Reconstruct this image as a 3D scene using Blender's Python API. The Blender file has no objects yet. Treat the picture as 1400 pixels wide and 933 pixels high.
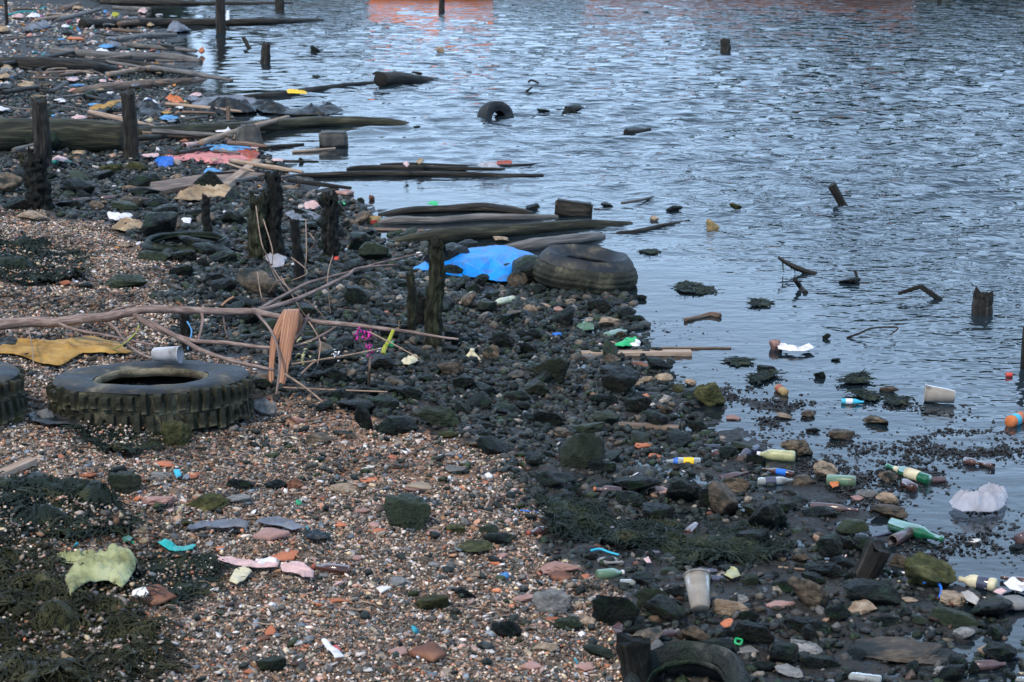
import bpy, bmesh, math, random
import numpy as np
from mathutils import Vector, Matrix, Euler, noise as mn
from mathutils.geometry import delaunay_2d_cdt
R = math.radians
sc = bpy.context.scene
COL = sc.collection
# ---------------------------------------------------------------- camera, world, sun, exposure
F, CX, CY, PITCH, H = 2600.0, 700.0, 466.5, R(12.6), 2.35     # focal length and centre in pixels of the 1400x933 photograph
cam = bpy.data.objects.new('camera', bpy.data.cameras.new('camera'))
COL.objects.link(cam); sc.camera = cam
cam.location = (0, 0, H); cam.rotation_euler = (R(90) - PITCH, 0, 0)
cam.data.sensor_width = 36; cam.data.lens = 36 * F / 1400
cam.data.clip_start = .1; cam.data.clip_end = 2000
cam.data.dof.use_dof = True; cam.data.dof.focus_distance = 9.6; cam.data.dof.aperture_fstop = 10.0

SUN_EL, SUN_AZ = R(52), R(215)         # behind the camera and to the left
w = bpy.data.worlds.new('World'); sc.world = w; w.use_nodes = True
nt = w.node_tree; nt.nodes.clear()
N, L = nt.nodes.new, nt.links.new
out = N('ShaderNodeOutputWorld'); bg = N('ShaderNodeBackground'); sky = N('ShaderNodeTexSky')
sky.sky_type = 'NISHITA'; sky.sun_disc = False; sky.sun_elevation = SUN_EL; sky.sun_rotation = SUN_AZ
sky.dust_density = 2.0; sky.ozone_density = 1.5
tc = N('ShaderNodeTexCoord'); mp = N('ShaderNodeMapping'); mp.inputs['Scale'].default_value = (1.2, 1.2, 4.0)
nz = N('ShaderNodeTexNoise'); nz.inputs['Scale'].default_value = 1.6; nz.inputs['Detail'].default_value = 6
rp = N('ShaderNodeValToRGB'); rp.color_ramp.elements[0].position = .3; rp.color_ramp.elements[1].position = .72
rp.color_ramp.elements[0].color = (4.7, 7.5, 11.6, 1); rp.color_ramp.elements[1].color = (9.0, 12.2, 16.6, 1)
mx = N('ShaderNodeMix'); mx.data_type = 'RGBA'; mx.inputs[0].default_value = .8
L(tc.outputs['Generated'], mp.inputs[0]); L(mp.outputs[0], nz.inputs[0]); L(nz.outputs[0], rp.inputs[0])
L(sky.outputs[0], mx.inputs[6]); L(rp.outputs[0], mx.inputs[7]); 
sz_ = N('ShaderNodeSeparateXYZ'); L(tc.outputs['Generated'], sz_.inputs[0]); mr_ = N('ShaderNodeMapRange'); mr_.inputs[1].default_value = .3; mr_.inputs[2].default_value = .95; mr_.inputs[3].default_value = .90; mr_.inputs[4].default_value = .45
L(sz_.outputs[2], mr_.inputs[0]); vm_ = N('ShaderNodeVectorMath'); vm_.operation = 'SCALE'; L(mx.outputs[2], vm_.inputs[0]); L(mr_.outputs[0], vm_.inputs['Scale']); L(vm_.outputs[0], bg.inputs[0])
bg.inputs[1].default_value = .076
L(bg.outputs[0], out.inputs[0])
sl = bpy.data.lights.new('sun', 'SUN'); sl.energy = 1.5; sl.angle = R(10); sl.color = (1, .85, .68)
so = bpy.data.objects.new('sun', sl); COL.objects.link(so)
sd = Vector((math.sin(SUN_AZ) * math.cos(SUN_EL), math.cos(SUN_AZ) * math.cos(SUN_EL), math.sin(SUN_EL)))
so.rotation_euler = sd.to_track_quat('Z', 'Y').to_euler(); so.location = sd * 30
sc.view_settings.view_transform = 'Standard'; sc.view_settings.look = 'None'
sc.view_settings.exposure = 1.16; sc.view_settings.gamma = 1.0; sc.view_settings.use_curve_mapping = False
sc.cycles.use_denoising = True
sc.cycles.max_bounces = 6; sc.cycles.transmission_bounces = 6; sc.cycles.caustics_reflective = False; sc.cycles.caustics_refractive = False
rng = np.random.default_rng(7); rnd = random.Random(11)

# ---------------------------------------------------------------- noise
_tab = np.random.default_rng(5).random(4096) * 2 - 1
def vn(x, y, z=0.0, seed=0):
    """vectorised value noise, -1..1"""
    x = np.asarray(x, float); y = np.asarray(y, float) + 0 * x; z = np.asarray(z, float) + 0 * x
    xi, yi, zi = np.floor(x).astype(int), np.floor(y).astype(int), np.floor(z).astype(int)
    u, v, t = x - xi, y - yi, z - zi
    u, v, t = (q * q * (3 - 2 * q) for q in (u, v, t))
    def g(a, b, c): return _tab[((a * 73856093) ^ (b * 19349663) ^ (c * 83492791) ^ (seed * 2654435)) & 4095]
    r = 0
    for k in (0, 1):
        wz = t if k else 1 - t
        r = r + wz * ((1 - v) * ((1 - u) * g(xi, yi, zi + k) + u * g(xi + 1, yi, zi + k)) + v * ((1 - u) * g(xi, yi + 1, zi + k) + u * g(xi + 1, yi + 1, zi + k)))
    return r
def fbm(x, y, z=0.0, oct=4, seed=0):
    r, a = 0, 1.0
    for o in range(oct):
        r = r + a * vn(x * 2 ** o, y * 2 ** o, z * 2 ** o, seed + o); a *= .5
    return r
def sst(a, b, x):
    t = np.clip((x - a) / (b - a), 0, 1); return t * t * (3 - 2 * t)

# ---------------------------------------------------------------- picture <-> place
CP, SP = math.cos(PITCH), math.sin(PITCH)
def ray(px, py):
    u = (np.asarray(px, float) - CX) / F; v = (CY - np.asarray(py, float)) / F
    return u, CP + v * SP, -SP + v * CP
def flat(px, py, z=0.0):
    dx, dy, dz = ray(px, py); t = (z - H) / dz
    return dx * t, dy * t
def proj(x, y, z):
    dz = np.asarray(z) - H; fwd = y * CP - dz * SP; up = y * SP + dz * CP
    return CX + F * x / fwd, CY - F * up / fwd
SHORE_PX = [(1440, 905), (1400, 845), (1290, 800), (1190, 742), (1130, 690), (1050, 640), (985, 585), (940, 520), (905, 480), (880, 440), (862, 402),
            (735, 378), (640, 345), (560, 325), (500, 290), (470, 262), (400, 240), (360, 205), (330, 175), (300, 140), (262, 112), (272, 84), (250, 60), (228, 40), (190, 18), (150, 3)]
sxy = [flat(a, b) for a, b in SHORE_PX]
SH = [(9, -2), (4.0, 3.6)] + [(float(a), float(b)) for a, b in sxy] + [(-13.5, 60), (-22, 90), (-50, 140)]
SHA = np.array(SH)
LAND = np.array(SH + [(-160, 140), (-160, -30), (9, -30)])
def inpoly(x, y, P):
    x = np.asarray(x, float); y = np.asarray(y, float); c = np.zeros(np.broadcast(x, y).shape, bool)
    n = len(P)
    for i in range(n):
        x0, y0 = P[i]; x1, y1 = P[i - 1]
        if y0 == y1: continue
        c ^= ((y0 > y) != (y1 > y)) & (x < (x1 - x0) * (y - y0) / (y1 - y0) + x0)
    return c
def sdist(x, y):
    """distance from the waterline, positive inland"""
    x = np.asarray(x, float); y = np.asarray(y, float); d = np.full(np.broadcast(x, y).shape, 1e9)
    for i in range(len(SHA) - 1):
        ax, ay = SHA[i]; bx, by = SHA[i + 1]; ex, ey = bx - ax, by - ay
        t = np.clip(((x - ax) * ex + (y - ay) * ey) / (ex * ex + ey * ey), 0, 1)
        d = np.minimum(d, (x - ax - t * ex) ** 2 + (y - ay - t * ey) ** 2)
    d = np.sqrt(d)
    return np.where(inpoly(x, y, LAND), d, -d)
def hgt(x, y):
    x = np.asarray(x, float); y = np.asarray(y, float)
    s = sdist(x, y) + .22 * fbm(x * .9, y * .9, 0, 2, 31)
    land = .012 * np.clip(s, 0, 1.2) + .075 * np.clip(s - .7, 0, 3.6) + .03 * np.clip(s - 4.3, 0, 40)
    flatz = sst(10.5, 9.0, y) * .97
    sea = np.where(s < 0, s * (.05 - .046 * flatz) * np.where(s < -2.4, 1, 1) + np.where(s < -2.2, (s + 2.2) * .06, 0), 0)
    n = .010 * fbm(x * 2.3, y * 2.3, 0, 3, 3) + .008 * fbm(x * 9, y * 9, 0, 3, 9)
    n = n * (.75 + .5 * sst(.3, 1.5, s))
    return land + sea + n - .005
_gx, _gy = np.arange(-16.5, 5.5, .03), np.arange(3.4, 52, .03)
_X, _Y = np.meshgrid(_gx, _gy); HG = np.concatenate([hgt(_X[i:i + 100], _Y[i:i + 100]) for i in range(0, len(_gy), 100)]).astype(np.float32); del _X, _Y
def hfast(x, y):
    u = (x + 16.5) / .03; v = (y - 3.4) / .03; i, j = int(u), int(v)
    if i < 0 or j < 0 or i >= len(_gx) - 1 or j >= len(_gy) - 1: return float(hgt(x, y))
    u -= i; v -= j
    return float((HG[j, i] * (1 - u) + HG[j, i + 1] * u) * (1 - v) + (HG[j + 1, i] * (1 - u) + HG[j + 1, i + 1] * u) * v)
def surf(x, y): return np.maximum(hgt(x, y), 0.0)
def at(px, py, dz=0.0, water=True):
    """the point of the ground (or of the water over it) seen at a pixel"""
    dx, dy, dz0 = (float(q) for q in ray(px, py)); z = 0.15
    fn = (lambda a, b: max(hfast(a, b), 0.0)) if water else hfast
    t = 0
    for k in range(14):
        t2 = (z - H) / dz0
        t = t2 if k == 0 else .5 * t + .5 * t2
        z = float(fn(dx * t, dy * t)) + dz
    return Vector((dx * t, dy * t, z))
def aty(px, py, Y):
    dx, dy, dz = (float(q) for q in ray(px, py)); t = Y / dy
    return Vector((dx * t, Y, H + dz * t))
def ppm(p): return F / (p[1] * CP + (H - p[2]) * SP)        # pixels per metre at a point

# ---------------------------------------------------------------- objects
def link(o, parent=None):
    COL.objects.link(o)
    if parent is not None: o.parent = parent
    return o
def tag(o, label=None, cat=None, group=None, kind=None):
    for k, v in (('label', label), ('category', cat), ('group', group), ('kind', kind)):
        if v: o[k] = v
    return o
def mesh(name, V, Fc, m, smooth=True, tex=None, colr=None):
    me = bpy.data.meshes.new(name)
    if isinstance(Fc, np.ndarray):
        V = np.asarray(V, np.float32); n, k = Fc.shape
        me.vertices.add(len(V)); me.vertices.foreach_set('co', V.ravel())
        me.loops.add(n * k); me.loops.foreach_set('vertex_index', Fc.ravel().astype(np.int32))
        me.polygons.add(n); me.polygons.foreach_set('loop_start', np.arange(0, n * k, k, dtype=np.int32))
        me.update(calc_edges=True)
    else:
        me.from_pydata([tuple(v) for v in V], [], Fc); me.update()
    if smooth: me.polygons.foreach_set('use_smooth', [True] * len(me.polygons))
    if tex is not None:
        a = me.attributes.new('tex', 'FLOAT_VECTOR', 'POINT'); a.data.foreach_set('vector', np.asarray(tex, np.float32).ravel())
    if colr is not None:
        a = me.attributes.new('tint', 'FLOAT_COLOR', 'POINT'); c = np.ones((len(V), 4), np.float32); c[:, :3] = colr; a.data.foreach_set('color', c.ravel())
    if m is not None: me.materials.append(m)
    return me
def obj(name, me, parent=None, loc=None, rot=None, scale=None):
    o = bpy.data.objects.new(name, me)
    if loc is not None: o.location = loc
    if rot is not None: o.rotation_euler = rot
    if scale is not None: o.scale = scale
    return link(o, parent)
def empty(name, loc, rot=(0, 0, 0)):
    o = bpy.data.objects.new(name, None); o.empty_display_size = .1; o.location = loc; o.rotation_euler = rot
    return link(o)
def centred(name, V, Fc, m, base=None, **k):
    V = np.asarray(V, float)
    if base is None: base = Vector(((V[:, 0].min() + V[:, 0].max()) / 2, (V[:, 1].min() + V[:, 1].max()) / 2, V[:, 2].min()))
    me = mesh(name, V - np.array(base), Fc, m, **k)
    return obj(name, me, loc=base)

# ---------------------------------------------------------------- materials
def new_mat(name):
    m = bpy.data.materials.new(name); m.use_nodes = True; t = m.node_tree
    return m, t, t.nodes['Principled BSDF'], t.nodes.new, t.links.new
def ramp(N, stops):
    r = N('ShaderNodeValToRGB'); e = r.color_ramp.elements
    while len(e) < len(stops): e.new(.5)
    for k, (p, c) in enumerate(stops):
        e[k].position = p; e[k].color = (*c, 1)
    return r
def pm(name, stops, scale=6, rough=.6, bump=.3, bscale=None, stretch=(1, 1, 1), coord='Object', rand=0.0, detail=5, trans=0, ior=1.45, coat=0, spec=.22, bdist=.01,
       moss=None, tint=False, rough2=None, sheen=0, nrough=.62):
    m, t, b, N, L = new_mat(name)
    if coord == 'tex':
        c = N('ShaderNodeAttribute'); c.attribute_name = 'tex'; co = c.outputs['Vector']
    else:
        c = N('ShaderNodeTexCoord'); co = c.outputs['Object']
    mp = N('ShaderNodeMapping'); mp.inputs['Scale'].default_value = stretch; L(co, mp.inputs[0])
    if rand:
        oi = N('ShaderNodeObjectInfo'); ml = N('ShaderNodeMath'); ml.operation = 'MULTIPLY'; ml.inputs[1].default_value = 37.0
        L(oi.outputs['Random'], ml.inputs[0]); L(ml.outputs[0], mp.inputs['Location'])
    nz = N('ShaderNodeTexNoise'); nz.inputs['Scale'].default_value = scale; nz.inputs['Detail'].default_value = detail; nz.inputs['Roughness'].default_value = nrough
    L(mp.outputs[0], nz.inputs[0]); r = ramp(N, stops); L(nz.outputs[0], r.inputs[0]); col = r.outputs[0]
    if tint:
        at_ = N('ShaderNodeAttribute'); at_.attribute_name = 'tint'; mm = N('ShaderNodeMix'); mm.data_type = 'RGBA'; mm.blend_type = 'MULTIPLY'; mm.inputs[0].default_value = 1
        L(col, mm.inputs[6]); L(at_.outputs['Color'], mm.inputs[7]); col = mm.outputs[2]
    if moss:
        n2 = N('ShaderNodeTexNoise'); n2.inputs['Scale'].default_value = moss[1]; n2.inputs['Detail'].default_value = 4; L(mp.outputs[0], n2.inputs[0])
        r2 = ramp(N, [(moss[2], (0, 0, 0)), (moss[2] + (moss[3] if len(moss) > 3 else .12), (1, 1, 1))]); L(n2.outputs[0], r2.inputs[0])
        mm = N('ShaderNodeMix'); mm.data_type = 'RGBA'; L(r2.outputs[0], mm.inputs[0]); L(col, mm.inputs[6]); mm.inputs[7].default_value = (*moss[0], 1); col = mm.outputs[2]
    if rand:
        hs = N('ShaderNodeHueSaturation'); mr = N('ShaderNodeMapRange'); mr.inputs[3].default_value = 1 - rand; mr.inputs[4].default_value = 1 + rand
        L(oi.outputs['Random'], mr.inputs[0]); L(mr.outputs[0], hs.inputs['Value']); L(col, hs.inputs['Color']); col = hs.outputs[0]
    L(col, b.inputs['Base Color'])
    nb = N('ShaderNodeTexNoise'); nb.inputs['Scale'].default_value = bscale or scale * 3; nb.inputs['Detail'].default_value = 6; nb.inputs['Roughness'].default_value = .7
    L(mp.outputs[0], nb.inputs[0])
    if rough2 is not None:
        mr2 = N('ShaderNodeMapRange'); mr2.inputs[1].default_value = .38; mr2.inputs[2].default_value = .62; mr2.inputs[3].default_value = rough; mr2.inputs[4].default_value = rough2
        L(nz.outputs[0], mr2.inputs[0]); L(mr2.outputs[0], b.inputs['Roughness'])
    else: b.inputs['Roughness'].default_value = rough
    if bump:
        bp = N('ShaderNodeBump'); bp.inputs['Strength'].default_value = bump; bp.inputs['Distance'].default_value = bdist
        L(nb.outputs[0], bp.inputs['Height']); L(bp.outputs[0], b.inputs['Normal'])
    b.inputs['Transmission Weight'].default_value = trans; b.inputs['IOR'].default_value = ior
    b.inputs['Coat Weight'].default_value = coat; b.inputs['Specular IOR Level'].default_value = spec
    return m
def flatm(name, c, rough=.5, trans=0, var=.25, **k):
    d = tuple(q * (1 - var) for q in c); e = tuple(min(1, q * (1 + var)) for q in c)
    dirt = k.pop('dirt', .57)
    return pm(name, [(.35, d), (.62, e)], scale=k.pop('scale', 14), rough=rough, bump=k.pop('bump', .15), trans=trans, moss=((.085, .07, .052), 13, dirt - .06, .34) if dirt else None, **k)
M = {}
M['dark'] = pm('wet_dark_stone', [(.3, (.003, .005, .005)), (.5, (.010, .014, .014)), (.62, (.028, .034, .032)), (.74, (.15, .15, .13))], scale=3.2, nrough=.78, detail=8, rough=.15, rough2=.5, bump=1.0, bscale=9, spec=.26, rand=.5, moss=((.018, .036, .020), 2.2, .52), bdist=.05)
M['green'] = pm('algae_stone', [(.3, (.010, .016, .010)), (.55, (.026, .036, .024)), (.75, (.09, .10, .06))], scale=3.2, nrough=.78, detail=8, rough=.4, bump=.7, bscale=10, rand=.4, moss=((.030, .042, .022), 2.0, .55), bdist=.05)
M['olive'] = pm('olive_moss_stone', [(.3, (.012, .014, .008)), (.5, (.055, .06, .022)), (.68, (.17, .165, .075))], scale=3.2, nrough=.78, detail=8, rough=.65, bump=.8, bscale=9, rand=.2, bdist=.05)
M['tan'] = pm('tan_stone', [(.3, (.09, .065, .045)), (.5, (.26, .195, .14)), (.7, (.46, .38, .29))], scale=3.2, nrough=.78, detail=8, rough=.6, bump=.5, bscale=9, rand=.25, moss=((.03, .035, .025), 1.8, .58), bdist=.04)
M['brown'] = pm('brown_stone', [(.3, (.02, .017, .013)), (.5, (.085, .066, .048)), (.72, (.26, .2, .14))], scale=3.2, nrough=.78, detail=8, rough=.45, bump=.6, bscale=9, rand=.3, moss=((.012, .016, .013), 1.8, .52), bdist=.05)
M['grey'] = pm('grey_stone', [(.3, (.07, .075, .08)), (.55, (.19, .19, .19)), (.75, (.36, .35, .33))], scale=3.2, nrough=.78, detail=8, rough=.6, bump=.5, bscale=9, rand=.3, moss=((.03, .035, .03), 2, .6), bdist=.04)
M['pink'] = pm('pinkish_stone', [(.3, (.16, .09, .08)), (.55, (.33, .2, .175)), (.75, (.45, .31, .27))], scale=3.2, nrough=.78, detail=8, rough=.6, bump=.4, bscale=9, rand=.2, bdist=.03)
M['rust'] = pm('rust_red_slab', [(.3, (.04, .028, .025)), (.5, (.16, .07, .045)), (.72, (.3, .16, .1))], scale=4, rough=.65, bump=.6, bscale=12, bdist=.03)
M['terra'] = pm('terracotta', [(.3, (.26, .085, .045)), (.6, (.47, .17, .09)), (.8, (.5, .27, .17))], scale=4, rough=.7, bump=.3, bscale=14, rand=.35, bdist=.02)
M['wetpeb'] = pm('wet_pebble_mix', [(.32, (.35, .35, .35)), (.66, (1.5, 1.5, 1.5))], scale=60, rough=.15, rough2=.5, bump=.5, bscale=120, tint=True, spec=.2)
M['shell'] = pm('pale_shell', [(.3, (.35, .32, .3)), (.6, (.62, .6, .57))], scale=4, rough=.4, bump=.3, bscale=10, rand=.15, bdist=.02)
M['peb'] = pm('pebble_mix', [(.32, (.5, .5, .5)), (.66, (1.35, 1.35, 1.35))], scale=60, rough=.4, rough2=.8, bump=0, tint=True, spec=.18)
wd = dict(coord='tex', bdist=.03)
M['wood'] = pm('wet_dark_timber', [(.3, (.006, .006, .006)), (.5, (.022, .020, .017)), (.7, (.085, .073, .06))], scale=9, stretch=(.35, 2.5, 2.5), rough=.38, rough2=.6, bump=.8, bscale=14, **wd)
M['woodmoss'] = pm('mossy_log', [(.3, (.010, .012, .008)), (.5, (.032, .032, .022)), (.7, (.10, .095, .06))], scale=7, stretch=(.5, 2.2, 2.2), rough=.5, bump=.8, bscale=14, moss=((.04, .048, .022), 5, .58), **wd)
M['woodbrown'] = pm('brown_driftwood', [(.3, (.05, .035, .027)), (.5, (.15, .105, .08)), (.72, (.3, .22, .165))], scale=9, stretch=(.4, 3, 3), rough=.6, bump=.6, bscale=16, **wd)
M['woodgrey'] = pm('grey_driftwood', [(.3, (.04, .042, .045)), (.5, (.12, .115, .11)), (.72, (.26, .245, .23))], scale=9, stretch=(.4, 3, 3), rough=.5, bump=.6, bscale=16, **wd)
M['woodpale'] = pm('pale_plank', [(.3, (.17, .12, .09)), (.5, (.32, .235, .175)), (.72, (.46, .37, .3))], scale=9, stretch=(.4, 3, 3), rough=.65, bump=.5, bscale=16, **wd)
M['branch'] = pm('bare_branch_bark', [(.3, (.075, .052, .047)), (.5, (.185, .135, .12)), (.7, (.33, .26, .235))], scale=22, stretch=(.6, 2, 2), rough=.65, bump=.5, bscale=60, coord='tex', bdist=.006)
M['post'] = pm('rotten_post', [(.3, (.004, .004, .004)), (.52, (.012, .013, .012)), (.68, (.035, .036, .03)), (.80, (.17, .17, .14))], scale=16, stretch=(.5, 1.6, 1.6), rough=.4, rough2=.7, bump=1, bscale=30, **wd)
M['postmoss'] = pm('mossy_post', [(.3, (.006, .007, .005)), (.5, (.024, .026, .015)), (.68, (.08, .085, .045)), (.82, (.2, .2, .13))], scale=14, stretch=(.5, 1.6, 1.6), rough=.5, bump=1, bscale=30, **wd)
M['rubber'] = pm('worn_tyre_rubber', [(.3, (.006, .008, .011)), (.52, (.016, .020, .026)), (.60, (.05, .048, .04)), (.72, (.17, .155, .115))], scale=6, rough=.42, rough2=.7, spec=.35, bump=.5, bscale=30, bdist=.01)
M['rubbermud'] = pm('mud_caked_rubber', [(.3, (.010, .011, .009)), (.5, (.028, .03, .022)), (.66, (.10, .095, .065)), (.8, (.24, .22, .15))], scale=9, rough=.55, rough2=.75, bump=.9, bscale=26, bdist=.02)
M['treadmud'] = pm('olive_mud_tread', [(.3, (.012, .013, .009)), (.5, (.035, .036, .024)), (.62, (.15, .14, .09)), (.75, (.32, .30, .22))], scale=8, rough=.6, rough2=.8, bump=.9, bscale=26, bdist=.02)
M['bead'] = pm('dried_mud_rubber', [(.3, (.05, .045, .03)), (.55, (.18, .16, .11)), (.75, (.32, .28, .2))], scale=10, rough=.75, bump=.8, bscale=30, bdist=.02)
M['inner'] = flatm('tyre_inside', (.012, .012, .012), .6)
M['weed'] = pm('dark_seaweed', [(.3, (.003, .006, .005)), (.5, (.010, .019, .014)), (.62, (.03, .04, .022)), (.75, (.07, .06, .03))], scale=9, rough=.25, rough2=.5, bump=.9, bscale=22, bdist=.03)
M['weedo'] = pm('olive_seaweed', [(.3, (.008, .009, .004)), (.55, (.03, .032, .014)), (.75, (.10, .095, .04))], scale=9, rough=.4, bump=.9, bscale=22, bdist=.03)
M['clod'] = pm('wet_mud_clods', [(.3, (.010, .011, .012)), (.6, (.035, .034, .034))], scale=20, rough=.3, bump=0, tint=True)
M['blue'] = flatm('blue_tarp', (.004, .21, .66), .4, var=.15, scale=5, bump=.1)
M['bluelight'] = flatm('pale_blue_tarp', (.10, .36, .72), .35, var=.15)
M['white'] = flatm('white_plastic', (.66, .66, .70), .35, var=.12)
M['bag'] = flatm('thin_white_plastic', (.72, .72, .80), .3, trans=.55, var=.1, ior=1.1, dirt=0)
M['bag'].node_tree.nodes['Principled BSDF'].inputs['Alpha'].default_value = .62
M['cup'] = flatm('milky_cup_plastic', (.58, .53, .47), .25, trans=.6, var=.12, ior=1.12)
M['cupw'] = flatm('frosted_cup_plastic', (.45, .46, .50), .3, trans=.2, var=.1, ior=1.12)
M['clear'] = flatm('clear_dirty_plastic', (.50, .55, .55), .15, trans=.55, var=.3, ior=1.2)
M['amber'] = flatm('brown_glass', (.075, .028, .020), .1, trans=.25, var=.35, spec=.8, bump=.05)
M['amberl'] = flatm('dusty_brown_glass', (.075, .045, .05), .18, var=.35, spec=.7, bump=.1)
M['glassd'] = flatm('dark_blue_grey_glass', (.05, .055, .09), .12, var=.3, spec=.8, bump=.05)
M['greeng'] = flatm('green_glass', (.008, .13, .055), .08, trans=.3, var=.3, spec=.8, bump=.05)
M['greenc'] = flatm('cloudy_green_plastic', (.11, .2, .13), .25, trans=.2, var=.3)
M['yelgreen'] = flatm('yellowish_plastic', (.42, .42, .22), .3, trans=.2, var=.25)
M['cream'] = flatm('cream_plastic', (.55, .50, .34), .4, var=.2)
M['yellow'] = flatm('yellow_print', (.75, .50, .03), .4, var=.1)
M['bluep'] = flatm('blue_print', (.02, .14, .55), .4, var=.15)
M['red'] = flatm('red_plastic', (.5, .06, .05), .4, var=.2)
M['redbrown'] = flatm('rust_red', (.30, .07, .05), .5, var=.3)
M['orange'] = flatm('orange_plastic', (.5, .15, .05), .45, var=.3)
M['teal'] = flatm('teal_plastic', (.02, .33, .33), .4, var=.2)
M['cyan'] = flatm('cyan_plastic', (.04, .42, .60), .4, var=.15)
M['green'+'p'] = flatm('bright_green_plastic', (.03, .42, .16), .4, var=.2)
M['magenta'] = flatm('magenta_ribbon', (.55, .02, .30), .4, var=.2)
M['lime'] = flatm('lime_strip', (.30, .32, .04), .45, var=.2)
M['pinkcloth'] = flatm('faded_pink_cloth', (.52, .20, .20), .75, var=.25)
M['pinkpale'] = flatm('pale_pink_plastic', (.55, .38, .38), .5, var=.2)
M['ochre'] = pm('muddy_ochre_cloth', [(.3, (.10, .055, .012)), (.5, (.34, .19, .045)), (.72, (.48, .30, .09))], scale=7, rough=.6, bump=.6, bscale=20, bdist=.02)
M['tancloth'] = pm('dirty_tan_cloth', [(.3, (.10, .075, .05)), (.55, (.33, .24, .15)), (.75, (.50, .41, .3))], scale=7, rough=.7, bump=.5, bscale=24, bdist=.01)
M['greencloth'] = pm('slimy_pale_green_cloth', [(.3, (.07, .07, .03)), (.5, (.28, .30, .15)), (.7, (.42, .45, .28))], scale=6, rough=.6, bump=.6, bscale=22, bdist=.015)
M['bluecloth'] = flatm('blue_cloth', (.09, .27, .52), .7, var=.3)
M['greycloth'] = flatm('grey_cloth', (.13, .15, .19), .5, var=.4, scale=8)
M['blackcloth'] = flatm('black_cloth', (.012, .016, .020), .4, var=.4, scale=8, bump=.4)
M['concrete'] = pm('wet_concrete', [(.3, (.03, .032, .032)), (.6, (.08, .08, .078)), (.8, (.16, .15, .14))], scale=8, rough=.5, bump=.5, bscale=30, bdist=.02)
M['husk'] = pm('coconut_husk', [(.3, (.10, .065, .03)), (.6, (.34, .25, .12)), (.8, (.48, .4, .24))], scale=9, rough=.6, bump=.4, bscale=30, bdist=.02)
M['sheath'] = pm('brown_palm_sheath', [(.3, (.11, .05, .032)), (.5, (.30, .145, .085)), (.72, (.52, .32, .22))], scale=6, stretch=(.35, 5, 5), rough=.55, bump=.4, bscale=20, coord='tex', bdist=.01)
M['twig'] = flatm('dry_twig', (.24, .17, .13), .7, var=.4)
M['ropeg'] = flatm('teal_rope', (.03, .25, .25), .7, var=.3)
# ---------------------------------------------------------------- the shore and the water
def fan(y0, y1, k, half, cols, grow=0.0):
    """a sheet of the ground, finer near the viewer: rows geometric in distance, x even"""
    ys = [y0]
    while ys[-1] < y1: ys.append(ys[-1] * (1 + k))
    ys = np.array(ys); u = np.linspace(-1, 1, cols)
    X = u[None, :] * (half * ys[:, None] + 1.2 + grow); Y = ys[:, None] + 0 * X
    n, c = X.shape
    i = np.arange(n - 1)[:, None] * c + np.arange(c - 1)[None, :]
    Fc = np.stack([i, i + 1, i + c + 1, i + c], -1).reshape(-1, 4)
    return X.ravel(), Y.ravel(), Fc

def zone(px, py, P): return inpoly(px, py, P)
GRAVEL = [  # pixel outlines of the paler shingle
    [(-60, 285), (60, 292), (150, 320), (255, 345), (300, 372), (230, 400), (290, 430), (300, 480), (0, 480), (-60, 480)],
    [(-90, 475), (250, 475), (330, 500), (350, 555), (430, 560), (500, 575), (590, 610), (720, 630), (745, 680), (715, 720), (790, 765), (850, 830), (860, 870), (875, 960), (-90, 960)],
]
SANDY = [[(340, 545), (480, 560), (640, 625), (680, 660), (560, 665), (380, 600)]]
DARK = [[(-60, 225), (200, 215), (420, 270), (470, 270), (560, 330), (735, 378), (868, 402), (900, 470), (1000, 560), (1060, 640), (1140, 700), (1200, 745), (1300, 800), (1480, 860), (1480, 960), (870, 960),
         (850, 820), (760, 745), (700, 640), (560, 585), (470, 560), (370, 560), (340, 490), (235, 470), (225, 400), (245, 345), (60, 288), (-60, 280)]]
FARB = [[(-60, -5), (60, -2), (200, 30), (240, 70), (230, 110), (300, 150), (340, 190), (420, 260), (440, 300), (300, 285), (200, 235), (-60, 235)]]
MUD = [[(870, 410), (905, 470), (1000, 560), (1060, 650), (1140, 700), (1200, 745), (1300, 800), (1480, 860), (1480, 575), (1330, 560), (1150, 500), (1000, 455)]]
WEED = [
    ([(-40, 335), (60, 330), (110, 350), (118, 385), (40, 395), (-40, 380)], 'tangled heap of near-black seaweed on the upper shingle beside the pale gravel'),
    ([(-60, 690), (60, 670), (150, 688), (185, 712), (170, 735), (60, 740), (-60, 745)], 'long black seaweed mat lying across the gravel below the pale plank'),
    ([(-80, 745), (60, 742), (80, 790), (180, 800), (200, 850), (230, 900), (190, 960), (-80, 960)], 'large dark mat of seaweed and rags filling the gravel beside the pale green cloth'),
    ([(170, 775), (290, 765), (290, 800), (240, 830), (190, 815)], 'black seaweed tuft between the pale green cloth and the pink plastic'),
    ([(745, 690), (800, 700), (850, 720), (960, 730), (1050, 735), (1060, 770), (940, 775), (850, 752), (760, 735)], 'dark green seaweed spread over the stones above the tall clear cup'),
    ([(110, 572), (200, 580), (215, 610), (170, 630), (110, 600)], 'black weed trailing from under the front rim of the truck tyre'),
]
def wnear(px, py):
    r = np.zeros(np.shape(px), bool)
    for P, _ in WEED: r |= zone(px, py, P)
    return r
X, Y, Fc = fan(3.8, 95, .0068, .34, 470)
s = sdist(X, Y); Z = hgt(X, Y)
px, py = proj(X, Y, Z)
jx = px + 30 * fbm(X * 3, Y * 3, 0, 4, 51); jy = py + 15 * fbm(X * 3, Y * 3, 0, 4, 61)
gr = np.zeros(len(X), bool)
for P in GRAVEL: gr |= zone(jx, jy, P)
sa = zone(jx, jy, SANDY[0])
dk = ~gr
Z = Z + np.where(dk & (s > -.1), .012 * np.abs(fbm(X * 7, Y * 7, 0, 3, 77)), 0)
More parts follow.
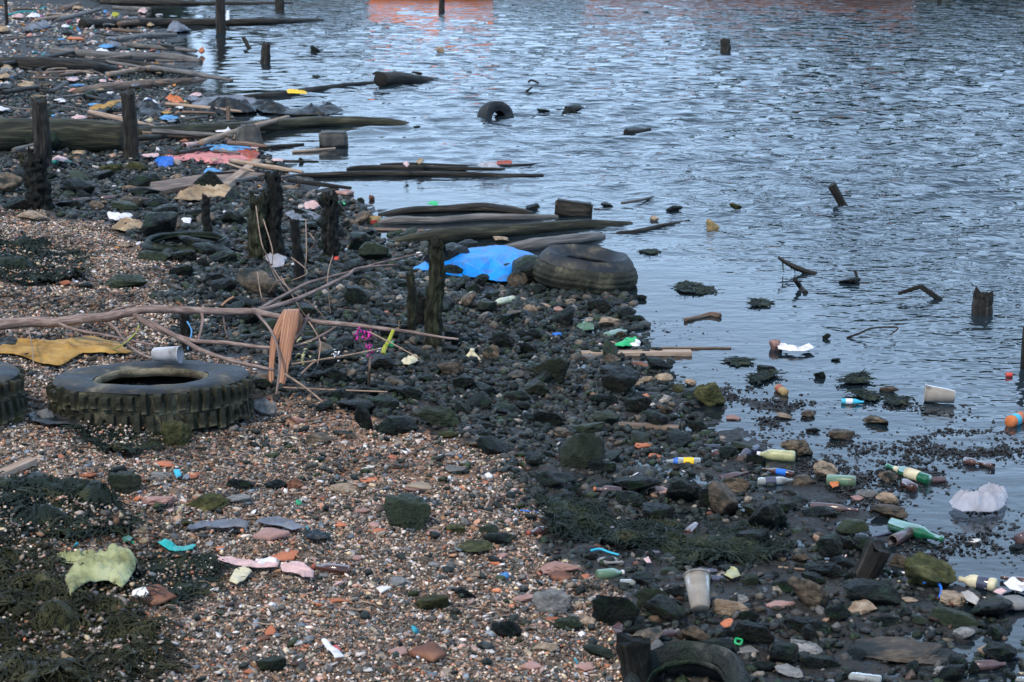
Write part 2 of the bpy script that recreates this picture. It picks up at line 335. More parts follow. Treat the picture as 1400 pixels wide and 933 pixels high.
base = np.zeros((len(X), 3)); base[:] = (.022, .022, .022)
base[gr] = (.12, .088, .068); base[sa] = (.19, .115, .075)
base[(s < .25) & ~gr] = (.018, .019, .021)
q = (fbm(X * 25, Y * 25, 0, 3, 88) * .35 + 1)[:, None]; base = np.clip(base * q, .003, 1)
m, t, b, N, L = new_mat('shore_mud_and_sand')
a = N('ShaderNodeAttribute'); a.attribute_name = 'tint'
c = N('ShaderNodeTexCoord'); n1 = N('ShaderNodeTexVoronoi'); n1.inputs['Scale'].default_value = 70; L(c.outputs['Object'], n1.inputs['Vector'])
n2 = N('ShaderNodeTexNoise'); n2.inputs['Scale'].default_value = 34; n2.inputs['Detail'].default_value = 8; L(c.outputs['Object'], n2.inputs['Vector'])
r = ramp(N, [(.3, (.45, .45, .45)), (.7, (1.7, 1.65, 1.6))]); L(n2.outputs[0], r.inputs[0])
mm = N('ShaderNodeMix'); mm.data_type = 'RGBA'; mm.blend_type = 'MULTIPLY'; mm.inputs[0].default_value = 1; L(a.outputs['Color'], mm.inputs[6]); L(r.outputs[0], mm.inputs[7]); L(mm.outputs[2], b.inputs['Base Color'])
bp = N('ShaderNodeBump'); bp.inputs['Strength'].default_value = .8; bp.inputs['Distance'].default_value = .012; L(n2.outputs[0], bp.inputs['Height'])
bp2 = N('ShaderNodeBump'); bp2.inputs['Strength'].default_value = .5; bp2.inputs['Distance'].default_value = .008; L(n1.outputs['Distance'], bp2.inputs['Height']); L(bp.outputs[0], bp2.inputs['Normal']); L(bp2.outputs[0], b.inputs['Normal'])
a2 = N('ShaderNodeSeparateColor'); L(a.outputs['Color'], a2.inputs[0]); mr = N('ShaderNodeMapRange'); mr.inputs[1].default_value = .35; mr.inputs[2].default_value = .65; mr.inputs[3].default_value = .35; mr.inputs[4].default_value = .85; b.inputs['Specular IOR Level'].default_value = .2
L(n2.outputs[0], mr.inputs[0]); L(mr.outputs[0], b.inputs['Roughness'])
keep = (s > -7)[Fc].any(1)
def compact(X, Y, Z, Fc, keep, colr=None):
    Fc = Fc[keep]; u, inv = np.unique(Fc, return_inverse=True)
    return np.stack([X[u], Y[u], Z[u]], 1), inv.reshape(Fc.shape), (None if colr is None else colr[u])
V_, F_, C_ = compact(X, Y, Z, Fc, keep, base)
tag(obj('beach', mesh('beach', V_, F_, m, colr=C_)), kind='structure')
# the river bed and land farther out, one sheet to the horizon
Vg = [(-400, -30, -.9), (400, -30, -.9), (400, 900, -.9), (-400, 900, -.9)]
tag(obj('river_bed', mesh('river_bed', Vg, [(0, 1, 2, 3)], m, colr=np.full((4, 3), .02))), kind='structure')

# ---- water
X, Y, Fc = fan(3.8, 64, .0042, .32, 430)
s = sdist(X, Y)
amp = sst(.2, 4.5 - 2.8 * sst(11, 18, Y) - .9 * sst(20, 30, Y), -s) * .96 + .04
dist = Y
th0 = R(100)
Z = np.zeros(len(X)); wr = np.random.default_rng(3)
for k in range(84):
    lam = .12 * (1.0 / .12) ** (k / 83.0)
    th = th0 + wr.normal(0, .42); kk = 2 * math.pi / lam
    ph = wr.random() * 6.28
    a_ = .0076 * lam * (lam / .35) ** -.6
    fade = sst(.0042 * 2.0, .0042 * 4.2, lam / Y)          # the grid cannot carry waves finer than this
    arg = kk * (X * math.cos(th) + Y * math.sin(th)) + ph
    fade = fade * (.75 + .6 * vn(X * .5, Y * .3, k * 1.7, 5))
    Z += a_ * fade * (np.sin(arg) + .22 * np.cos(2 * arg))
gust = .55 + .45 * sst(-.5, .6, fbm(X * .12, Y * .07, 0, 3, 21)) + .35 * sst(14, 40, Y)
Z = Z * amp * gust
# small lapping swells that bend along the shore
Z += .010 * np.sin(s * 9 + 1.5 * vn(X * .7, Y * .7, 0, 8)) * sst(.4, 1.4, -s) * sst(6, 2.0, -s) * sst(-.3, .5, vn(X * .5, Y * .5, 0, 15))
m, t, b, N, L = new_mat('murky_water')
b.inputs['Base Color'].default_value = (.012, .022, .030, 1); b.inputs['Roughness'].default_value = .02; b.inputs['IOR'].default_value = 1.42
c = N('ShaderNodeTexCoord')
mp1 = N('ShaderNodeMapping'); mp1.inputs['Scale'].default_value = (.8, 1.15, 1); L(c.outputs['Object'], mp1.inputs[0])
n1 = N('ShaderNodeTexNoise'); n1.inputs['Scale'].default_value = 6.5; n1.inputs['Detail'].default_value = 2; n1.inputs['Roughness'].default_value = .6; L(mp1.outputs[0], n1.inputs[0])
n3 = N('ShaderNodeTexNoise'); n3.inputs['Scale'].default_value = 2.6; n3.inputs['Detail'].default_value = 2; L(mp1.outputs[0], n3.inputs[0])
at1 = N('ShaderNodeAttribute'); at1.attribute_name = 'tint'; sp = N('ShaderNodeSeparateColor'); L(at1.outputs['Color'], sp.inputs[0])
b1 = N('ShaderNodeBump'); b1.inputs['Distance'].default_value = .045; L(n1.outputs[0], b1.inputs['Height']); L(sp.outputs[0], b1.inputs['Strength'])
b2 = N('ShaderNodeBump'); b2.inputs['Distance'].default_value = .13; L(n3.outputs[0], b2.inputs['Height']); L(sp.outputs[1], b2.inputs['Strength']); L(b1.outputs[0], b2.inputs['Normal'])
L(b2.outputs[0], b.inputs['Normal'])
tr = N('ShaderNodeBsdfTransparent'); tr.inputs[0].default_value = (.75, .8, .78, 1)
lw = N('ShaderNodeFresnel'); lw.inputs[0].default_value = 1.45
gl = N('ShaderNodeBsdfGlossy'); gl.inputs['Roughness'].default_value = .04; L(b2.outputs[0], gl.inputs['Normal']); L(b2.outputs[0], lw.inputs['Normal'])
ms0 = N('ShaderNodeMixShader'); L(lw.outputs[0], ms0.inputs[0]); L(tr.outputs[0], ms0.inputs[1]); L(gl.outputs[0], ms0.inputs[2])
ms = N('ShaderNodeMixShader'); L(sp.outputs[2], ms.inputs[0]); L(b.outputs[0], ms.inputs[1]); L(ms0.outputs[0], ms.inputs[2])
L(ms.outputs[0], t.nodes['Material Output'].inputs['Surface'])
wc = np.stack([(.14 + .86 * sst(.5, 3.5, -s)) * (1 - .65 * sst(11, 28, Y)), sst(9, 30, Y) * sst(.5, 4, -s), .45 * sst(1.6, 0, -s)], 1)
keep = (s < 1.9)[Fc].any(1)
V_, F_, C_ = compact(X, Y, Z, Fc, keep, wc)
tag(obj('water', mesh('water', V_, F_, m, colr=C_)), kind='structure')
tag(obj('far_water', mesh('far_water', [(-220, 63.6, -.02), (220, 63.6, -.02), (220, 420, -.02), (-220, 420, -.02)], [(0, 1, 2, 3)], m, colr=np.tile((1, 1, 0.), (4, 1)))), kind='structure')

# ---------------------------------------------------------------- generators
def catmull(P, n):
    P = [Vector(p) for p in P]
    if len(P) == 2: return [P[0].lerp(P[1], k / n) for k in range(n + 1)]
    out = []; segs = len(P) - 1
    for k in range(n + 1):
        f = k / n * segs; i = min(int(f), segs - 1); u = f - i
        p0, p1, p2, p3 = P[max(i - 1, 0)], P[i], P[i + 1], P[min(i + 2, segs)]
        out.append(.5 * ((2 * p1) + (p2 - p0) * u + (2 * p0 - 5 * p1 + 4 * p2 - p3) * u * u + (3 * p1 - p0 - 3 * p2 + p3) * u ** 3))
    return out
def tube(P, rad, n=20, seg=12, noise=0.0, nf=3.0, seed=0, flat=1.0, up=None, cap=True, jag=0.0, lobes=0, kr=None):
    """a tapering tube along points; returns verts, faces, tex; noise is relative to the radius"""
    C = catmull(P, n); rr = np.interp(np.linspace(0, 1, n + 1), np.linspace(0, 1, len(rad)), rad)
    T = [(C[min(k + 1, n)] - C[max(k - 1, 0)]).normalized() for k in range(n + 1)]
    U = Vector(up) if up else (Vector((0, 0, 1)) if abs(T[0].z) < .9 else Vector((0, 1, 0)))
    V, X3, Fc = [], [], []; along = 0
    for k in range(n + 1):
        if k: along += (C[k] - C[k - 1]).length
        U = (U - T[k] * U.dot(T[k])).normalized(); S = T[k].cross(U)
        for j in range(seg):
            a = 2 * math.pi * j / seg
            kq = kr or nf * .33; q = Vector((along * nf + seed * 7.3, math.cos(a) * kq + seed, math.sin(a) * kq))
            d = 1 + noise * mn.fractal(q * 1.7, .9, 2.1, 4) if noise else 1
            if lobes: d *= 1 + .10 * math.cos(lobes * a + seed)
            r = rr[k] * max(d, .2)
            p = C[k] + U * (math.cos(a) * r * flat) + S * (math.sin(a) * r)
            if jag and k == n: p += T[k] * (jag * rr[k] * mn.noise(Vector((math.cos(a) * 2.3 + seed, math.sin(a) * 2.3, seed * .7))) * 2)
            V.append(p); X3.append((along, math.cos(a) * rr[k] * 2 + seed * 3, math.sin(a) * rr[k] * 2))
    for k in range(n):
        for j in range(seg):
            j2 = (j + 1) % seg; Fc.append((k * seg + j, k * seg + j2, (k + 1) * seg + j2, (k + 1) * seg + j))
    if cap:
        for k in (0, n):
            if rr[k] < 1e-4: continue
            c0 = C[k] + T[k] * ((-.04 if k else .04) * rr[k] * (3 if jag and k else 1)); V.append(c0); X3.append((along + .3, 0, 0)); i0 = len(V) - 1
            for j in range(seg):
                j2 = (j + 1) % seg; a_, b_ = k * seg + j, k * seg + j2
                Fc.append((i0, b_, a_) if k == 0 else (i0, a_, b_))
    return V, Fc, X3
def merge(*parts):
    V, Fc, X3 = [], [], []
    for v, f, x in parts:
        o = len(V); V += list(v); X3 += list(x); Fc += [tuple(i + o for i in q) for q in f]
    return V, Fc, X3
def tobj(name, part, m, parent=None, base=None):
    v, f, x = part
    if parent is not None:
        b0 = np.array(parent.location); me = mesh(name, np.array([tuple(q) for q in v]) - b0, f, m, tex=x)
        return obj(name, me, parent)
    V = np.array([tuple(q) for q in v])
    return centred(name, V, f, m, base=base, tex=x)

ROCKS = {}
def rock_mesh(kind, seed, sub=3, squash=1.0, ang=.55, rough=.06):
    """a broken stone: a ball cut by random planes, edges worn, unit size (about -.5 .. .5)"""
    bm = bmesh.new(); bmesh.ops.create_icosphere(bm, subdivisions=sub, radius=1)
    r = random.Random(seed); pl = []
    for k in range(r.randint(10, 16)):
        n = Vector((r.gauss(0, 1), r.gauss(0, 1), r.gauss(0, 1))).normalized(); pl.append((n, r.uniform(.40, .78)))
    for v in bm.verts:
        d = v.co.normalized(); q = 1.0
        for n, h in pl:
            c = d.dot(n)
            if c > .05: q = min(q, h / c)
        q = q * ang + (1 - ang) * .86
        q *= 1 + rough * mn.fractal(d * 2.2 + Vector((seed, 0, 0)), 1.0, 2, 4) + rough * .8 * mn.noise(d * 6 + Vector((0, seed, 0))) + rough * .35 * mn.noise(d * 17 + Vector((seed, seed, 0)))
        v.co = d * q
    xs = [v.co for v in bm.verts]
    for i in range(3):
        lo, hi = min(v[i] for v in xs), max(v[i] for v in xs)
        for v in bm.verts: v.co[i] = (v.co[i] - (lo + hi) / 2) / (hi - lo)
    me = bpy.data.meshes.new(kind); bm.to_mesh(me); bm.free()
    me.polygons.foreach_set('use_smooth', [True] * len(me.polygons))
    me.materials.append(None)
    return me
def rock_get(seed, big):
    k = (seed % (18 if big else 16), big)
    if k not in ROCKS: ROCKS[k] = rock_mesh('stone', k[0] * 3 + (100 if big else 1), 5 if big else 4, ang=.96 if big else .97, rough=.10 if big else .08)
    return ROCKS[k]
nrock = [0]
def place_rock(name, p, w, d, h, m, rz, tilt=(0, 0), sink=.22, big=False, seed=None):
    nrock[0] += 1; sd_ = nrock[0] if seed is None else seed
    o = obj(name, rock_get(sd_, big), loc=(p[0], p[1], p[2] + h * (.5 - sink)), rot=(tilt[0], tilt[1], rz), scale=(w, d, h))
    o.material_slots[0].link = 'OBJECT'; o.material_slots[0].material = m
    return o
def rockpx(px, py, w, h, m, label, rz=None, name=None, cat=None, depth=.75, sink=.2, roll=None, flatk=None, group=None, big=None):
    """a stone whose outline in the photograph is w x h pixels centred on px, py"""
    big = w >= 34 if big is None else big
    name = name or ('boulder' if w >= 33 else 'stone'); cat = cat or name
    p = at(px, py + h * .42); k = ppm(p); W = w / k; D = W * depth
    el = math.asin(min(.9, (H - p[2]) / (p - Vector((0, 0, H))).length))
    Hh = max(.28 * W if flatk is None else flatk * W, (h / k - D * math.sin(el) * .75) / math.cos(el))
    nr = random.Random(int(px * 7 + py * 13))
    rz = nr.uniform(-.45, .45) if rz is None else rz
    o = place_rock(name, (p.x, p.y + D * .38, p.z), W * 1.02, D, Hh * 1.22, M[m] if isinstance(m, str) else m, rz, (nr.uniform(-.1, .1), roll if roll is not None else nr.uniform(-.12, .12)), sink, big, seed=int(px * 3 + py))
    return tag(o, label, cat, group)
def slabpx(px, py, w, h, m, label, thick=.12, tilt=.0, rz=0, name='shard', cat='shard', sides=7, group=None, lift=.0):
    """a flat broken piece with worn edges"""
    p = at(px, py); k = ppm(p); W = w / k
    el = math.asin(min(.9, (H - p[2]) / (p - Vector((0, 0, H))).length)); D = min(max((h / k) / math.sin(el + .12 + tilt), .25 * W), 1.4 * W)
    nr = random.Random(int(px * 5 + py * 3)); T = thick * min(W, D)
    ring = []
    ns = nr.randint(4, 6); cor = []
    for j in range(ns):
        a = 2 * math.pi * (j + nr.uniform(-.3, .3)) / ns; q = .5 * nr.uniform(.8, 1.12); cor.append((math.cos(a) * q * W, math.sin(a) * q * D))
    for j in range(ns):
        (x0, y0), (x1, y1) = cor[j], cor[(j + 1) % ns]
        for u_ in (.06, .35, .65, .94): ring.append((x0 + (x1 - x0) * u_ + nr.uniform(-.02, .02) * W, y0 + (y1 - y0) * u_ + nr.uniform(-.02, .02) * D))
    V = []; cur = .12 * W
    for z, f in ((0, .93), (.3 * T, 1.0), (.8 * T, .99), (T, .93), (T * 1.02, .5)):
        for x, y in ring: V.append((x * f, y * f, z + cur * (1 - (x * f / W * 2) ** 2) * .35 + .08 * T * mn.noise(Vector((x * 30, y * 30, 0)))))
    V.append((0, 0, T * 1.03 + cur * .35)); n = len(ring); Fc = [tuple(range(n - 1, -1, -1))]
    for a in range(4):
        for j in range(n): Fc.append((a * n + j, a * n + (j + 1) % n, (a + 1) * n + (j + 1) % n, (a + 1) * n + j))
    for j in range(n): Fc.append((4 * n + j, 4 * n + (j + 1) % n, len(V) - 1))
    me = mesh(name, V, Fc, M[m] if isinstance(m, str) else m)
    o = obj(name, me, loc=(p.x, p.y, p.z + lift + D * .5 * math.sin(tilt)), rot=(tilt + nr.uniform(-.05, .05), nr.uniform(-.12, .12), rz))
    return tag(o, label, cat, group)
def logpx(pts, m, label, cat='log', name='log', noise=.16, seg=14, n=None, sink=.15, group=None, nf=2.5, flat=1.0, parent=None, up=None, lift=0):
    """a log or stick lying on ground or water: (px, py, thickness) along its middle"""
    P, rr = [], []; tm = max(q[2] for q in pts)
    for a, b_, t_ in pts:
        g = at(a, b_ + t_ * .38); k = ppm(g); r = max(t_ / k / 2, .003); z_ = g.z + r * flat * (1 - 2 * sink) + lift
        if cat == 'log' and t_ < .62 * tm and float(hgt(g.x, g.y)) < .01:      # the end dips under the surface instead of thinning out
            r2 = .62 * tm / k / 2; z_ = g.z - r2 * flat + t_ / k * .75; r = r2
        P.append(Vector((g.x, g.y + r * .5, z_))); rr.append(r)
    ln = sum((P[i + 1] - P[i]).length for i in range(len(P) - 1)); n = n or int(min(70, max(10, ln / max(rr) * 1.4)))
    q = tube(P, rr, n, seg, noise, nf, seed=int(pts[0][0] + pts[0][1]) % 97, flat=flat, up=up)
    o = tobj(name, q, M[m] if isinstance(m, str) else m, parent)
    return tag(o, label, cat, group) if parent is None else o
def postpx(px, base, top, wd_, m, label, lean=(0, 0), name='wooden_post', cat='post', jag=.9, noise=.3, lobes=0, taper=.9, below=.25, seg=20, group=None, wob=.25):
    p = at(px, base); k = ppm(p); r = wd_ / k / 2; hh = (base - top) / k / .97
    nr = random.Random(int(px))
    fine = m in ('post', 'postmoss')
    P = [Vector((p.x - lean[0] * below, p.y + r, p.z - below))]
    for q in (0, .35, .7, 1.0): P.append(Vector((p.x + lean[0] * q * hh + (nr.uniform(-wob, wob) * r if 0 < q < 1 else 0), p.y + r + lean[1] * q * hh, p.z + q * hh)))
    q = tube(P, [r * 1.05, r * 1.05, r * 1.0, r * .95, r * taper], 50 if fine else 30, seg, noise, 11 if fine else 6, seed=int(px) % 89, jag=jag, lobes=lobes, kr=2.4 if fine else 1.5)
    o = tobj(name, q, M[m], base=P[1]); return tag(o, label, cat, group)
def stick(pts, r0, r1, m, label=None, cat='stick', name='stick', parent=None, n=24, seg=7, noise=.12, group=None, flat=1.0, up=None):
    q = tube(pts, [r0, (r0 + r1) / 2, r1], n, seg, noise, 10, seed=int(abs(pts[0][0]) * 31) % 50, flat=flat, up=up)
    o = tobj(name, q, M[m], parent); return o if parent is not None else tag(o, label, cat, group)
def sheetpx(poly, m, label, amp=.04, g=None, freq=9, seed=0, name='cloth', cat='cloth', thick=.003, stretch=(1, 1), lift=.022, group=None, smooth=True, edge=.12, base=None):
    """a crumpled sheet lying on the ground, outline given in the photograph"""
    P = [at(a, b_) for a, b_ in poly]; n = len(P)
    xs, ys = [p.x for p in P], [p.y for p in P]; W = max(xs) - min(xs); D = max(ys) - min(ys)
    g = g or max(W, D) / 44
    pts = []
    for i in range(n):
        a, b_ = P[i], P[(i + 1) % n]; m_ = max(1, int((b_ - a).length / g))
        for k in range(m_):
            q = a.lerp(b_, k / m_); w_ = g * .45 * (k > 0)
            pts.append(Vector((q.x + w_ * mn.noise(Vector((q.x * 9, q.y * 9, seed))), q.y + w_ * mn.noise(Vector((q.y * 9, q.x * 9, seed + 5))))))
    nb = len(pts); A = np.array([(p.x, p.y) for p in pts]); nr = random.Random(seed)
    x = min(xs)
    while x < max(xs):
        y = min(ys)
        while y < max(ys):
            qx, qy = x + nr.uniform(-.25, .25) * g, y + nr.uniform(-.25, .25) * g
            if inpoly(qx, qy, A): pts.append(Vector((qx, qy)))
            y += g
        x += g
    vs, _, fs, *_r = delaunay_2d_cdt(pts, [], [list(range(nb))], 1, 1e-5)
    V2 = np.array([(v.x, v.y) for v in vs]); ed = np.full(len(V2), 1e9)
    for i in range(n):
        a, b_ = P[i], P[(i + 1) % n]; ex, ey = b_.x - a.x, b_.y - a.y
        t_ = np.clip(((V2[:, 0] - a.x) * ex + (V2[:, 1] - a.y) * ey) / (ex * ex + ey * ey + 1e-9), 0, 1)
        ed = np.minimum(ed, np.hypot(V2[:, 0] - a.x - t_ * ex, V2[:, 1] - a.y - t_ * ey))
    e = np.clip(ed / (edge * min(W, D) + 1e-6), 0, 1) ** .7
    freq = min(freq * 1.9, 3.2 / min(W, D)); fx, fy = V2[:, 0] * freq * stretch[0], V2[:, 1] * freq * stretch[1]
    wx = fx + .8 * vn(fx * .7, fy * .7, 0, seed); wy = fy + .8 * vn(fx * .7, fy * .7, 3, seed + 2); fold = (1 - np.clip(np.abs(vn(wx, wy * 1.9, 0, 40 + seed)) * 2.6, 0, 1)) ** 1.4 * 1.5 + .5 * (1 - np.clip(np.abs(vn(wx * 2.3, wy * 1.6, 5, 42 + seed)) * 2.6, 0, 1)); fold2 = fbm(fx * .4, fy * .4, 0, 2, 60 + seed) * .5 + .6
    amp = min(amp * .5, .15 * min(W, D))
    z = surf(V2[:, 0], V2[:, 1]) + lift + amp * e * np.clip(fold * .6 + fold2 * .6, 0, 2)
    V = np.column_stack([V2, z]); B = Vector((sum(xs) / n, sum(ys) / n, float(z.min())))
    me = mesh(name, V - np.array(B), [tuple(f) for f in fs], M[m] if isinstance(m, str) else m, smooth=smooth)
    o = obj(name, me, loc=B); sm = o.modifiers.new('thickness', 'SOLIDIFY'); sm.thickness = thick; sm.offset = 1
    return tag(o, label, cat, group)
def lathe(prof, seg=20, ax='x', noise=0, seed=0):
    V, Fc = [], []
    for x, r in prof:
        for j in range(seg):
            a = 2 * math.pi * j / seg; q = r * (1 + noise * mn.noise(Vector((x * 20 + seed, math.cos(a) * 2, math.sin(a) * 2))))
            V.append((x, math.cos(a) * q, math.sin(a) * q) if ax == 'x' else (math.cos(a) * q, math.sin(a) * q, x))
    for k in range(len(prof) - 1):
        for j in range(seg): Fc.append((k * seg + j, (k + 1) * seg + j, (k + 1) * seg + (j + 1) % seg, k * seg + (j + 1) % seg))
    return V, Fc
BOT = {'beer': [(0, 0), (.0, .10), (.015, .125), (.55, .128), (.64, .115), (.74, .062), (.94, .048), (.95, .058), (.99, .058), (1, .05), (1, 0)],
       'stubby': [(0, 0), (0, .17), (.02, .2), (.6, .2), (.72, .16), (.82, .09), (.96, .08), (1, .08), (1, 0)],
       'pet': [(0, 0), (.0, .11), (.03, .15), (.12, .155), (.2, .145), (.3, .155), (.45, .145), (.6, .155), (.72, .14), (.88, .06), (.93, .055), (1, .055), (1, 0)],
       'long': [(0, 0), (0, .06), (.02, .075), (.6, .075), (.78, .04), (.97, .03), (1, .035), (1, 0)],
       'broken': [(0, 0), (0, .15), (.03, .18), (.85, .18), (1, .172), (1, .15), (.2, .15)],
       'can': [(0, 0), (0, .2), (.05, .26), (.93, .26), (1, .2), (1, 0)]}
def bottlepx(a, b_, th, kind, m, label, band=None, cap=None, name='bottle', cat='bottle', lift=0, group=None, band2=None):
    """a bottle lying from its base pixel a to its neck pixel b_, th pixels thick"""
    p, q = at(a[0], a[1] + th * .35), at(b_[0], b_[1] + th * .35)
    k = ppm(p); Rr = th / k / 2; d = q - p; Ln = d.length
    mxr = max(r for _, r in BOT[kind])
    Ln = min(max(Ln, 2.2 * Rr), Rr / mxr * 1.9)
    d.normalize(); e = empty(name, (p.x, p.y, p.z + Rr * .75 + lift)); e.rotation_euler = d.to_track_quat('X', 'Z').to_euler()
    tag(e, label, cat, group)
    prof = [(x * Ln, r / mxr * Rr) for x, r in BOT[kind]]
    V, Fc = lathe(prof, 18, noise=.04, seed=int(a[0])); obj('body', mesh('body', V, Fc, M[m]), e)
    if band:
        for nm, mm_, (x0, x1) in ([('label', band, (.2, .5))] + ([('neck_label', band2, (.66, .8))] if band2 else [])):
            xs_ = np.linspace(x0, x1, 6); pr = [(x * Ln, np.interp(x, [c_[0] for c_ in BOT[kind][1:-1]], [c_[1] for c_ in BOT[kind][1:-1]]) / mxr * Rr * 1.02 + .0006) for x in xs_]
            V, Fc = lathe(pr, 18); obj(nm, mesh(nm, V, Fc, M[mm_]), e)
    if cap:
        rc = BOT[kind][-2][1] / mxr * Rr * 1.2; V, Fc = lathe([(.93 * Ln, 0), (.93 * Ln, rc), (1.02 * Ln, rc), (1.02 * Ln, 0)], 14); obj('cap', mesh('cap', V, Fc, M[cap]), e)
    return e
def tyre(label, loc, rot, Ro, Wd, Rb, crown=0.0, side='rubber', tread='rubbermud', lugs=0, name='old_tyre', bead='bead', group=None, bulge=.06, squash=1):
    """axis along local Z, standing on its lower sidewall"""
    e = empty(name, loc, rot); tag(e, label, 'tyre', group)
    h = Wd; NB = 96
    def ring(prof, nm, m_, seed=0, nz_=.012):
        V, Fc = [], []
        for x, r in prof:
            for j in range(NB):
                a = 2 * math.pi * j / NB; c_, s_ = math.cos(a), math.sin(a)
                q = 1 + nz_ * mn.noise(Vector((c_ * 2.3 + seed, s_ * 2.3, x * 9))) + nz_ * .5 * mn.noise(Vector((c_ * 11, s_ * 11 + seed, x * 30)))
                V.append((c_ * r * q * squash, s_ * r * q, x + .012 * mn.noise(Vector((c_ * 1.6, s_ * 1.6, seed + 3)))))
        for k in range(len(prof) - 1):
            for j in range(NB): Fc.append((k * NB + j, k * NB + (j + 1) % NB, (k + 1) * NB + (j + 1) % NB, (k + 1) * NB + j))
        return obj(nm, mesh(nm, V, Fc, M[m_]), e)
    rm = (Ro + Rb) / 2; bl = bulge * (Ro - Rb)
    up = [(h * .97, Ro * (.93 if crown > 0 else .985)), (h + bl * .6, Ro * (.89 if crown > 0 else .955)), (h + bl * 1.2, Ro * (.83 if crown > 0 else .9)), (h + bl * 1.7, rm * 1.03), (h + bl, rm * .9), (h * .98, Rb * 1.1), (h * .97, Rb * 1.04)]
    ring(up, 'sidewall', side, 1)
    ring([(h * .97, Rb * 1.04), (h * .985, Rb * 1.01), (h * .96, Rb * .965), (h * .86, Rb * .96), (h * .78, Rb * 1.02)], 'bead', bead, 2, .03)
    ring([(h * .78, Rb * 1.02), (h * .8, Rb * 1.3), (h * .7, Ro * .9), (h * .3, Ro * .9), (h * .2, Rb * 1.3), (h * .2, Rb * 1.0), (h * .05, Rb * .97), (h * .0, Rb * 1.05)], 'inner_liner', 'inner', 3)
    ring([(h * .0, Rb * 1.05), (-bl * .6, rm * .9), (-bl, rm), (0, Ro * .95), (h * .05, Ro * .985)], 'lower_sidewall', side, 4)
    pr = [(h * .05, Ro * .985)]
    if lugs: crown = -1
    gz = [.15, .17, .20, .22, .38, .40, .44, .46, .58, .60, .64, .66, .8, .82, .85, .87]
    for i, z in enumerate(gz): pr.append((h * z, Ro * (1.0 if i % 4 in (0, 3) else .965) + .006 * math.sin(math.pi * z)))
    pr.append((h * .97, Ro * .985))
    if crown > 0: pr = [(h * z, Ro * (.985 + .06 * crown * math.sin(math.pi * z) + (.012 if int(z * 9) % 2 else 0))) for z in np.linspace(.05, .97, 22)]
    if crown < 0: pr = [(h * z, Ro * (.97 + .015 * math.sin(math.pi * z))) for z in np.linspace(.05, .97, 16)]
    if crown > 0: pr = [(z, r * (.90 + .10 * max(0, math.sin(math.pi * min(1, z / h))) ** .5)) for z, r in pr]; pr[0] = (pr[0][0], Ro * .93); pr[-1] = (pr[-1][0], Ro * .93)
    ring(pr, 'tread', tread, 5, .02)
    if lugs:
        for sgn, z0 in ((1, .74), (-1, .25)):
            V, Fc = [], []; wl = 2 * math.pi * Ro / lugs * .60
            bx = [(-.5, -.5, 0), (.5, -.5, 0), (.5, .5, 0), (-.5, .5, 0), (-.38, -.42, 1), (.38, -.42, 1), (.38, .42, 1), (-.38, .42, 1)]
            # local: x tangent, y along the axis, z outward
            me = mesh('tread_block', [(x * wl, z * .028, y * h * .50) for x, y, z in bx], [(3, 2, 1, 0), (4, 5, 6, 7), (0, 1, 5, 4), (1, 2, 6, 5), (2, 3, 7, 6), (3, 0, 4, 7)], M[tread], smooth=False)
            for j in range(lugs):
                a = 2 * math.pi * (j + (.5 if sgn < 0 else 0)) / lugs + rnd.uniform(-.01, .01); zz = h * z0
                o = obj('tread_block', me, e, loc=(math.cos(a) * Ro * .975 * squash, math.sin(a) * Ro * .975, zz), rot=(0, 0, a - math.pi / 2)); o.scale = (rnd.uniform(.7, 1.25), rnd.uniform(.7, 1.08), rnd.uniform(.4, 1.2))
                o.rotation_euler.rotate_axis('X', -.12 * sgn)
    return e
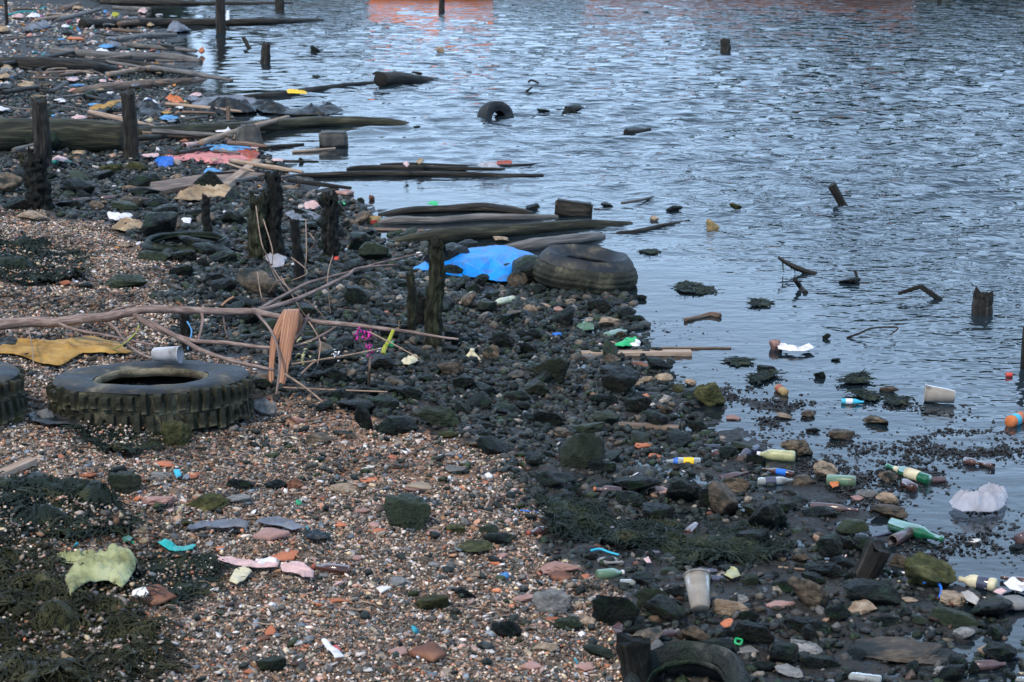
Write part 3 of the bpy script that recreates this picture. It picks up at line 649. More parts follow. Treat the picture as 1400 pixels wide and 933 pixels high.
def strands(poly, n, ln, m, label, cat='seaweed', seed=0, lift=.05, name='seaweed', r=.004, mound=True):
    """a tangle nobody could count: one object of many thin ribbons over soft lumps"""
    P = np.array([tuple(at(a, b_))[:2] for a, b_ in poly]); nr = np.random.default_rng(seed)
    lo, hi = P.min(0), P.max(0); q = nr.random((n * 6, 2)) * (hi - lo) + lo; q = q[inpoly(q[:, 0], q[:, 1], P)][:n]; n = len(q)
    K = 7; th = nr.random(n) * 6.28; L_ = ln * (.4 + nr.random(n) * 1.2); pts = np.zeros((K, n, 3)); x, y = q[:, 0].copy(), q[:, 1].copy()
    bump = lift * (.5 + .5 * vn(x * 6, y * 6, 0, seed)); r0 = r * (.5 + nr.random(n) * 1.0); wf = 1.2 + 4.5 * nr.random(n) ** 2.5
    for k in range(K):
        zz = surf(x, y) + np.clip(lift * (.55 + .6 * fbm(x * 7, y * 7, 0, 2, seed + 9)), .003, 1) * nr.uniform(.6, 1.15, n) + .004
        pts[k] = np.stack([x, y, zz], 1); th = th + nr.normal(0, .55, n); x = x + np.cos(th) * L_ / K; y = y + np.sin(th) * L_ / K
    V = []; ofs = [(0, 1), (-.87, -.5), (.87, -.5)]
    for k in range(K):
        rr = r0 * math.sin(math.pi * (k + .6) / (K + .2)); d = pts[min(k + 1, K - 1)] - pts[max(k - 1, 0)]; d /= np.linalg.norm(d, axis=1)[:, None] + 1e-9
        sx_ = np.stack([-d[:, 1], d[:, 0], 0 * d[:, 0]], 1)
        for a, b_ in ofs: V.append(pts[k] + sx_ * (a * rr * wf)[:, None] + np.array([0, 0, 1.]) * (b_ * rr)[:, None])
    V = np.stack(V, 1).reshape(-1, 3); Fc = []
    for k in range(K - 1):
        for j in range(3): Fc.append([k * 3 + j, k * 3 + (j + 1) % 3, k * 3 + 3 + (j + 1) % 3, k * 3 + 3 + j])
    Fc = (np.array(Fc)[None] + (np.arange(n) * K * 3)[:, None, None]).reshape(-1, 4)
    if mound:
        W, D = hi - lo; g = max(W, D) / 60; gx, gy = np.meshgrid(np.arange(lo[0], hi[0], g), np.arange(lo[1], hi[1], g)); sh = gx.shape
        gx = gx.ravel(); gy = gy.ravel(); ins = inpoly(gx, gy, P)
        zz = surf(gx, gy) + lift * np.clip(.35 + .9 * fbm(gx * 7, gy * 7, 0, 4, seed + 9), -.2, 1.4) * 1.0
        ii = np.arange(len(gx)).reshape(sh); f = np.stack([ii[:-1, :-1], ii[:-1, 1:], ii[1:, 1:], ii[1:, :-1]], -1).reshape(-1, 4); f = f[ins[f].all(1)]
        f = f + len(V); V = np.vstack([V, np.stack([gx, gy, zz], 1)]); Fc = np.vstack([Fc, f])
        u, inv = np.unique(Fc, return_inverse=True); V = V[u]; Fc = inv.reshape(Fc.shape)
    o = centred(name, V, Fc, M[m]); return tag(o, label, cat, kind='stuff')
def scatter(name, xyz, size, cols, label, cat, flatz=.6, sub=1, protos=8, m='peb', sink=.25, ang=.95, tilt=.35, long_=(.6, 1.0)):
    """thousands of tiny stones joined into one object"""
    PV = []
    for k in range(protos if sub else 0):
        bm = bmesh.new(); bmesh.ops.create_icosphere(bm, subdivisions=sub, radius=.5); r = random.Random(k * 5 + 1)
        pl = [(Vector((r.gauss(0, 1), r.gauss(0, 1), r.gauss(0, 1))).normalized(), r.uniform(.28, .48)) for _ in range(6)]
        for v in bm.verts:
            d = v.co.normalized(); q_ = .5
            for n_, h_ in pl:
                c_ = d.dot(n_)
                if c_ > .1: q_ = min(q_, h_ / c_)
            v.co = d * (q_ * ang + .42 * (1 - ang))
        bm.verts.ensure_lookup_table(); PV.append(np.array([v.co[:] for v in bm.verts])); PF = np.array([[v.index for v in f.verts] for f in bm.faces]); bm.free()
    if not sub:
        r = np.random.default_rng(2); O = np.array([(1, 0, 0), (0, 1, 0), (-1, 0, 0), (0, -1, 0), (0, 0, 1), (0, 0, -1)], float) * .5
        PV = [O * r.uniform(.75, 1.15, (6, 1)) + r.normal(0, .07, (6, 3)) for _ in range(10)]; protos = 10
        PF = np.array([(0, 1, 4), (1, 2, 4), (2, 3, 4), (3, 0, 4), (1, 0, 5), (2, 1, 5), (3, 2, 5), (0, 3, 5)])
    PV = np.array(PV); n = len(xyz); nv = PV.shape[1]; nr = np.random.default_rng(n)
    v = PV[nr.integers(0, protos, n)].copy()                       # n, nv, 3
    v[:, :, 0] *= size[:, None]; v[:, :, 1] *= (size * nr.uniform(*long_, n))[:, None]; v[:, :, 2] *= (size * flatz * nr.uniform(.6, 1.1, n))[:, None]
    for ax, an in ((0, nr.normal(0, tilt, n)), (1, nr.normal(0, tilt, n)), (2, nr.random(n) * 6.28)):
        c_, s_ = np.cos(an)[:, None], np.sin(an)[:, None]; i, j = [(1, 2), (2, 0), (0, 1)][ax]
        a_, b_ = v[:, :, i].copy(), v[:, :, j].copy(); v[:, :, i] = a_ * c_ - b_ * s_; v[:, :, j] = a_ * s_ + b_ * c_
    v += xyz[:, None, :]; v[:, :, 2] += (size * flatz * (.5 - sink))[:, None]
    Fc = (PF[None] + (np.arange(n) * nv)[:, None, None]).reshape(-1, 3)
    o = obj(name, mesh(name, v.reshape(-1, 3), Fc, M[m], smooth=False, colr=np.repeat(cols, nv, 0)))
    return tag(o, label, cat, kind='stuff')
# ---------------------------------------------------------------- beyond the top of the picture: what the water mirrors
def bank_tree(x, y, h, seed, label):
    e = empty('bank_tree', (x, y, .6)); tag(e, label, 'tree', 'trees on the far bank')
    r = random.Random(seed)
    tobj('trunk', tube([(x, y, .3), (x + .3, y, h * .35), (x, y, h * .7)], [.28, .2, .1], 10, 8, .1, 1, seed), M['wood'], e)
    nr = np.random.default_rng(seed); n = 3400
    cs = np.array([(r.gauss(0, h * .2), r.gauss(0, h * .2), h * r.uniform(.3, .9)) for _ in range(16)])
    c = cs[nr.integers(0, 16, n)] + nr.normal(0, h * .085, (n, 3)); d1 = nr.normal(0, 1, (n, 3)); d1 /= np.linalg.norm(d1, axis=1)[:, None]; d2 = np.cross(d1, nr.normal(0, 1, (n, 3))); d2 /= np.linalg.norm(d2, axis=1)[:, None]
    s_ = .5 * nr.uniform(.5, 1.3, n)[:, None]; V = np.stack([c - d1 * s_, c + d2 * s_ * .6, c + d1 * s_, c - d2 * s_ * .6], 1).reshape(-1, 3); V[:, 2] -= .6
    obj('crown', mesh('crown', V, np.arange(4 * n).reshape(n, 4), M['leaf'], smooth=False), e)
M['leaf'] = flatm('far_foliage', (.035, .055, .025), .6, var=.5, scale=1, dirt=0)
M['hullred'] = flatm('rust_red_hull', (.20, .07, .035), .5, var=.3, scale=2, dirt=0)
M['hullorange'] = flatm('orange_hull', (.75, .17, .02), .45, var=.15, scale=2, dirt=0)
M['bankmud'] = flatm('bank_mud', (.05, .045, .035), .7, var=.4, scale=.5)
V, Fc = [], []
xs_ = np.linspace(-160, 160, 81)
for k, (yy, zz) in enumerate([(69, -.6), (71, .2), (74, 1.3), (82, 1.6), (420, 2.5)]):
    for x in xs_: V.append((x, yy + (2.2 * mn.noise(Vector((x * .05, k, 0))) if k < 4 else 0), zz + .25 * mn.noise(Vector((x * .2, k * 3, 1)))))
for k in range(4):
    for j in range(80): Fc.append((k * 81 + j, k * 81 + j + 1, (k + 1) * 81 + j + 1, (k + 1) * 81 + j))
tag(obj('far_bank', mesh('far_bank', V, Fc, M['bankmud'])), kind='structure')
for i, (x, y, h) in enumerate([(-20, 76, 5), (-14.5, 74, 6), (-9.5, 77, 5), (11, 78, 6), (16, 76, 9), (21, 74, 8), (26, 75, 10), (33, 76, 9)]):
    bank_tree(x, y, h, i + 3, ['first', 'second', 'third', 'fourth', 'fifth', 'sixth', 'seventh', 'eighth', 'ninth'][i] + ' from the left of the dark trees mirrored from the far bank')
nr = np.random.default_rng(77); n = 16000; x = nr.uniform(-60, 60, n); prof = np.interp(x, [-60, -16, -9, -4, 5, 9, 14, 24, 60], [5, 5, 4, 2.0, 2.0, 4.5, 7.5, 8.5, 9])
z = .8 + prof * (.65 + .5 * fbm(x * .35, 0 * x, 0, 3, 12)) * nr.random(n) ** .8; y = 75 + nr.normal(0, .8, n); c = np.stack([x, y, z], 1)
d1 = nr.normal(0, 1, (n, 3)); d1 /= np.linalg.norm(d1, axis=1)[:, None]; d2 = np.cross(d1, nr.normal(0, 1, (n, 3))); d2 /= np.linalg.norm(d2, axis=1)[:, None]; s_ = .38 * nr.uniform(.5, 1.4, n)[:, None]
tag(obj('bank_scrub', mesh('bank_scrub', np.stack([c - d1 * s_, c + d2 * s_ * .7, c + d1 * s_, c - d2 * s_ * .7], 1).reshape(-1, 3), np.arange(4 * n).reshape(n, 4), M['leaf'], smooth=False)), 'dark scrub growing all along the far bank, mirrored in the ripples', 'scrub', kind='stuff')
def hull(name, x0, x1, y, hh, beam, m, label, cabin=None):
    e = empty(name, ((x0 + x1) / 2, y, 0)); tag(e, label, 'boat'); n = 24; V, Fc = [], []; Lh = x1 - x0
    prof = [(0, -.35), (.72, -.3), (.92, .3), (1, 1), (.9, 1), (.82, .55), (0, .5)]
    for k in range(n + 1):
        u = k / n * 2 - 1; bw = beam / 2 * max(.03, (1 - abs(u) ** 3.0)); sh = hh * (1 + .45 * abs(u) ** 2.5)
        for q, z in prof: V.append((u * Lh / 2 * (1 + .04 * z), -q * bw, z * sh if z > 0 else z))
        for q, z in reversed(prof[1:-1]): V.append((u * Lh / 2 * (1 + .04 * z), q * bw, z * sh if z > 0 else z))
    w_ = len(prof) * 2 - 2
    for k in range(n):
        for j in range(w_): Fc.append((k * w_ + j, k * w_ + (j + 1) % w_, (k + 1) * w_ + (j + 1) % w_, (k + 1) * w_ + j))
    obj('hull', mesh('hull', V, Fc, M[m]), e)
    if cabin:
        a, b_, z1, cm = cabin
        V, Fc, _ = tube([(a, 0, hh * .5), (a, 0, z1)], [1, 1], 2, 4, up=(1, 1, 0)); V = [((v.x - a) * (b_ - a) / 1.42 + (a + b_) / 2, v.y * beam * .45, v.z) for v in V]
        obj('cabin', mesh('cabin', V, Fc, M[cm], smooth=False), e)
    return e
hull('moored_boat', -4.2, -.6, 57.2, .75, 1.5, 'hullorange', 'small orange boat moored beyond the top edge, its orange reflection streaking the water')
hull('moored_boat', 2.5, 13, 63, 1.0, 3, 'hullred', 'long rust red boat moored off the far bank, its brown red reflection streaking the ripples')

# ---------------------------------------------------------------- upright posts and stumps
PG = 'decayed posts standing along the shore'
for r_ in [
    (301, 47, -12, 14, 'wood', 'dark upright post in the water crossing the long log at the top edge', (0, 0)),
    (382, 17, -14, 13, 'wood', 'short dark post at the top edge, right of the long log', (0, 0)),
    (604, 17, -8, 8, 'wood', 'thin dark post far out near the orange reflection', (0, 0)),
    (1285, 6, -8, 6, 'wood', 'thin dark post at the top edge far out on the right', (0, 0)),
    (9, 36, -10, 5, 'wood', 'thin dark pole in the top left corner', (0, 0)),
    (362, 87, 61, 13, 'wood', 'jagged dark stump standing in the water below the long log', (.05, 0)),
    (341, 68, 52, 6, 'wood', 'little leaning stake beside the jagged stump in the water', (-.5, 0)),
    (992, 73, 55, 14, 'wood', 'short square dark stump far out among the red streaked ripples', (0, 0)),
    (56, 232, 143, 23, 'wood', 'thick split post standing in front of the big mossy log', (0, 0)),
    (178, 219, 131, 20, 'wood', 'straight dark post at the cut end of the big mossy log', (-.02, 0)),
    (33, 238, 214, 17, 'postmoss', 'low stump with a flat pale top at the foot of the thick split post', (0, 0)),
    (50, 288, 218, 31, 'post', 'thick crusted black stump in front of the split post, next to the left edge', (0, 0)),
    (312, 172, 147, 6, 'woodbrown', 'small brown stake rising behind the pale green log', (0, 0)),
    (283, 336, 272, 12, 'post', 'thin black post standing in the sunken old tyre', (0, 0)),
    (353, 356, 276, 25, 'postmoss', 'wide mossy black post, left one of the close pair', (.02, 0)),
    (378, 356, 243, 21, 'post', 'tall crusted black post, right one of the close pair', (-.03, 0)),
    (453, 354, 272, 21, 'post', 'black crusted post alone to the right of the close pair', (-.01, 0)),
    (409, 391, 305, 14, 'post', 'slender leaning black post below the close pair', (-.06, 0)),
    (594, 480, 338, 22, 'postmoss', 'tall knobbly barnacled post in front of the blue sheet', (.02, 0)),
    (562, 452, 375, 13, 'postmoss', 'narrow mossy post left of the tall barnacled post', (0, 0)),
    (578, 450, 408, 19, 'post', 'short black stump between the two mossy posts', (0, 0)),
    (254, 482, 432, 13, 'post', 'black stake behind the truck tyre under the bare branch', (0, 0)),
    (1346, 430, 405, 28, 'wood', 'broad ragged stump in the water near the right edge', (0, 0)),
    (1400, 506, 450, 8, 'wood', 'dark post cut off by the right edge of the view', (0, 0)),
]:
    a, b0, t0_, w_, m_, lb, ln = r_
    fine = m_ in ('post', 'postmoss')
    postpx(a, b0, t0_, w_, m_, lb, ln, noise=.42 if fine else .16, jag=1.1 if fine else .7, seg=26 if w_ > 15 else 12, name='wooden_post', group=PG, wob=.35 if fine else .1)
# leaning post out in the water
def leaner(a, b_, th, m, label, name='leaning_post', noise=.2):
    p = at(*b_); q = aty(a[0], a[1], p.y); k = ppm(p); d = (p - q).normalized()
    o = tobj(name, tube([p + d * .12, p, (p + q) / 2, q], [th / k / 2 * .9] * 3 + [th / k / 2], 26, 12, noise, 5, seed=int(a[0]) % 50, jag=.5), M[m]); return tag(o, label, 'post')
leaner((1137, 253), (1152, 280), 13, 'wood', 'leaning thick dark post stub out in the open water on the right')
leaner((1203, 748), (1180, 793), 36, 'wood', 'tilted mossy log stump rising from dark stones left of the big mossy boulder')
leaner((866, 876), (874, 940), 46, 'green' if False else 'post', 'black stump at the bottom edge beside the curved piece of tyre')

# ---------------------------------------------------------------- logs and driftwood
for pts, m_, lb, kw in [
    ([(112, 33, 14), (200, 32, 14), (300, 31, 11), (370, 30, 10), (440, 27, 4)], 'wood', 'very long dark log reaching from the litter into the water behind the upright post', {}),
    ([(137, 3, 8), (220, 4, 8), (290, 5, 5), (400, 4, 3)], 'wood', 'dark log along the very top edge', {}),
    ([(155, 11, 6), (205, 13, 6)], 'woodgrey', 'short grey log just under the top edge', {}),
    ([(85, 13, 9), (108, 6, 7)], 'woodbrown', 'brown stub of wood under the top edge beside the teal rope', {}),
    ([(160, 55, 9), (200, 50, 10), (240, 47, 5)], 'woodgrey', 'blue grey log lying below the very long dark log', {'name': 'log'}),
    ([(165, 69, 4), (200, 65, 6), (250, 66, 3)], 'wood', 'thin sunken log at the water edge below the blue grey log', {}),
    ([(70, 71, 12), (115, 74, 13), (160, 78, 14), (235, 79, 13), (274, 83, 7)], 'woodgrey', 'long two toned log ending at a small orange shell in the water', {}),
    ([(-10, 86, 16), (40, 88, 22), (110, 92, 21), (148, 95, 14), (167, 97, 3)], 'wood', 'thick dark log tapering to a point, crossing the left edge', {}),
    ([(105, 127, 13), (145, 121, 15), (200, 116, 14), (262, 110, 8), (280, 107, 3)], 'woodbrown', 'brown log with rounded end half in the water above the straight post', {'name': 'log'}),
    ([(-10, 124, 7), (30, 123, 7), (68, 126, 8), (88, 116, 7), (112, 104, 4)], 'wood', 'crooked dark branch at the left edge above the big mossy log', {'cat': 'branch', 'name': 'fallen_branch'}),
    ([(88, 116, 6), (105, 109, 5), (150, 108, 3)], 'woodgrey', 'pale bent stick resting on the crooked dark branch', {'cat': 'stick', 'name': 'stick'}),
    ([(320, 133, 7), (370, 129, 10), (430, 121, 9), (480, 115, 7), (515, 112, 3)], 'wood', 'low bent log awash behind the yellow strip', {'sink': .35}),
    ([(376, 162, 6), (400, 163, 7), (455, 160, 4)], 'wood', 'thin dark log awash against the mossy pointed log', {'sink': .3}),
    ([(-20, 191, 44), (60, 190, 46), (120, 192, 45), (166, 193, 44)], 'woodmoss', 'very thick mossy log lying across the left edge between the two posts', {'seg': 30, 'nf': 1.5, 'noise': .12, 'sink': .03}),
    ([(186, 184, 20), (240, 181, 22), (300, 178, 20), (350, 174, 17), (440, 167, 15), (520, 166, 12), (560, 168, 3)], 'woodmoss', 'long pale green mossy log running from the straight post into the water', {'seg': 20}),
    ([(214, 213, 8), (255, 211, 9), (304, 205, 5)], 'wood', 'short black log under the long mossy one, above the pink cloth', {}),
    ([(395, 240, 4), (440, 239, 10), (520, 237, 10), (620, 238, 10), (700, 240, 7), (742, 239, 2)], 'wood', 'long thin dark log floating with scraps of litter caught on it', {'flat': .8}),
    ([(474, 231, 3), (500, 228, 9), (600, 229, 9), (660, 231, 5), (690, 231, 2)], 'wood', 'dark log floating just behind the littered thin one', {'flat': .8, 'sink': .25}),
    ([(520, 225, 3), (560, 223, 6), (640, 226, 5), (700, 226, 3), (745, 223, 2)], 'wood', 'rearmost of the three floating logs, nearly sunk', {'flat': .7, 'sink': .3}),
    ([(518, 293, 3), (560, 288, 11), (620, 284, 17), (665, 282, 20), (710, 288, 13), (726, 291, 3)], 'wood', 'broad flat dark log pointed at both ends behind the grey one', {'flat': .7, 'seg': 18}),
    ([(510, 305, 4), (545, 302, 13), (600, 302, 11), (655, 298, 12), (710, 298, 10), (762, 296, 4)], 'woodgrey', 'grey log with a stub nub between the dark flat log and the mossy one', {'seg': 16}),
    ([(453, 310, 5), (510, 312, 9), (580, 316, 5)], 'woodbrown', 'flat brown plank pointing at the small yellowish tub', {'flat': .5}),
    ([(535, 331, 8), (590, 324, 20), (650, 320, 20), (720, 314, 17), (790, 308, 14), (840, 305, 8), (862, 304, 2)], 'woodmoss', 'thick mossy log lying right behind the blue sheet', {'seg': 20}),
    ([(690, 341, 12), (730, 335, 18), (770, 330, 17), (810, 325, 13), (824, 322, 6)], 'woodgrey', 'grey sodden log behind the big leaning tyre', {'seg': 18}),
    ([(843, 318, 3), (870, 316, 7), (900, 309, 6), (925, 305, 5), (942, 301, 2)], 'wood', 'dark log awash in the ripples right of the grey sodden log', {'sink': .3}),
    ([(850, 278, 4), (875, 274, 4), (900, 268, 3)], 'woodgrey', 'short straight stick floating in front of the open water', {'cat': 'stick', 'name': 'stick'}),
    ([(812, 286, 3), (835, 289, 4), (868, 288, 2)], 'wood', 'thin stick trailing from the square black block', {'cat': 'stick', 'name': 'stick', 'sink': .25}),
    ([(400, 208, 4), (430, 206, 4), (458, 203, 3)], 'woodpale', 'narrow yellowish stick floating below the square concrete block', {'cat': 'stick', 'name': 'stick'}),
    ([(350, 203, 4), (380, 200, 6), (415, 197, 3)], 'wood', 'dark waterlogged branch left of the square concrete block', {'cat': 'branch', 'name': 'fallen_branch', 'sink': .25}),
    ([(937, 438, 6), (955, 434, 5), (972, 430, 7), (984, 432, 8)], 'woodbrown', 'knobbly brown stick stranded in the shallows', {'cat': 'stick', 'name': 'stick'}),
    ([(1062, 829, 3), (1090, 777, 2)][:0] or [(1064, 776, 4), (1110, 780, 3)], 'woodpale', 'thin whitish stick lying among black stones left of the tilted stump', {'cat': 'stick', 'name': 'stick'}),
    ([(95, 351, 3), (140, 354, 3), (192, 359, 3)], 'woodpale', 'long thin tan stick above the seaweed heap', {'cat': 'stick', 'name': 'stick'}),
    ([(190, 359, 3), (260, 363, 3), (340, 366, 3)], 'woodgrey', 'long thin grey stick running towards the close pair of posts', {'cat': 'stick', 'name': 'stick'}),
    ([(-5, 354, 3), (38, 351, 3)], 'woodpale', 'short tan stick over the seaweed heap at the left edge', {'cat': 'stick', 'name': 'stick'}),
    ([(455, 423, 5), (500, 429, 6), (549, 431, 4)], 'woodbrown', 'split red brown lath between the branch fork and the mossy posts', {'cat': 'lath', 'name': 'lath'}),
    ([(330, 368, 3), (440, 366, 3), (520, 368, 3), (600, 370, 2)], 'woodbrown', 'thin brown stick lying level behind the branch fork', {'cat': 'stick', 'name': 'stick'}),
    ([(204, 352, 3), (212, 366, 4), (219, 380, 3)], 'wood', 'short curved black stick right of the seaweed heap', {'cat': 'stick', 'name': 'stick'}),
    ([(658, 705, 2), (670, 683, 3)], 'yellow' if False else 'woodpale', 'yellow straw stuck upright in the gravel right of the dark boulder', {'cat': 'stick', 'name': 'stick'}),
    ([(1166, 728, 4), (1176, 744, 3)], 'woodpale', 'short yellow splinter left of the tilted mossy stump', {'cat': 'stick', 'name': 'stick'}),
    ([(1192, 735, 5), (1218, 729, 4)], 'glassd', 'dark thin pipe leaning between the tilted stump and a brown bottle', {'cat': 'pipe', 'name': 'pipe'}),
    ([(1205, 782, 4), (1240, 784, 4)], 'white', 'pale straight tube in the gap between stump and big mossy boulder', {'cat': 'tube', 'name': 'tube'}),
    ([(1208, 771, 4), (1240, 777, 4)], 'wood', 'black straight stick above the pale tube beside the big mossy boulder', {'cat': 'stick', 'name': 'stick'}),
    ([(18, 543, 5), (40, 546, 6), (56, 550, 5)], 'woodbrown', 'stubby brown stick joining the two tyres on the beach', {'cat': 'stick', 'name': 'stick'}),
    ([(700, 697, 3), (725, 700, 3), (750, 704, 3)], 'bluep', 'slim blue rod on the stones left of the seaweed', {'cat': 'rod', 'name': 'rod'}),
    ([(1000, 476, 3), (880, 476, 3)], 'woodbrown', 'narrow dark lath behind the pale straight plank', {'cat': 'lath', 'name': 'lath'}),
    ([(830, 540, 3), (870, 536, 3)], 'woodgrey', 'grey twig on the wet black stones', {'cat': 'stick', 'name': 'stick'}),
]:
    kw = dict(kw); logpx(pts, m_, lb, kw.pop('cat', 'log'), kw.pop('name', 'log'), **kw)
# knot on the grey log
def plankpx(p0, p1, th, wd_, m, label, tilt=0, name='plank', cat='plank', lift=0):
    a, b_ = at(*p0), at(*p1); k = ppm(a); T = th / k; d = b_ - a; Ln = d.length; d.normalize(); nr = random.Random(int(p0[0]))
    n = 14; V, Fc, X3 = [], [], []
    for i in range(n + 1):
        x = i / n * Ln; e_ = 1 - .10 * abs(mn.noise(Vector((x * 9, 1, p0[0])))); sag = .004 * mn.noise(Vector((x * 4, 2, 0)))
        for y, z in ((-.5, .06), (-.44, 0), (.44, 0), (.5, .06), (.5, .92), (.44, 1), (-.44, 1), (-.5, .92)):
            V.append((x, y * wd_ * e_, z * T + sag)); X3.append((x, y * wd_, z * T))
    for i in range(n):
        for j in range(8): Fc.append((i * 8 + j, (i + 1) * 8 + j, (i + 1) * 8 + (j + 1) % 8, i * 8 + (j + 1) % 8))
    Fc += [tuple(range(7, -1, -1))[::-1], tuple(n * 8 + j for j in range(7, -1, -1))]
    o = obj(name, mesh(name, V, Fc, M[m], smooth=False, tex=X3), loc=(a.x, a.y, a.z + lift)); o.rotation_euler = d.to_track_quat('X', 'Z').to_euler(); o.rotation_euler.rotate_axis('X', tilt)
    return tag(o, label, cat)
plankpx((795, 487), (945, 485), 6, .07, 'woodpale', 'long straight pale plank edging the shallows below the green plastic')
plankpx((845, 586), (928, 590), 8, .05, 'woodbrown', 'pinkish brown batten lying on black stones above the yellow labelled bottle')
plankpx((-25, 664), (45, 634), 9, .05, 'woodpale', 'greyish white wooden batten poking in from the left edge above the seaweed')
plankpx((192, 266), (340, 243), 9, .36, 'woodbrown', 'wide weathered board lying under the pink cloth', tilt=.06)
plankpx((306, 264), (352, 229), 9, .09, 'woodpale', 'light tan beam leaning across the wide weathered board', lift=.02)
plankpx((56, 105), (100, 102), 6, .2, 'woodbrown', 'short brown board between the pointed log and the crooked branch')

# ---------------------------------------------------------------- tyres
pc = at(206, 517, .15) - Vector((0, 0, .185))
tyre('large worn truck tyre lying flat on the gravel with a milky cup on it', pc, (R(-4.5), R(1.0), .3), .445, .19, .25, tread='treadmud', lugs=50)
pl_ = at(-113, 519, .15) - Vector((0, 0, .185))
tyre('second truck tyre of which only the right rim shows at the left edge', pl_, (R(-4), R(3), 1.1), .44, .19, .25, tread='treadmud', lugs=44)
p = at(800, 402)
tyre('big old car tyre leaning half over at the waterline beside the blue sheet', (p.x, p.y + .31, -.005), (R(2.5), R(6), .2), .335, .165, .175, crown=.8, bead='rubber', side='rubber', tread='rubbermud', bulge=.2)
p = at(672, 158)
tyre('tyre standing upright in the water with only its top arch showing', (p.x, p.y + .0, -.055), (R(80), R(8), R(32)), .215, .18, .10, side='rubber', tread='rubber', bead='rubber')
p = at(251, 345)
tyre('thin old tyre sunk flush into the dark stones around the thin black post', (p.x, p.y + .15, p.z - .05), (R(1), 0, 0), .30, .1, .245, side='weed', tread='weed', bead='weed', bulge=.3)
p = at(950, 964)
tyre('curved piece of a mud coated tyre half buried at the bottom edge', (p.x - .01, p.y + .08, p.z - .06), (R(10), R(-14), .5), .195, .11, .12, side='dark', tread='dark', bead='dark', bulge=.3)

# ---------------------------------------------------------------- big things in the shallows
def blocky(px, py, w_, h_, m, label, name, cat, rz=.2, d=.8, taper=1.0, sink=.1, tilt=(0, 0), bev=.12):
    p = at(px, py + h_ / 2); k = ppm(p); W, Hh = w_ / k, h_ / k * 1.02; bm = bmesh.new(); bmesh.ops.create_cube(bm, size=1)
    for v in bm.verts:
        if v.co.z > 0: v.co.x *= taper; v.co.y *= taper
        v.co.x *= W; v.co.y *= W * d; v.co.z = (v.co.z + .5) * (Hh * (1 + sink)) - Hh * sink
    bmesh.ops.bevel(bm, geom=bm.edges[:], offset=bev * min(W, Hh), segments=2, affect='EDGES'); bmesh.ops.subdivide_edges(bm, edges=bm.edges[:], cuts=3, use_grid_fill=True)
    for v in bm.verts: v.co += Vector((mn.noise(v.co * 14 / W * .2 + Vector((px, 0, 0))), mn.noise(v.co * 3 / W + Vector((0, px, 0))), mn.noise(v.co * 4 / W + Vector((0, 0, px))))) * .05 * W
    me = bpy.data.meshes.new(name); bm.to_mesh(me); bm.free(); me.materials.append(M[m]); me.polygons.foreach_set('use_smooth', [True] * len(me.polygons))
    a = me.attributes.new('tex', 'FLOAT_VECTOR', 'POINT'); a.data.foreach_set('vector', np.array([v.co[:] for v in me.vertices], np.float32).ravel())
    return tag(obj(name, me, loc=(p.x, p.y + W * d * .4, p.z), rot=(tilt[0], tilt[1], rz)), label, cat)
blocky(455, 192, 38, 20, 'concrete', 'square dark concrete block standing in the shallow water under the mossy log', 'concrete_block', 'block', .05)
blocky(784, 287, 52, 19, 'wood', 'black slanting timber block in the water behind the grey log', 'timber_block', 'timber block', -.1, .5, tilt=(0, .10))
blocky(338, 187, 44, 28, 'concrete', 'dark cone shaped lump resting against the long mossy log', 'concrete_lump', 'concrete lump', .3, .8, .55)
logpx([(520, 111, 22), (550, 109, 17), (580, 108, 8), (597, 108, 2)], 'wood', 'thick stub of log with a cut end, tapering away in open water', sink=.05, seg=18)
logpx([(856, 181, 9), (868, 180, 7), (889, 177, 4)], 'wood', 'small dark piece of timber floating alone in the open water', 'timber', 'driftwood')
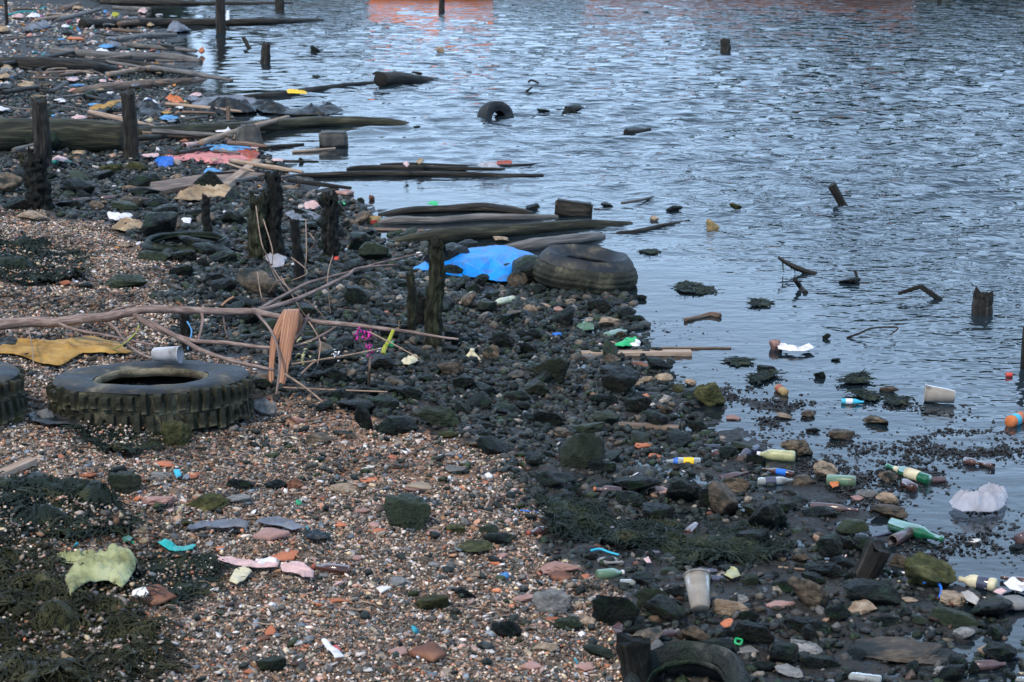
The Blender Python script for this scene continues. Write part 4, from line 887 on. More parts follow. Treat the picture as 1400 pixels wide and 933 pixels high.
for a in [
    (431, 68, 15, 11, 'dark', 'small dark wedge of rock in the water right of the jagged stump'),
    (783, 151, 34, 8, 'dark', 'low oval black rock awash right of the upright tyre'),
    (743, 152, 17, 4, 'dark', 'tiny flat black rock between the upright tyre and the low oval rock'),
    (432, 105, 12, 5, 'dark', 'small black stone in the water left of the cut log stub'),
    (514, 100, 12, 5, 'dark', 'small flat black stone just behind the cut log stub'),
    (570, 100, 16, 5, 'brown', 'reddish brown lump in the water beyond the cut log stub'),
    (602, 69, 12, 10, 'tan', 'small yellowish peaked stone far out below the thin post'),
    (830, 281, 18, 7, 'dark', 'small black rock in the water right of the timber block'),
    (728, 285, 22, 4, 'dark', 'flat black rock showing between floating logs and timber block'),
    (922, 285, 26, 8, 'dark', 'low dark rock in the ripples above the tan husk'),
    (895, 299, 14, 8, 'tan', 'small yellowish stone in the ripples left of the tan husk'),
    (1006, 282, 18, 9, 'olive', 'round olive rock in the water right of the tan husk'),
    (570, 174, 11, 4, 'dark', 'first of three dark pebbles off the tip of the mossy log'),
    (412, 219, 8, 7, 'dark', 'small black pointed rock left of the thin floating log'),
    (505, 296, 10, 7, 'brown', 'small brown rock beside the yellowish tub'),
    (508, 271, 9, 8, 'rust', 'small reddish brown stone in the shallows above the tub'),
    (480, 305, 22, 12, 'brown', 'brown stone in the shallows left of the yellowish tub'),
    (493, 274, 12, 8, 'dark', 'black stone at the water edge left of the reddish stone'),
    (1165, 384, 32, 12, 'dark', 'dark lump with a sprig poking out of the ripples'),
    (1130, 460, 12, 9, 'dark', 'small black pointed rock in the ripples left of the bent wire'),
    (1122, 513, 17, 12, 'dark', 'small round dark green rock on the mirror flat shallows'),
    (1144, 492, 14, 5, 'dark', 'flat black stone behind the round dark green rock'),
    (1073, 570, 22, 8, 'tan', 'flat pinkish tan stone at the mud edge under the round dark green rock'),
    (1105, 566, 23, 12, 'brown', 'mottled brown stone on the mud right of the flat tan one'),
    (1114, 588, 21, 9, 'dark', 'black stone on the mud below the mottled brown one'),
    (1152, 595, 38, 17, 'brown', 'squarish wet brown rock in the shallow film'),
    (1200, 575, 36, 14, 'brown', 'long low brown rock on the mud below the weed clumps'),
    (1218, 532, 28, 11, 'brown', 'low reddish rock at the weed clump left of the floating cup'),
    (1232, 546, 22, 6, 'dark', 'flat black stone below the low reddish rock'),
    (1090, 612, 48, 30, 'brown', 'large wedge shaped rock standing above the yellowish green bottle'),
    (1130, 644, 36, 28, 'tan', 'light pitted rock between the wedge rock and the greenish bottle'),
    (1100, 658, 38, 18, 'brown', 'brown mottled rock right of the clear plastic bottle'),
    (1215, 652, 28, 18, 'brown', 'wet brown stone in front of the large green beer bottle'),
    (1215, 681, 32, 20, 'tan', 'tan topped rock on the wet mud between the two green bottles'),
    (1220, 701, 52, 20, 'brown', 'wide low muddy rock just above the second green bottle'),
    (1188, 676, 30, 11, 'grey', 'low grey rock left of the tan topped rock'),
    (1008, 662, 38, 25, 'brown', 'blocky brown stone left of the clear plastic bottle'),
    (970, 540, 46, 40, 'olive', 'upright yellow brown boulder at the inner edge of the mud'),
    (1048, 507, 30, 5, 'dark', 'thin dark slab of rock awash beyond the upright boulder'),
    (945, 523, 17, 12, 'tan', 'small tan stone touching the upright boulder'),
    (908, 517, 25, 15, 'tan', 'rounded tan stone left of the upright boulder'),
    (885, 519, 22, 12, 'tan', 'middle one of the row of tan stones'),
    (869, 522, 23, 11, 'tan', 'left one of the row of tan stones'),
    (932, 533, 24, 14, 'olive', 'yellowish olive stone leaning on the upright boulder'),
    (837, 441, 36, 18, 'tan', 'light brown angular rock on the point right of the tan pebble patch'),
    (870, 437, 28, 16, 'dark', 'smooth dark slab of rock right of the light brown angular rock'),
    (725, 423, 22, 14, 'tan', 'tan angular stone below the leaning tyre'),
    (744, 419, 20, 11, 'tan', 'tan stone lying right of its angular neighbour below the tyre'),
    (764, 425, 17, 12, 'pink', 'pinkish grey stone in the tan patch below the tyre'),
    (780, 412, 15, 7, 'tan', 'flat cream stone close under the tyre'),
    (715, 410, 22, 9, 'tan', 'flat tan stone left of the patch below the tyre'),
    (788, 421, 12, 9, 'grey', 'round speckled stone right of the patch below the tyre'),
    (763, 412, 12, 6, 'shell', 'small whitish stone between the tan stones below the tyre'),
    (833, 409, 14, 9, 'rust', 'reddish stone at the right foot of the leaning tyre'),
    (877, 407, 16, 9, 'dark', 'dark pair of stones off the right end of the leaning tyre'),
    (851, 459, 18, 14, 'brown', 'brown stone behind the pale bottle on the point'),
    (838, 470, 14, 8, 'tan', 'little tan stone beside the green plastic scrap'),
    (806, 490, 20, 10, 'grey', 'pale mottled stone under the left end of the straight plank'),
    (836, 492, 26, 17, 'brown', 'ridged brown rock under the straight plank'),
    (707, 384, 28, 26, 'brown', 'rounded brown boulder wedged between the blue sheet and the tyre'),
    (622, 372, 32, 22, 'dark', 'dark pointed rock in front of the blue sheet'),
    (684, 328, 26, 9, 'tan', 'orange tan rock on the mossy log behind the blue sheet'),
    (45, 297, 44, 17, 'tan', 'tan rock with green flecks at the foot of the crusted stump'),
    (25, 228, 1, 1, 'dark', '') if False else (168, 336, 20, 9, 'tan', 'tan pebble on the shingle below the dirty tan rag'),
    (73, 62, 1, 1, 'dark', '') if False else (52, 62, 11, 10, 'grey', 'rounded grey stone beside the two toned log'),
    (10, 101, 26, 14, 'grey', 'grey rock at the left edge under the pointed log'),
    (60, 116, 22, 9, 'brown', 'brown lump beside the crooked branch'),
    (50, 133, 26, 8, 'tan', 'flat tan stone below the crooked branch'),
    (148, 231, 34, 14, 'olive', 'large round mossy stone below the big mossy log'),
    (185, 229, 30, 16, 'olive', 'olive heap of stone left of the blue bag'),
    (210, 247, 24, 20, 'dark', 'black pointed stone left of the wide weathered board'),
    (225, 245, 12, 9, 'brown', 'small reddish stone beside the wide board'),
    (243, 243, 14, 10, 'tan', 'small tan stone resting on the edge of the wide board'),
    (212, 350, 52, 20, 'green', 'broad dark green rock in front of the sunken old tyre'),
    (250, 352, 36, 22, 'dark', 'round black rock in front of the sunken old tyre'),
    (278, 360, 26, 18, 'dark', 'black rounded rock below the thin black post'),
    (300, 352, 44, 20, 'dark', 'long black rock between the thin black post and the mossy pair'),
    (245, 372, 34, 18, 'dark', 'ridged dark rock beneath the long thin grey stick'),
    (170, 388, 62, 17, 'green', 'low green rock on the shingle right of the seaweed heap'),
    (118, 392, 30, 8, 'weed' if False else 'dark', 'low black stone trailing from the seaweed heap'),
    (88, 388, 17, 8, 'terra', 'brick coloured stone under the seaweed heap'),
    (295, 382, 32, 20, 'dark', 'dark green stone behind the main limb of the branch'),
    (278, 402, 28, 14, 'dark', 'black stone just above the main limb of the branch'),
    (190, 265, 50, 12, 'dark', 'low black boulder left of the wide board'),
    (96, 282, 44, 12, 'dark', 'smooth black boulder right of the crusted stump'),
    (18, 280, 38, 18, 'dark', 'black boulder at the left edge beside the crusted stump'),
    (170, 283, 36, 14, 'green', 'dark green boulder between the purple bottles and the white rag'),
    (265, 292, 46, 16, 'dark', 'flat black boulder right of the dirty tan rag'),
    (320, 300, 40, 26, 'dark', 'large black boulder left of the mossy pair of posts'),
    (500, 386, 32, 20, 'dark', 'black egg shaped rock in the rubble under the branch fork'),
    (540, 388, 34, 16, 'dark', 'dark slab like rock left of the narrow mossy post'),
    (529, 422, 32, 18, 'dark', 'dark rock with flat face left of the short black stump'),
    (455, 513, 42, 24, 'dark', 'black boulder with an overhang beneath the hanging brown sheath'),
    (458, 542, 52, 17, 'dark', 'low black slab at the upper edge of the sandy gravel'),
    (497, 572, 26, 38, 'dark', 'upright black wedge leaning at the upper edge of the sandy gravel'),
    (524, 553, 44, 22, 'dark', 'black rock behind the upright wedge'),
    (543, 583, 62, 30, 'dark', 'large green tinged black rock right of the upright wedge'),
    (600, 570, 66, 38, 'green', 'largest squarish dark boulder at the edge of the sandy gravel'),
    (560, 540, 60, 17, 'dark', 'long flat black rock behind the squarish boulder'),
    (634, 526, 30, 24, 'dark', 'dark slanted rock above the squarish boulder'),
    (585, 519, 44, 16, 'dark', 'shiny low rock left of the slanted one'),
    (617, 465, 26, 26, 'dark', 'black rock at the foot of the tall barnacled post'),
    (688, 467, 36, 26, 'dark', 'round black boulder in the middle of the rubble'),
    (727, 532, 50, 27, 'green', 'smooth green tinted boulder in the middle of the rubble'),
    (715, 458, 30, 16, 'dark', 'flat topped black rock right of the round black boulder'),
    (745, 505, 34, 18, 'dark', 'black rock behind the smooth green tinted boulder'),
    (803, 588, 52, 18, 'green', 'pale green slab like rock at the centre right of the rubble'),
    (750, 572, 42, 26, 'dark', 'dark crusty boulder left of the pale green slab like rock'),
    (827, 548, 40, 22, 'dark', 'dark wet boulder above the pale green slab like rock'),
    (872, 556, 36, 32, 'dark', 'angular dark boulder above the brown batten'),
    (908, 560, 26, 18, 'brown', 'brown rock between the angular boulder and the upright one'),
    (690, 560, 40, 20, 'dark', 'black stone on the slope right of the squarish boulder'),
    (660, 582, 34, 15, 'dark', 'small low dark stone right of the squarish boulder'),
    (780, 612, 46, 20, 'dark', 'dark rock below the pale green slab like rock'),
    (665, 595, 24, 15, 'dark', 'black oval stone at the edge of the gravel'),
    (612, 594, 28, 13, 'olive', 'mossy stone just under the squarish boulder'),
    (622, 643, 30, 15, 'grey', 'smooth dark grey oval stone on the gravel'),
    (558, 703, 62, 54, 'green', 'big dark green boulder alone on the gravel under a cream slate'),
    (668, 725, 26, 17, 'green', 'angular green stone right of the big boulder on the gravel'),
    (680, 737, 40, 22, 'dark', 'dark stone beyond the angular green stone'),
    (620, 724, 34, 11, 'olive', 'yellow green stone at the right foot of the big gravel boulder'),
    (650, 752, 52, 17, 'olive', 'low mossy stone right below the big gravel boulder'),
    (590, 826, 46, 27, 'olive', 'moss topped dark stone on the shingle'),
    (632, 810, 34, 18, 'dark', 'dark stone with a red cap behind the moss topped one'),
    (692, 861, 42, 27, 'dark', 'black stone on the shingle under the pale rocks'),
    (370, 910, 40, 28, 'green', 'small dark green boulder near the bottom edge'),
    (546, 797, 32, 16, 'grey', 'mottled grey stone on the shingle'),
    (582, 766, 22, 10, 'brown', 'smooth brown pebble right above the mottled grey stone'),
    (566, 668, 28, 15, 'pink', 'rounded pinkish stone touching the top of the big gravel boulder'),
    (468, 669, 38, 14, 'tan', 'long ochre stone on the gravel'),
    (484, 600, 1, 1, 'dark', '') if False else (435, 601, 42, 18, 'brown', 'cylindrical grey brown stone on the sandy gravel'),
    (474, 595, 22, 13, 'brown', 'small brown stone right of the cylindrical one'),
    (400, 662, 34, 20, 'rust', 'dark red lump on the gravel'),
    (374, 663, 34, 16, 'dark', 'black round stone left of the dark red lump'),
    (407, 575, 20, 13, 'pink', 'reddish oval stone under the hanging brown sheath'),
    (360, 560, 34, 30, 'grey', 'speckled grey rock touching the right side of the truck tyre'),
    (240, 595, 42, 42, 'olive', 'mossy jagged rock leaning on the front of the truck tyre'),
    (58, 571, 28, 24, 'grey', 'pale grey pointed rock left of the truck tyre'),
    (14, 571, 30, 20, 'olive', 'round mossy stone under the tyre at the left edge'),
    (170, 661, 44, 34, 'green', 'mossy dark boulder in the gravel left of the pinkish stone'),
    (160, 645, 24, 16, 'dark', 'black stone against the back of the mossy dark boulder'),
    (278, 686, 70, 32, 'olive', 'large olive moss covered stone with a rounded back'),
    (212, 687, 50, 19, 'pink', 'pale pinkish block of stone left of the olive mossy one'),
    (325, 685, 36, 13, 'grey', 'flat grey stone right of the olive mossy one'),
    (220, 650, 34, 14, 'grey', 'striped grey stone above the pinkish block'),
    (330, 662, 42, 20, 'dark', 'dark lump above the olive mossy stone'),
    (175, 722, 20, 16, 'dark', 'small dark green stone below the long seaweed mat'),
    (135, 714, 26, 13, 'tan', 'yellowish brown stone on the long seaweed mat'),
    (257, 716, 20, 12, 'olive', 'greenish pebble below the olive mossy stone'),
    (757, 826, 50, 40, 'grey', 'pale mottled rock left of the large black boulder'),
    (776, 852, 44, 26, 'green', 'green streaked rock under the pale mottled one'),
    (843, 833, 66, 54, 'dark', 'large black boulder left of the tall clear cup'),
    (890, 818, 50, 38, 'green', 'slanting green ridged rock right of the large black boulder'),
    (920, 811, 36, 26, 'dark', 'black square rock directly left of the tall clear cup'),
    (800, 850, 34, 15, 'tan', 'flat tan slab under the large black boulder'),
    (940, 672, 66, 42, 'dark', 'biggest black pyramid rock under the yellow labelled bottle'),
    (972, 680, 48, 34, 'dark', 'sloping black rock right of the pyramid rock'),
    (900, 703, 56, 30, 'dark', 'dark peaked rock above the orange shard'),
    (862, 683, 44, 26, 'dark', 'dark rock right of the purple brown bottle'),
    (785, 676, 26, 26, 'dark', 'upright black stone left of the purple brown bottle'),
    (825, 640, 38, 24, 'dark', 'black rounded stone left of the yellow labelled bottle'),
    (1030, 735, 60, 30, 'dark', 'black weed covered rock at the edge of the seaweed'),
    (1120, 700, 50, 22, 'dark', 'dark rock below the long purple brown bottle'),
    (1195, 812, 88, 48, 'dark', 'wide black rock beneath the tilted stump'),
    (1275, 785, 76, 58, 'olive', 'biggest mossy brown boulder beside the brownish plastic bottle'),
    (1230, 766, 24, 20, 'brown', 'small brown rock behind the biggest mossy boulder'),
    (1130, 780, 62, 26, 'dark', 'black humped rock left of the tilted stump'),
    (1080, 800, 60, 24, 'dark', 'low black rock above the arched pale slab'),
    (1180, 832, 42, 22, 'tan', 'speckled tan rock under the wide black rock'),
    (1210, 848, 44, 20, 'dark', 'dark squarish rock right of the speckled tan rock'),
    (1245, 822, 22, 12, 'tan', 'small tan stone right of the wide black rock'),
    (1305, 820, 44, 22, 'tan', 'tan rock under the brownish plastic bottle'),
    (1320, 868, 30, 20, 'grey', 'light grey stone right of the wide muddy slab'),
    (1312, 848, 70, 24, 'green', 'long dark green rock below the white shell'),
    (1110, 858, 70, 26, 'dark', 'dark sloping rock left of the dark squarish one'),
    (1105, 890, 50, 18, 'grey', 'light streaked stone low in the black rubble'),
    (1125, 905, 56, 26, 'dark', 'black boulder low in the black rubble'),
    (1240, 893, 150, 38, 'brown', 'wide flat muddy brown slab of rock near the bottom edge'),
    (1300, 920, 44, 18, 'grey', 'striped grey stone under the right end of the wide muddy slab'),
    (1080, 920, 40, 22, 'grey', 'pale speckled stone near the bottom edge in the black rubble'),
    (1265, 907, 18, 10, 'grey', 'little white grey stone on the wide muddy slab'),
    (1000, 830, 54, 30, 'tan', 'angular pale topped stone right of the tall clear cup'),
    (1012, 820, 26, 14, 'grey', 'grey stone above the angular pale topped one'),
    (1025, 843, 28, 22, 'dark', 'dark stone right of the angular pale topped one'),
    (820, 893, 46, 18, 'green', 'oval green stone near the bottom edge left of the black stump'),
    (745, 885, 40, 18, 'tan', 'flat tan stone near the bottom edge left of the oval green one'),
    (718, 820, 34, 16, 'pink', 'pale pink stone left of the pale mottled rock'),
    (765, 782, 54, 12, 'pink', 'pale patch of broken pink rock above the dark red slab'),
    (1390, 750, 24, 8, 'dark', 'black stone near the brown bottle at the right edge'),
    (1340, 740, 1, 1, 'dark', '') if False else (1262, 741, 14, 8, 'dark', 'tiny black stone under the neck of the second green bottle'),
]:
    fl = {'wide flat muddy brown slab of rock near the bottom edge': dict(flatk=.10, depth=.7, sink=.3), 'smooth green tinted boulder in the middle of the rubble': {}}.get(a[5], {})
    rockpx(*a, **fl)

# ---------------------------------------------------------------- shards, slabs, shells
for a in [
    (225, 637, 32, 9, 'terra', 'curved orange shard lying behind the black stone and the cyan square', {}),
    (263, 652, 20, 13, 'terra', 'pointed orange shard right of the cyan square', {'rz': -.6}),
    (80, 628, 22, 10, 'terra', 'folded orange shard at the upper left of the gravel', {}),
    (63, 610, 20, 6, 'terra', 'small level orange shard under the pale grey pointed rock', {}),
    (122, 651, 26, 9, 'terra', 'rough red brown shard beside the mossy dark boulder', {}),
    (115, 632, 16, 6, 'terra', 'small orange shard above the rough red brown one', {}),
    (322, 716, 28, 10, 'rust', 'brick red shard left of the big pink curved one', {}),
    (48, 734, 26, 9, 'terra', 'orange red shard at the lower edge of the long seaweed mat', {}),
    (55, 748, 30, 10, 'pink', 'pink shard in the seaweed below the orange red one', {}),
    (51, 776, 20, 12, 'pink', 'squarish pink shard in the dark seaweed', {}),
    (505, 658, 24, 11, 'terra', 'pointed salmon shard above the big gravel boulder', {'rz': -.5}),
    (372, 736, 56, 20, 'pink', 'large curved pink shard below the blue grey strip', {'thick': .16}),
    (388, 764, 34, 22, 'terra', 'broken orange tile piece above the brown bottle neck', {'rz': -.7}),
    (210, 823, 72, 34, 'rust', 'large rounded brown shard below the pale green cloth', {'thick': .1, 'tilt': .2}),
    (193, 829, 28, 16, 'shell', 'small white shell shaped plate on the large brown shard', {'lift': .035, 'tilt': .2}),
    (585, 899, 62, 34, 'rust', 'large flat rusty slab on the shingle near the bottom edge', {'thick': .14, 'tilt': .1}),
    (545, 893, 34, 16, 'pink', 'brown flat stone touching the rusty slab', {}),
    (522, 900, 18, 16, 'tan', 'pale square chip left of the rusty slab', {}),
    (613, 921, 22, 16, 'tan', 'tan chip with dark edge under the rusty slab', {}),
    (370, 868, 18, 17, 'terra', 'red triangular shard on the shingle near the small dark green boulder', {'tilt': .3}),
    (460, 823, 36, 7, 'terra', 'narrow orange rimmed shard on the shingle', {}),
    (524, 808, 26, 14, 'shell', 'pale cream flat chip on the shingle', {}),
    (494, 700, 24, 9, 'pink', 'flat pink stone chip left of the big gravel boulder', {}),
    (465, 719, 24, 7, 'terra', 'salmon chip lower left of the big gravel boulder', {}),
    (517, 728, 30, 8, 'terra', 'thin curved red shard at the left foot of the big gravel boulder', {}),
    (593, 731, 24, 10, 'pink', 'salmon beige shard at the lower right of the big gravel boulder', {}),
    (650, 788, 40, 9, 'tan', 'long cream chip right of the mottled grey stone', {}),
    (574, 688, 54, 13, 'tan', 'long cream slate leaning on the top of the big gravel boulder', {'rz': -.75, 'lift': .06, 'tilt': .15, 'thick': .1}),
    (900, 675, 42, 16, 'pink', 'flat pinkish slab in the black rubble right of the purple brown bottle', {}),
    (766, 793, 44, 14, 'rust', 'dark red slab above the pale mottled rock', {'thick': .2}),
    (799, 791, 22, 11, 'terra', 'small brick red chip right of the dark red slab', {}),
    (818, 750, 20, 11, 'rust', 'round red brown chip on the edge of the seaweed', {}),
    (831, 770, 46, 13, 'grey', 'flat grey slab beneath the blue twig', {}),
    (905, 725, 30, 9, 'terra', 'bright orange shard lying on the seaweed', {}),
    (925, 736, 18, 5, 'terra', 'little orange chip right of the bright orange shard', {}),
    (812, 712, 28, 8, 'pink', 'flat pinkish chip above the seaweed', {}),
    (1068, 832, 54, 13, 'pink', 'arched pale slab in the black rubble below the low black rock', {'thick': .2}),
    (1390, 830, 60, 22, 'grey', 'flat grey stone slab at the right edge below the scraps', {'thick': .15}),
    (1360, 893, 56, 16, 'tan', 'smooth tan slab behind the brown bottles at the lower right', {'thick': .2}),
    (1172, 683, 22, 9, 'pink', 'small pale red slab lying on the film of water', {}),
    (877, 501, 38, 9, 'rust', 'reddish flat stone in the wet mud below the straight plank', {}),
    (1002, 573, 24, 8, 'pink', 'flat pinkish stone below the upright boulder', {}),
    (878, 612, 28, 12, 'terra', 'tan red lens shaped chip below the brown batten', {'rz': -.4}),
    (895, 625, 20, 7, 'terra', 'small orange chip left of the yellow labelled bottle', {}),
    (725, 913, 36, 14, 'pink', 'pink red shard with a green corner at the bottom edge', {}),
    (800, 914, 38, 15, 'pink', 'second pink red shard at the bottom edge, left of the black stump', {'rz': -.35}),
    (735, 857, 14, 26, 'pink', 'narrow upright pinkish sliver below the pale mottled rock', {'rz': 1.4}),
    (915, 914, 22, 12, 'pink', 'flat brown pink chip inside the curved piece of tyre', {}),
    (1020, 893, 44, 16, 'grey', 'dark teal slate right of the curved piece of tyre', {'rz': -.5}),
    (1333, 741, 20, 7, 'shell', 'white paper thin scrap on the mud below the white bag', {}),
    (276, 75, 10, 12, 'terra', 'orange shell floating at the tip of the two toned log', {'tilt': .8, 'thick': .3}),
    (470, 267, 36, 11, 'pink', 'reddish brown flat piece at the water edge behind the lone post', {}),
    (449, 264, 38, 8, 'wood', 'dark purple flat piece beside the reddish brown one', {}),
    (397, 259, 26, 8, 'tan', 'cream flat piece at the water edge right of the tall crusted post', {}),
    (103, 55, 26, 6, 'orange', 'flat bright orange plastic piece in the litter of the far shore', {}),
    (84, 55, 12, 6, 'bluelight', 'pale blue plastic beside the flat orange piece', {}),
    (285, 300, 1, 1, 'tan', '', {}) if False else (296, 325, 12, 5, 'tan', 'small cream chip right of the thin black post', {}),
    (322, 345, 14, 7, 'pink', 'pink red chip at the foot of the wide mossy post', {}),
    (460, 356, 9, 6, 'red', 'small red tag at the foot of the lone black post', {'tilt': .7}),
    (135, 98, 1, 1, 'tan', '', {}) if False else (105, 119, 22, 9, 'bluecloth', 'bluish grey plate beside the brown log', {}),
    (131, 107, 8, 6, 'teal', 'small teal scrap above the bluish grey plate', {}),
    (108, 33, 9, 8, 'pinkpale', 'pale pink box shaped scrap at the blunt end of the very long dark log', {'tilt': .8}),
    (218, 21, 10, 6, 'white', 'small white lid far up by the very long log', {}),
    (158, 24, 11, 8, 'lime', 'lime green scrap above the very long dark log', {'tilt': .7}),
    (52, 24, 16, 5, 'magenta', 'small pink scrap beside the teal rope', {}),
]:
    kw = a[6]; slabpx(*a[:6], **kw)

# ---------------------------------------------------------------- bottles, cans, cups
for a_, b_, th, kd, m_, lb, kw in [
    ((1036, 659), (1084, 657), 12, 'pet', 'clear', 'clear plastic bottle lying below the bottle wrapped in blue', dict(band='glassd')),
    ((1085, 649), (1040, 641), 9, 'beer', 'amber', 'brown bottle wrapped in a bright blue band behind the clear plastic bottle', dict(band='bluep')),
    ((1087, 625), (1036, 621), 17, 'pet', 'yelgreen', 'yellowish green plastic bottle in front of the wedge shaped rock', dict(cap='white')),
    ((1130, 657), (1170, 659), 17, 'broken', 'greenc', 'murky greenish bottle leaning on the light pitted rock', {}),
    ((958, 632), (911, 631), 12, 'pet', 'clear', 'clear bottle with a bright yellow label on the black stones', dict(band='yellow', band2='bluep')),
    ((1270, 657), (1212, 637), 16, 'beer', 'greeng', 'large green beer bottle with a pale label lying on the wet mud', dict(band='cream', band2='cream')),
    ((1268, 657), (1292, 656), 9, 'broken', 'amberl', 'brown broken bottle end at the base of the large green beer bottle', {}),
    ((1250, 668), (1236, 660), 13, 'broken', 'amber', 'short black brown bottle stub under the large green beer bottle', {}),
    ((1218, 717), (1289, 738), 20, 'beer', 'greeng', 'second green bottle, unlabelled and lying aslant beside the tilted stump', dict(band2='cream', band=None)),
    ((1244, 729), (1220, 740), 16, 'broken', 'amberl', 'brown bottle stub leaning on the second green bottle', {}),
    ((1108, 692), (1174, 698), 12, 'beer', 'amberl', 'long purple brown bottle lying on the mud edge with its neck to the water', {}),
    ((1392, 738), (1420, 726), 17, 'broken', 'amberl', 'brown bottle on the mud cut by the right edge', {}),
    ((1318, 630), (1338, 634), 11, 'stubby', 'amber', 'dark bottle half sunk in the mud above the white bag', {}),
    ((1340, 633), (1358, 638), 9, 'broken', 'amber', 'dark bottle end touching the half sunk one', {}),
    ((1362, 801), (1312, 792), 20, 'pet', 'cream', 'muddy beige plastic bottle right of the biggest mossy boulder', dict(band='glassd', cap='cream')),
    ((1420, 800), (1368, 789), 13, 'beer', 'amber', 'dark brown bottle at the right edge behind the white scraps', {}),
    ((1332, 911), (1374, 908), 15, 'stubby', 'amberl', 'dark purple brown bottle in front of the smooth tan slab', {}),
    ((1392, 898), (1350, 899), 9, 'beer', 'glassd', 'blue black bottle resting on the smooth tan slab', {}),
    ((1400, 930), (1385, 930), 9, 'stubby', 'clear', 'clear bottle with a green ring in the lower right corner', dict(cap='greenp')),
    ((1205, 931), (1150, 924), 15, 'pet', 'clear', 'clear crushed bottle at the bottom edge below the wide muddy slab', {}),
    ((1022, 611), (1100, 611), 1, 'beer', 'amber', '', {}) if False else ((985, 611), (947, 611), 7, 'beer', 'glassd', 'slim blue black bottle lying above two dark stubs', {}),
    ((975, 622), (998, 617), 13, 'broken', 'amber', 'dark cylindrical bottle stub, left of two near the slim bottle', {}),
    ((1035, 613), (1010, 624), 13, 'stubby', 'glassd', 'dark angled bottle stub, right of two near the slim bottle', {}),
    ((985, 655), (1022, 646), 10, 'beer', 'amberl', 'brown bottle behind the blocky brown stone', {}),
    ((850, 672), (812, 669), 13, 'beer', 'amberl', 'purple brown bottle with an orange ring in the black rubble', dict(cap='orange')),
    ((755, 724), (722, 729), 14, 'beer', 'amber', 'brown bottle at the left edge of the dark green seaweed', dict(cap='redbrown')),
    ((836, 736), (837, 718), 12, 'stubby', 'amberl', 'short bottle standing slanted in the dark green seaweed', {}),
    ((900, 757), (870, 759), 10, 'stubby', 'amberl', 'brown bottle with an orange ring at its neck below the seaweed', dict(cap='orange')),
    ((817, 787), (852, 783), 16, 'stubby', 'greenc', 'cloudy green container left of the clear scraps', dict(cap='white')),
    ((848, 797), (868, 797), 10, 'broken', 'clear', 'clear glass stub under the cloudy green container', {}),
    ((953, 780), (996, 784), 9, 'long', 'glassd', 'slender grey violet bottle behind the tall clear cup', {}),
    ((962, 791), (990, 792), 9, 'broken', 'glassd', 'blue grey glass piece close behind the tall clear cup', {}),
    ((922, 867), (880, 870), 12, 'stubby', 'amberl', 'violet brown bottle beside the black stump at the bottom', dict(cap='white')),
    ((478, 781), (428, 775), 15, 'stubby', 'amber', 'amber glass bottle alone on the gravel right of the pink plastic', dict(cap='redbrown')),
    ((100, 275), (132, 272), 7, 'beer', 'amberl', 'left one of the purple grey bottles near the crusted stump', {}),
    ((138, 272), (158, 270), 7, 'broken', 'amberl', 'middle one of the purple grey bottles near the crusted stump', {}),
    ((180, 272), (203, 273), 6, 'stubby', 'amberl', 'right one of the purple grey bottles near the crusted stump', {}),
    ((646, 404), (637, 411), 13, 'broken', 'yelgreen', 'pale yellow crumpled cup left of the yellow green bottle', {}),
    ((702, 410), (674, 416), 12, 'pet', 'yelgreen', 'pale yellow green plastic bottle on the dark rubble below the blue sheet', {}),
    ((660, 405), (682, 410), 7, 'stubby', 'amberl', 'purple brown bottle behind the pale yellow green one', {}),
    ((737, 457), (756, 459), 8, 'stubby', 'amberl', 'small brown bottle left of the blue can', {}),
    ((756, 460), (767, 459), 9, 'can', 'bluep', 'crushed bright blue can in the dark rubble', {}),
    ((828, 461), (856, 453), 13, 'pet', 'greenc', 'pale greenish bottle propped on the brown stone of the point', {}),
    ((70, 222), (97, 222), 7, 'long', 'teal', 'teal plastic tube behind the thick split post', {}),
    ((1380, 578), (1398, 570), 17, 'can', 'orange', 'orange can with blue and gold stripes afloat near the right edge', dict(band='cyan')),
    ((1063, 530), (1074, 538), 11, 'can', 'husk', 'small brown tin tilted in the shallows', dict(band='redbrown')),
    ((1150, 549), (1181, 550), 8, 'stubby', 'cyan', 'blue and white plastic bottle floating in the calm shallows', dict(band='white')),
    ((940, 729), (952, 718), 12, 'broken', 'amber', 'amber bottle stub right of the bright orange shard', {}),
    ((1375, 513), (1384, 513), 7, 'can', 'red', 'small red can floating near the right edge', {}),
    ((200, 138), (222, 146), 9, 'pet', 'white', 'white bottle with blue print in the litter above the mossy log', dict(band='bluep')),
    ((275, 198), (252, 200), 9, 'broken', 'pinkpale', 'pinkish tin can left of the dark cone shaped lump', {}),
    ((248, 528), (251, 528), 1, 'can', 'red', '', {}) if False else ((170, 163), (187, 163), 5, 'can', 'white', 'tiny white tin in the litter left of the mossy log', {}),
]:
    bottlepx(a_, b_, th, kd, m_, lb, **{k: v for k, v in kw.items() if v is not None})

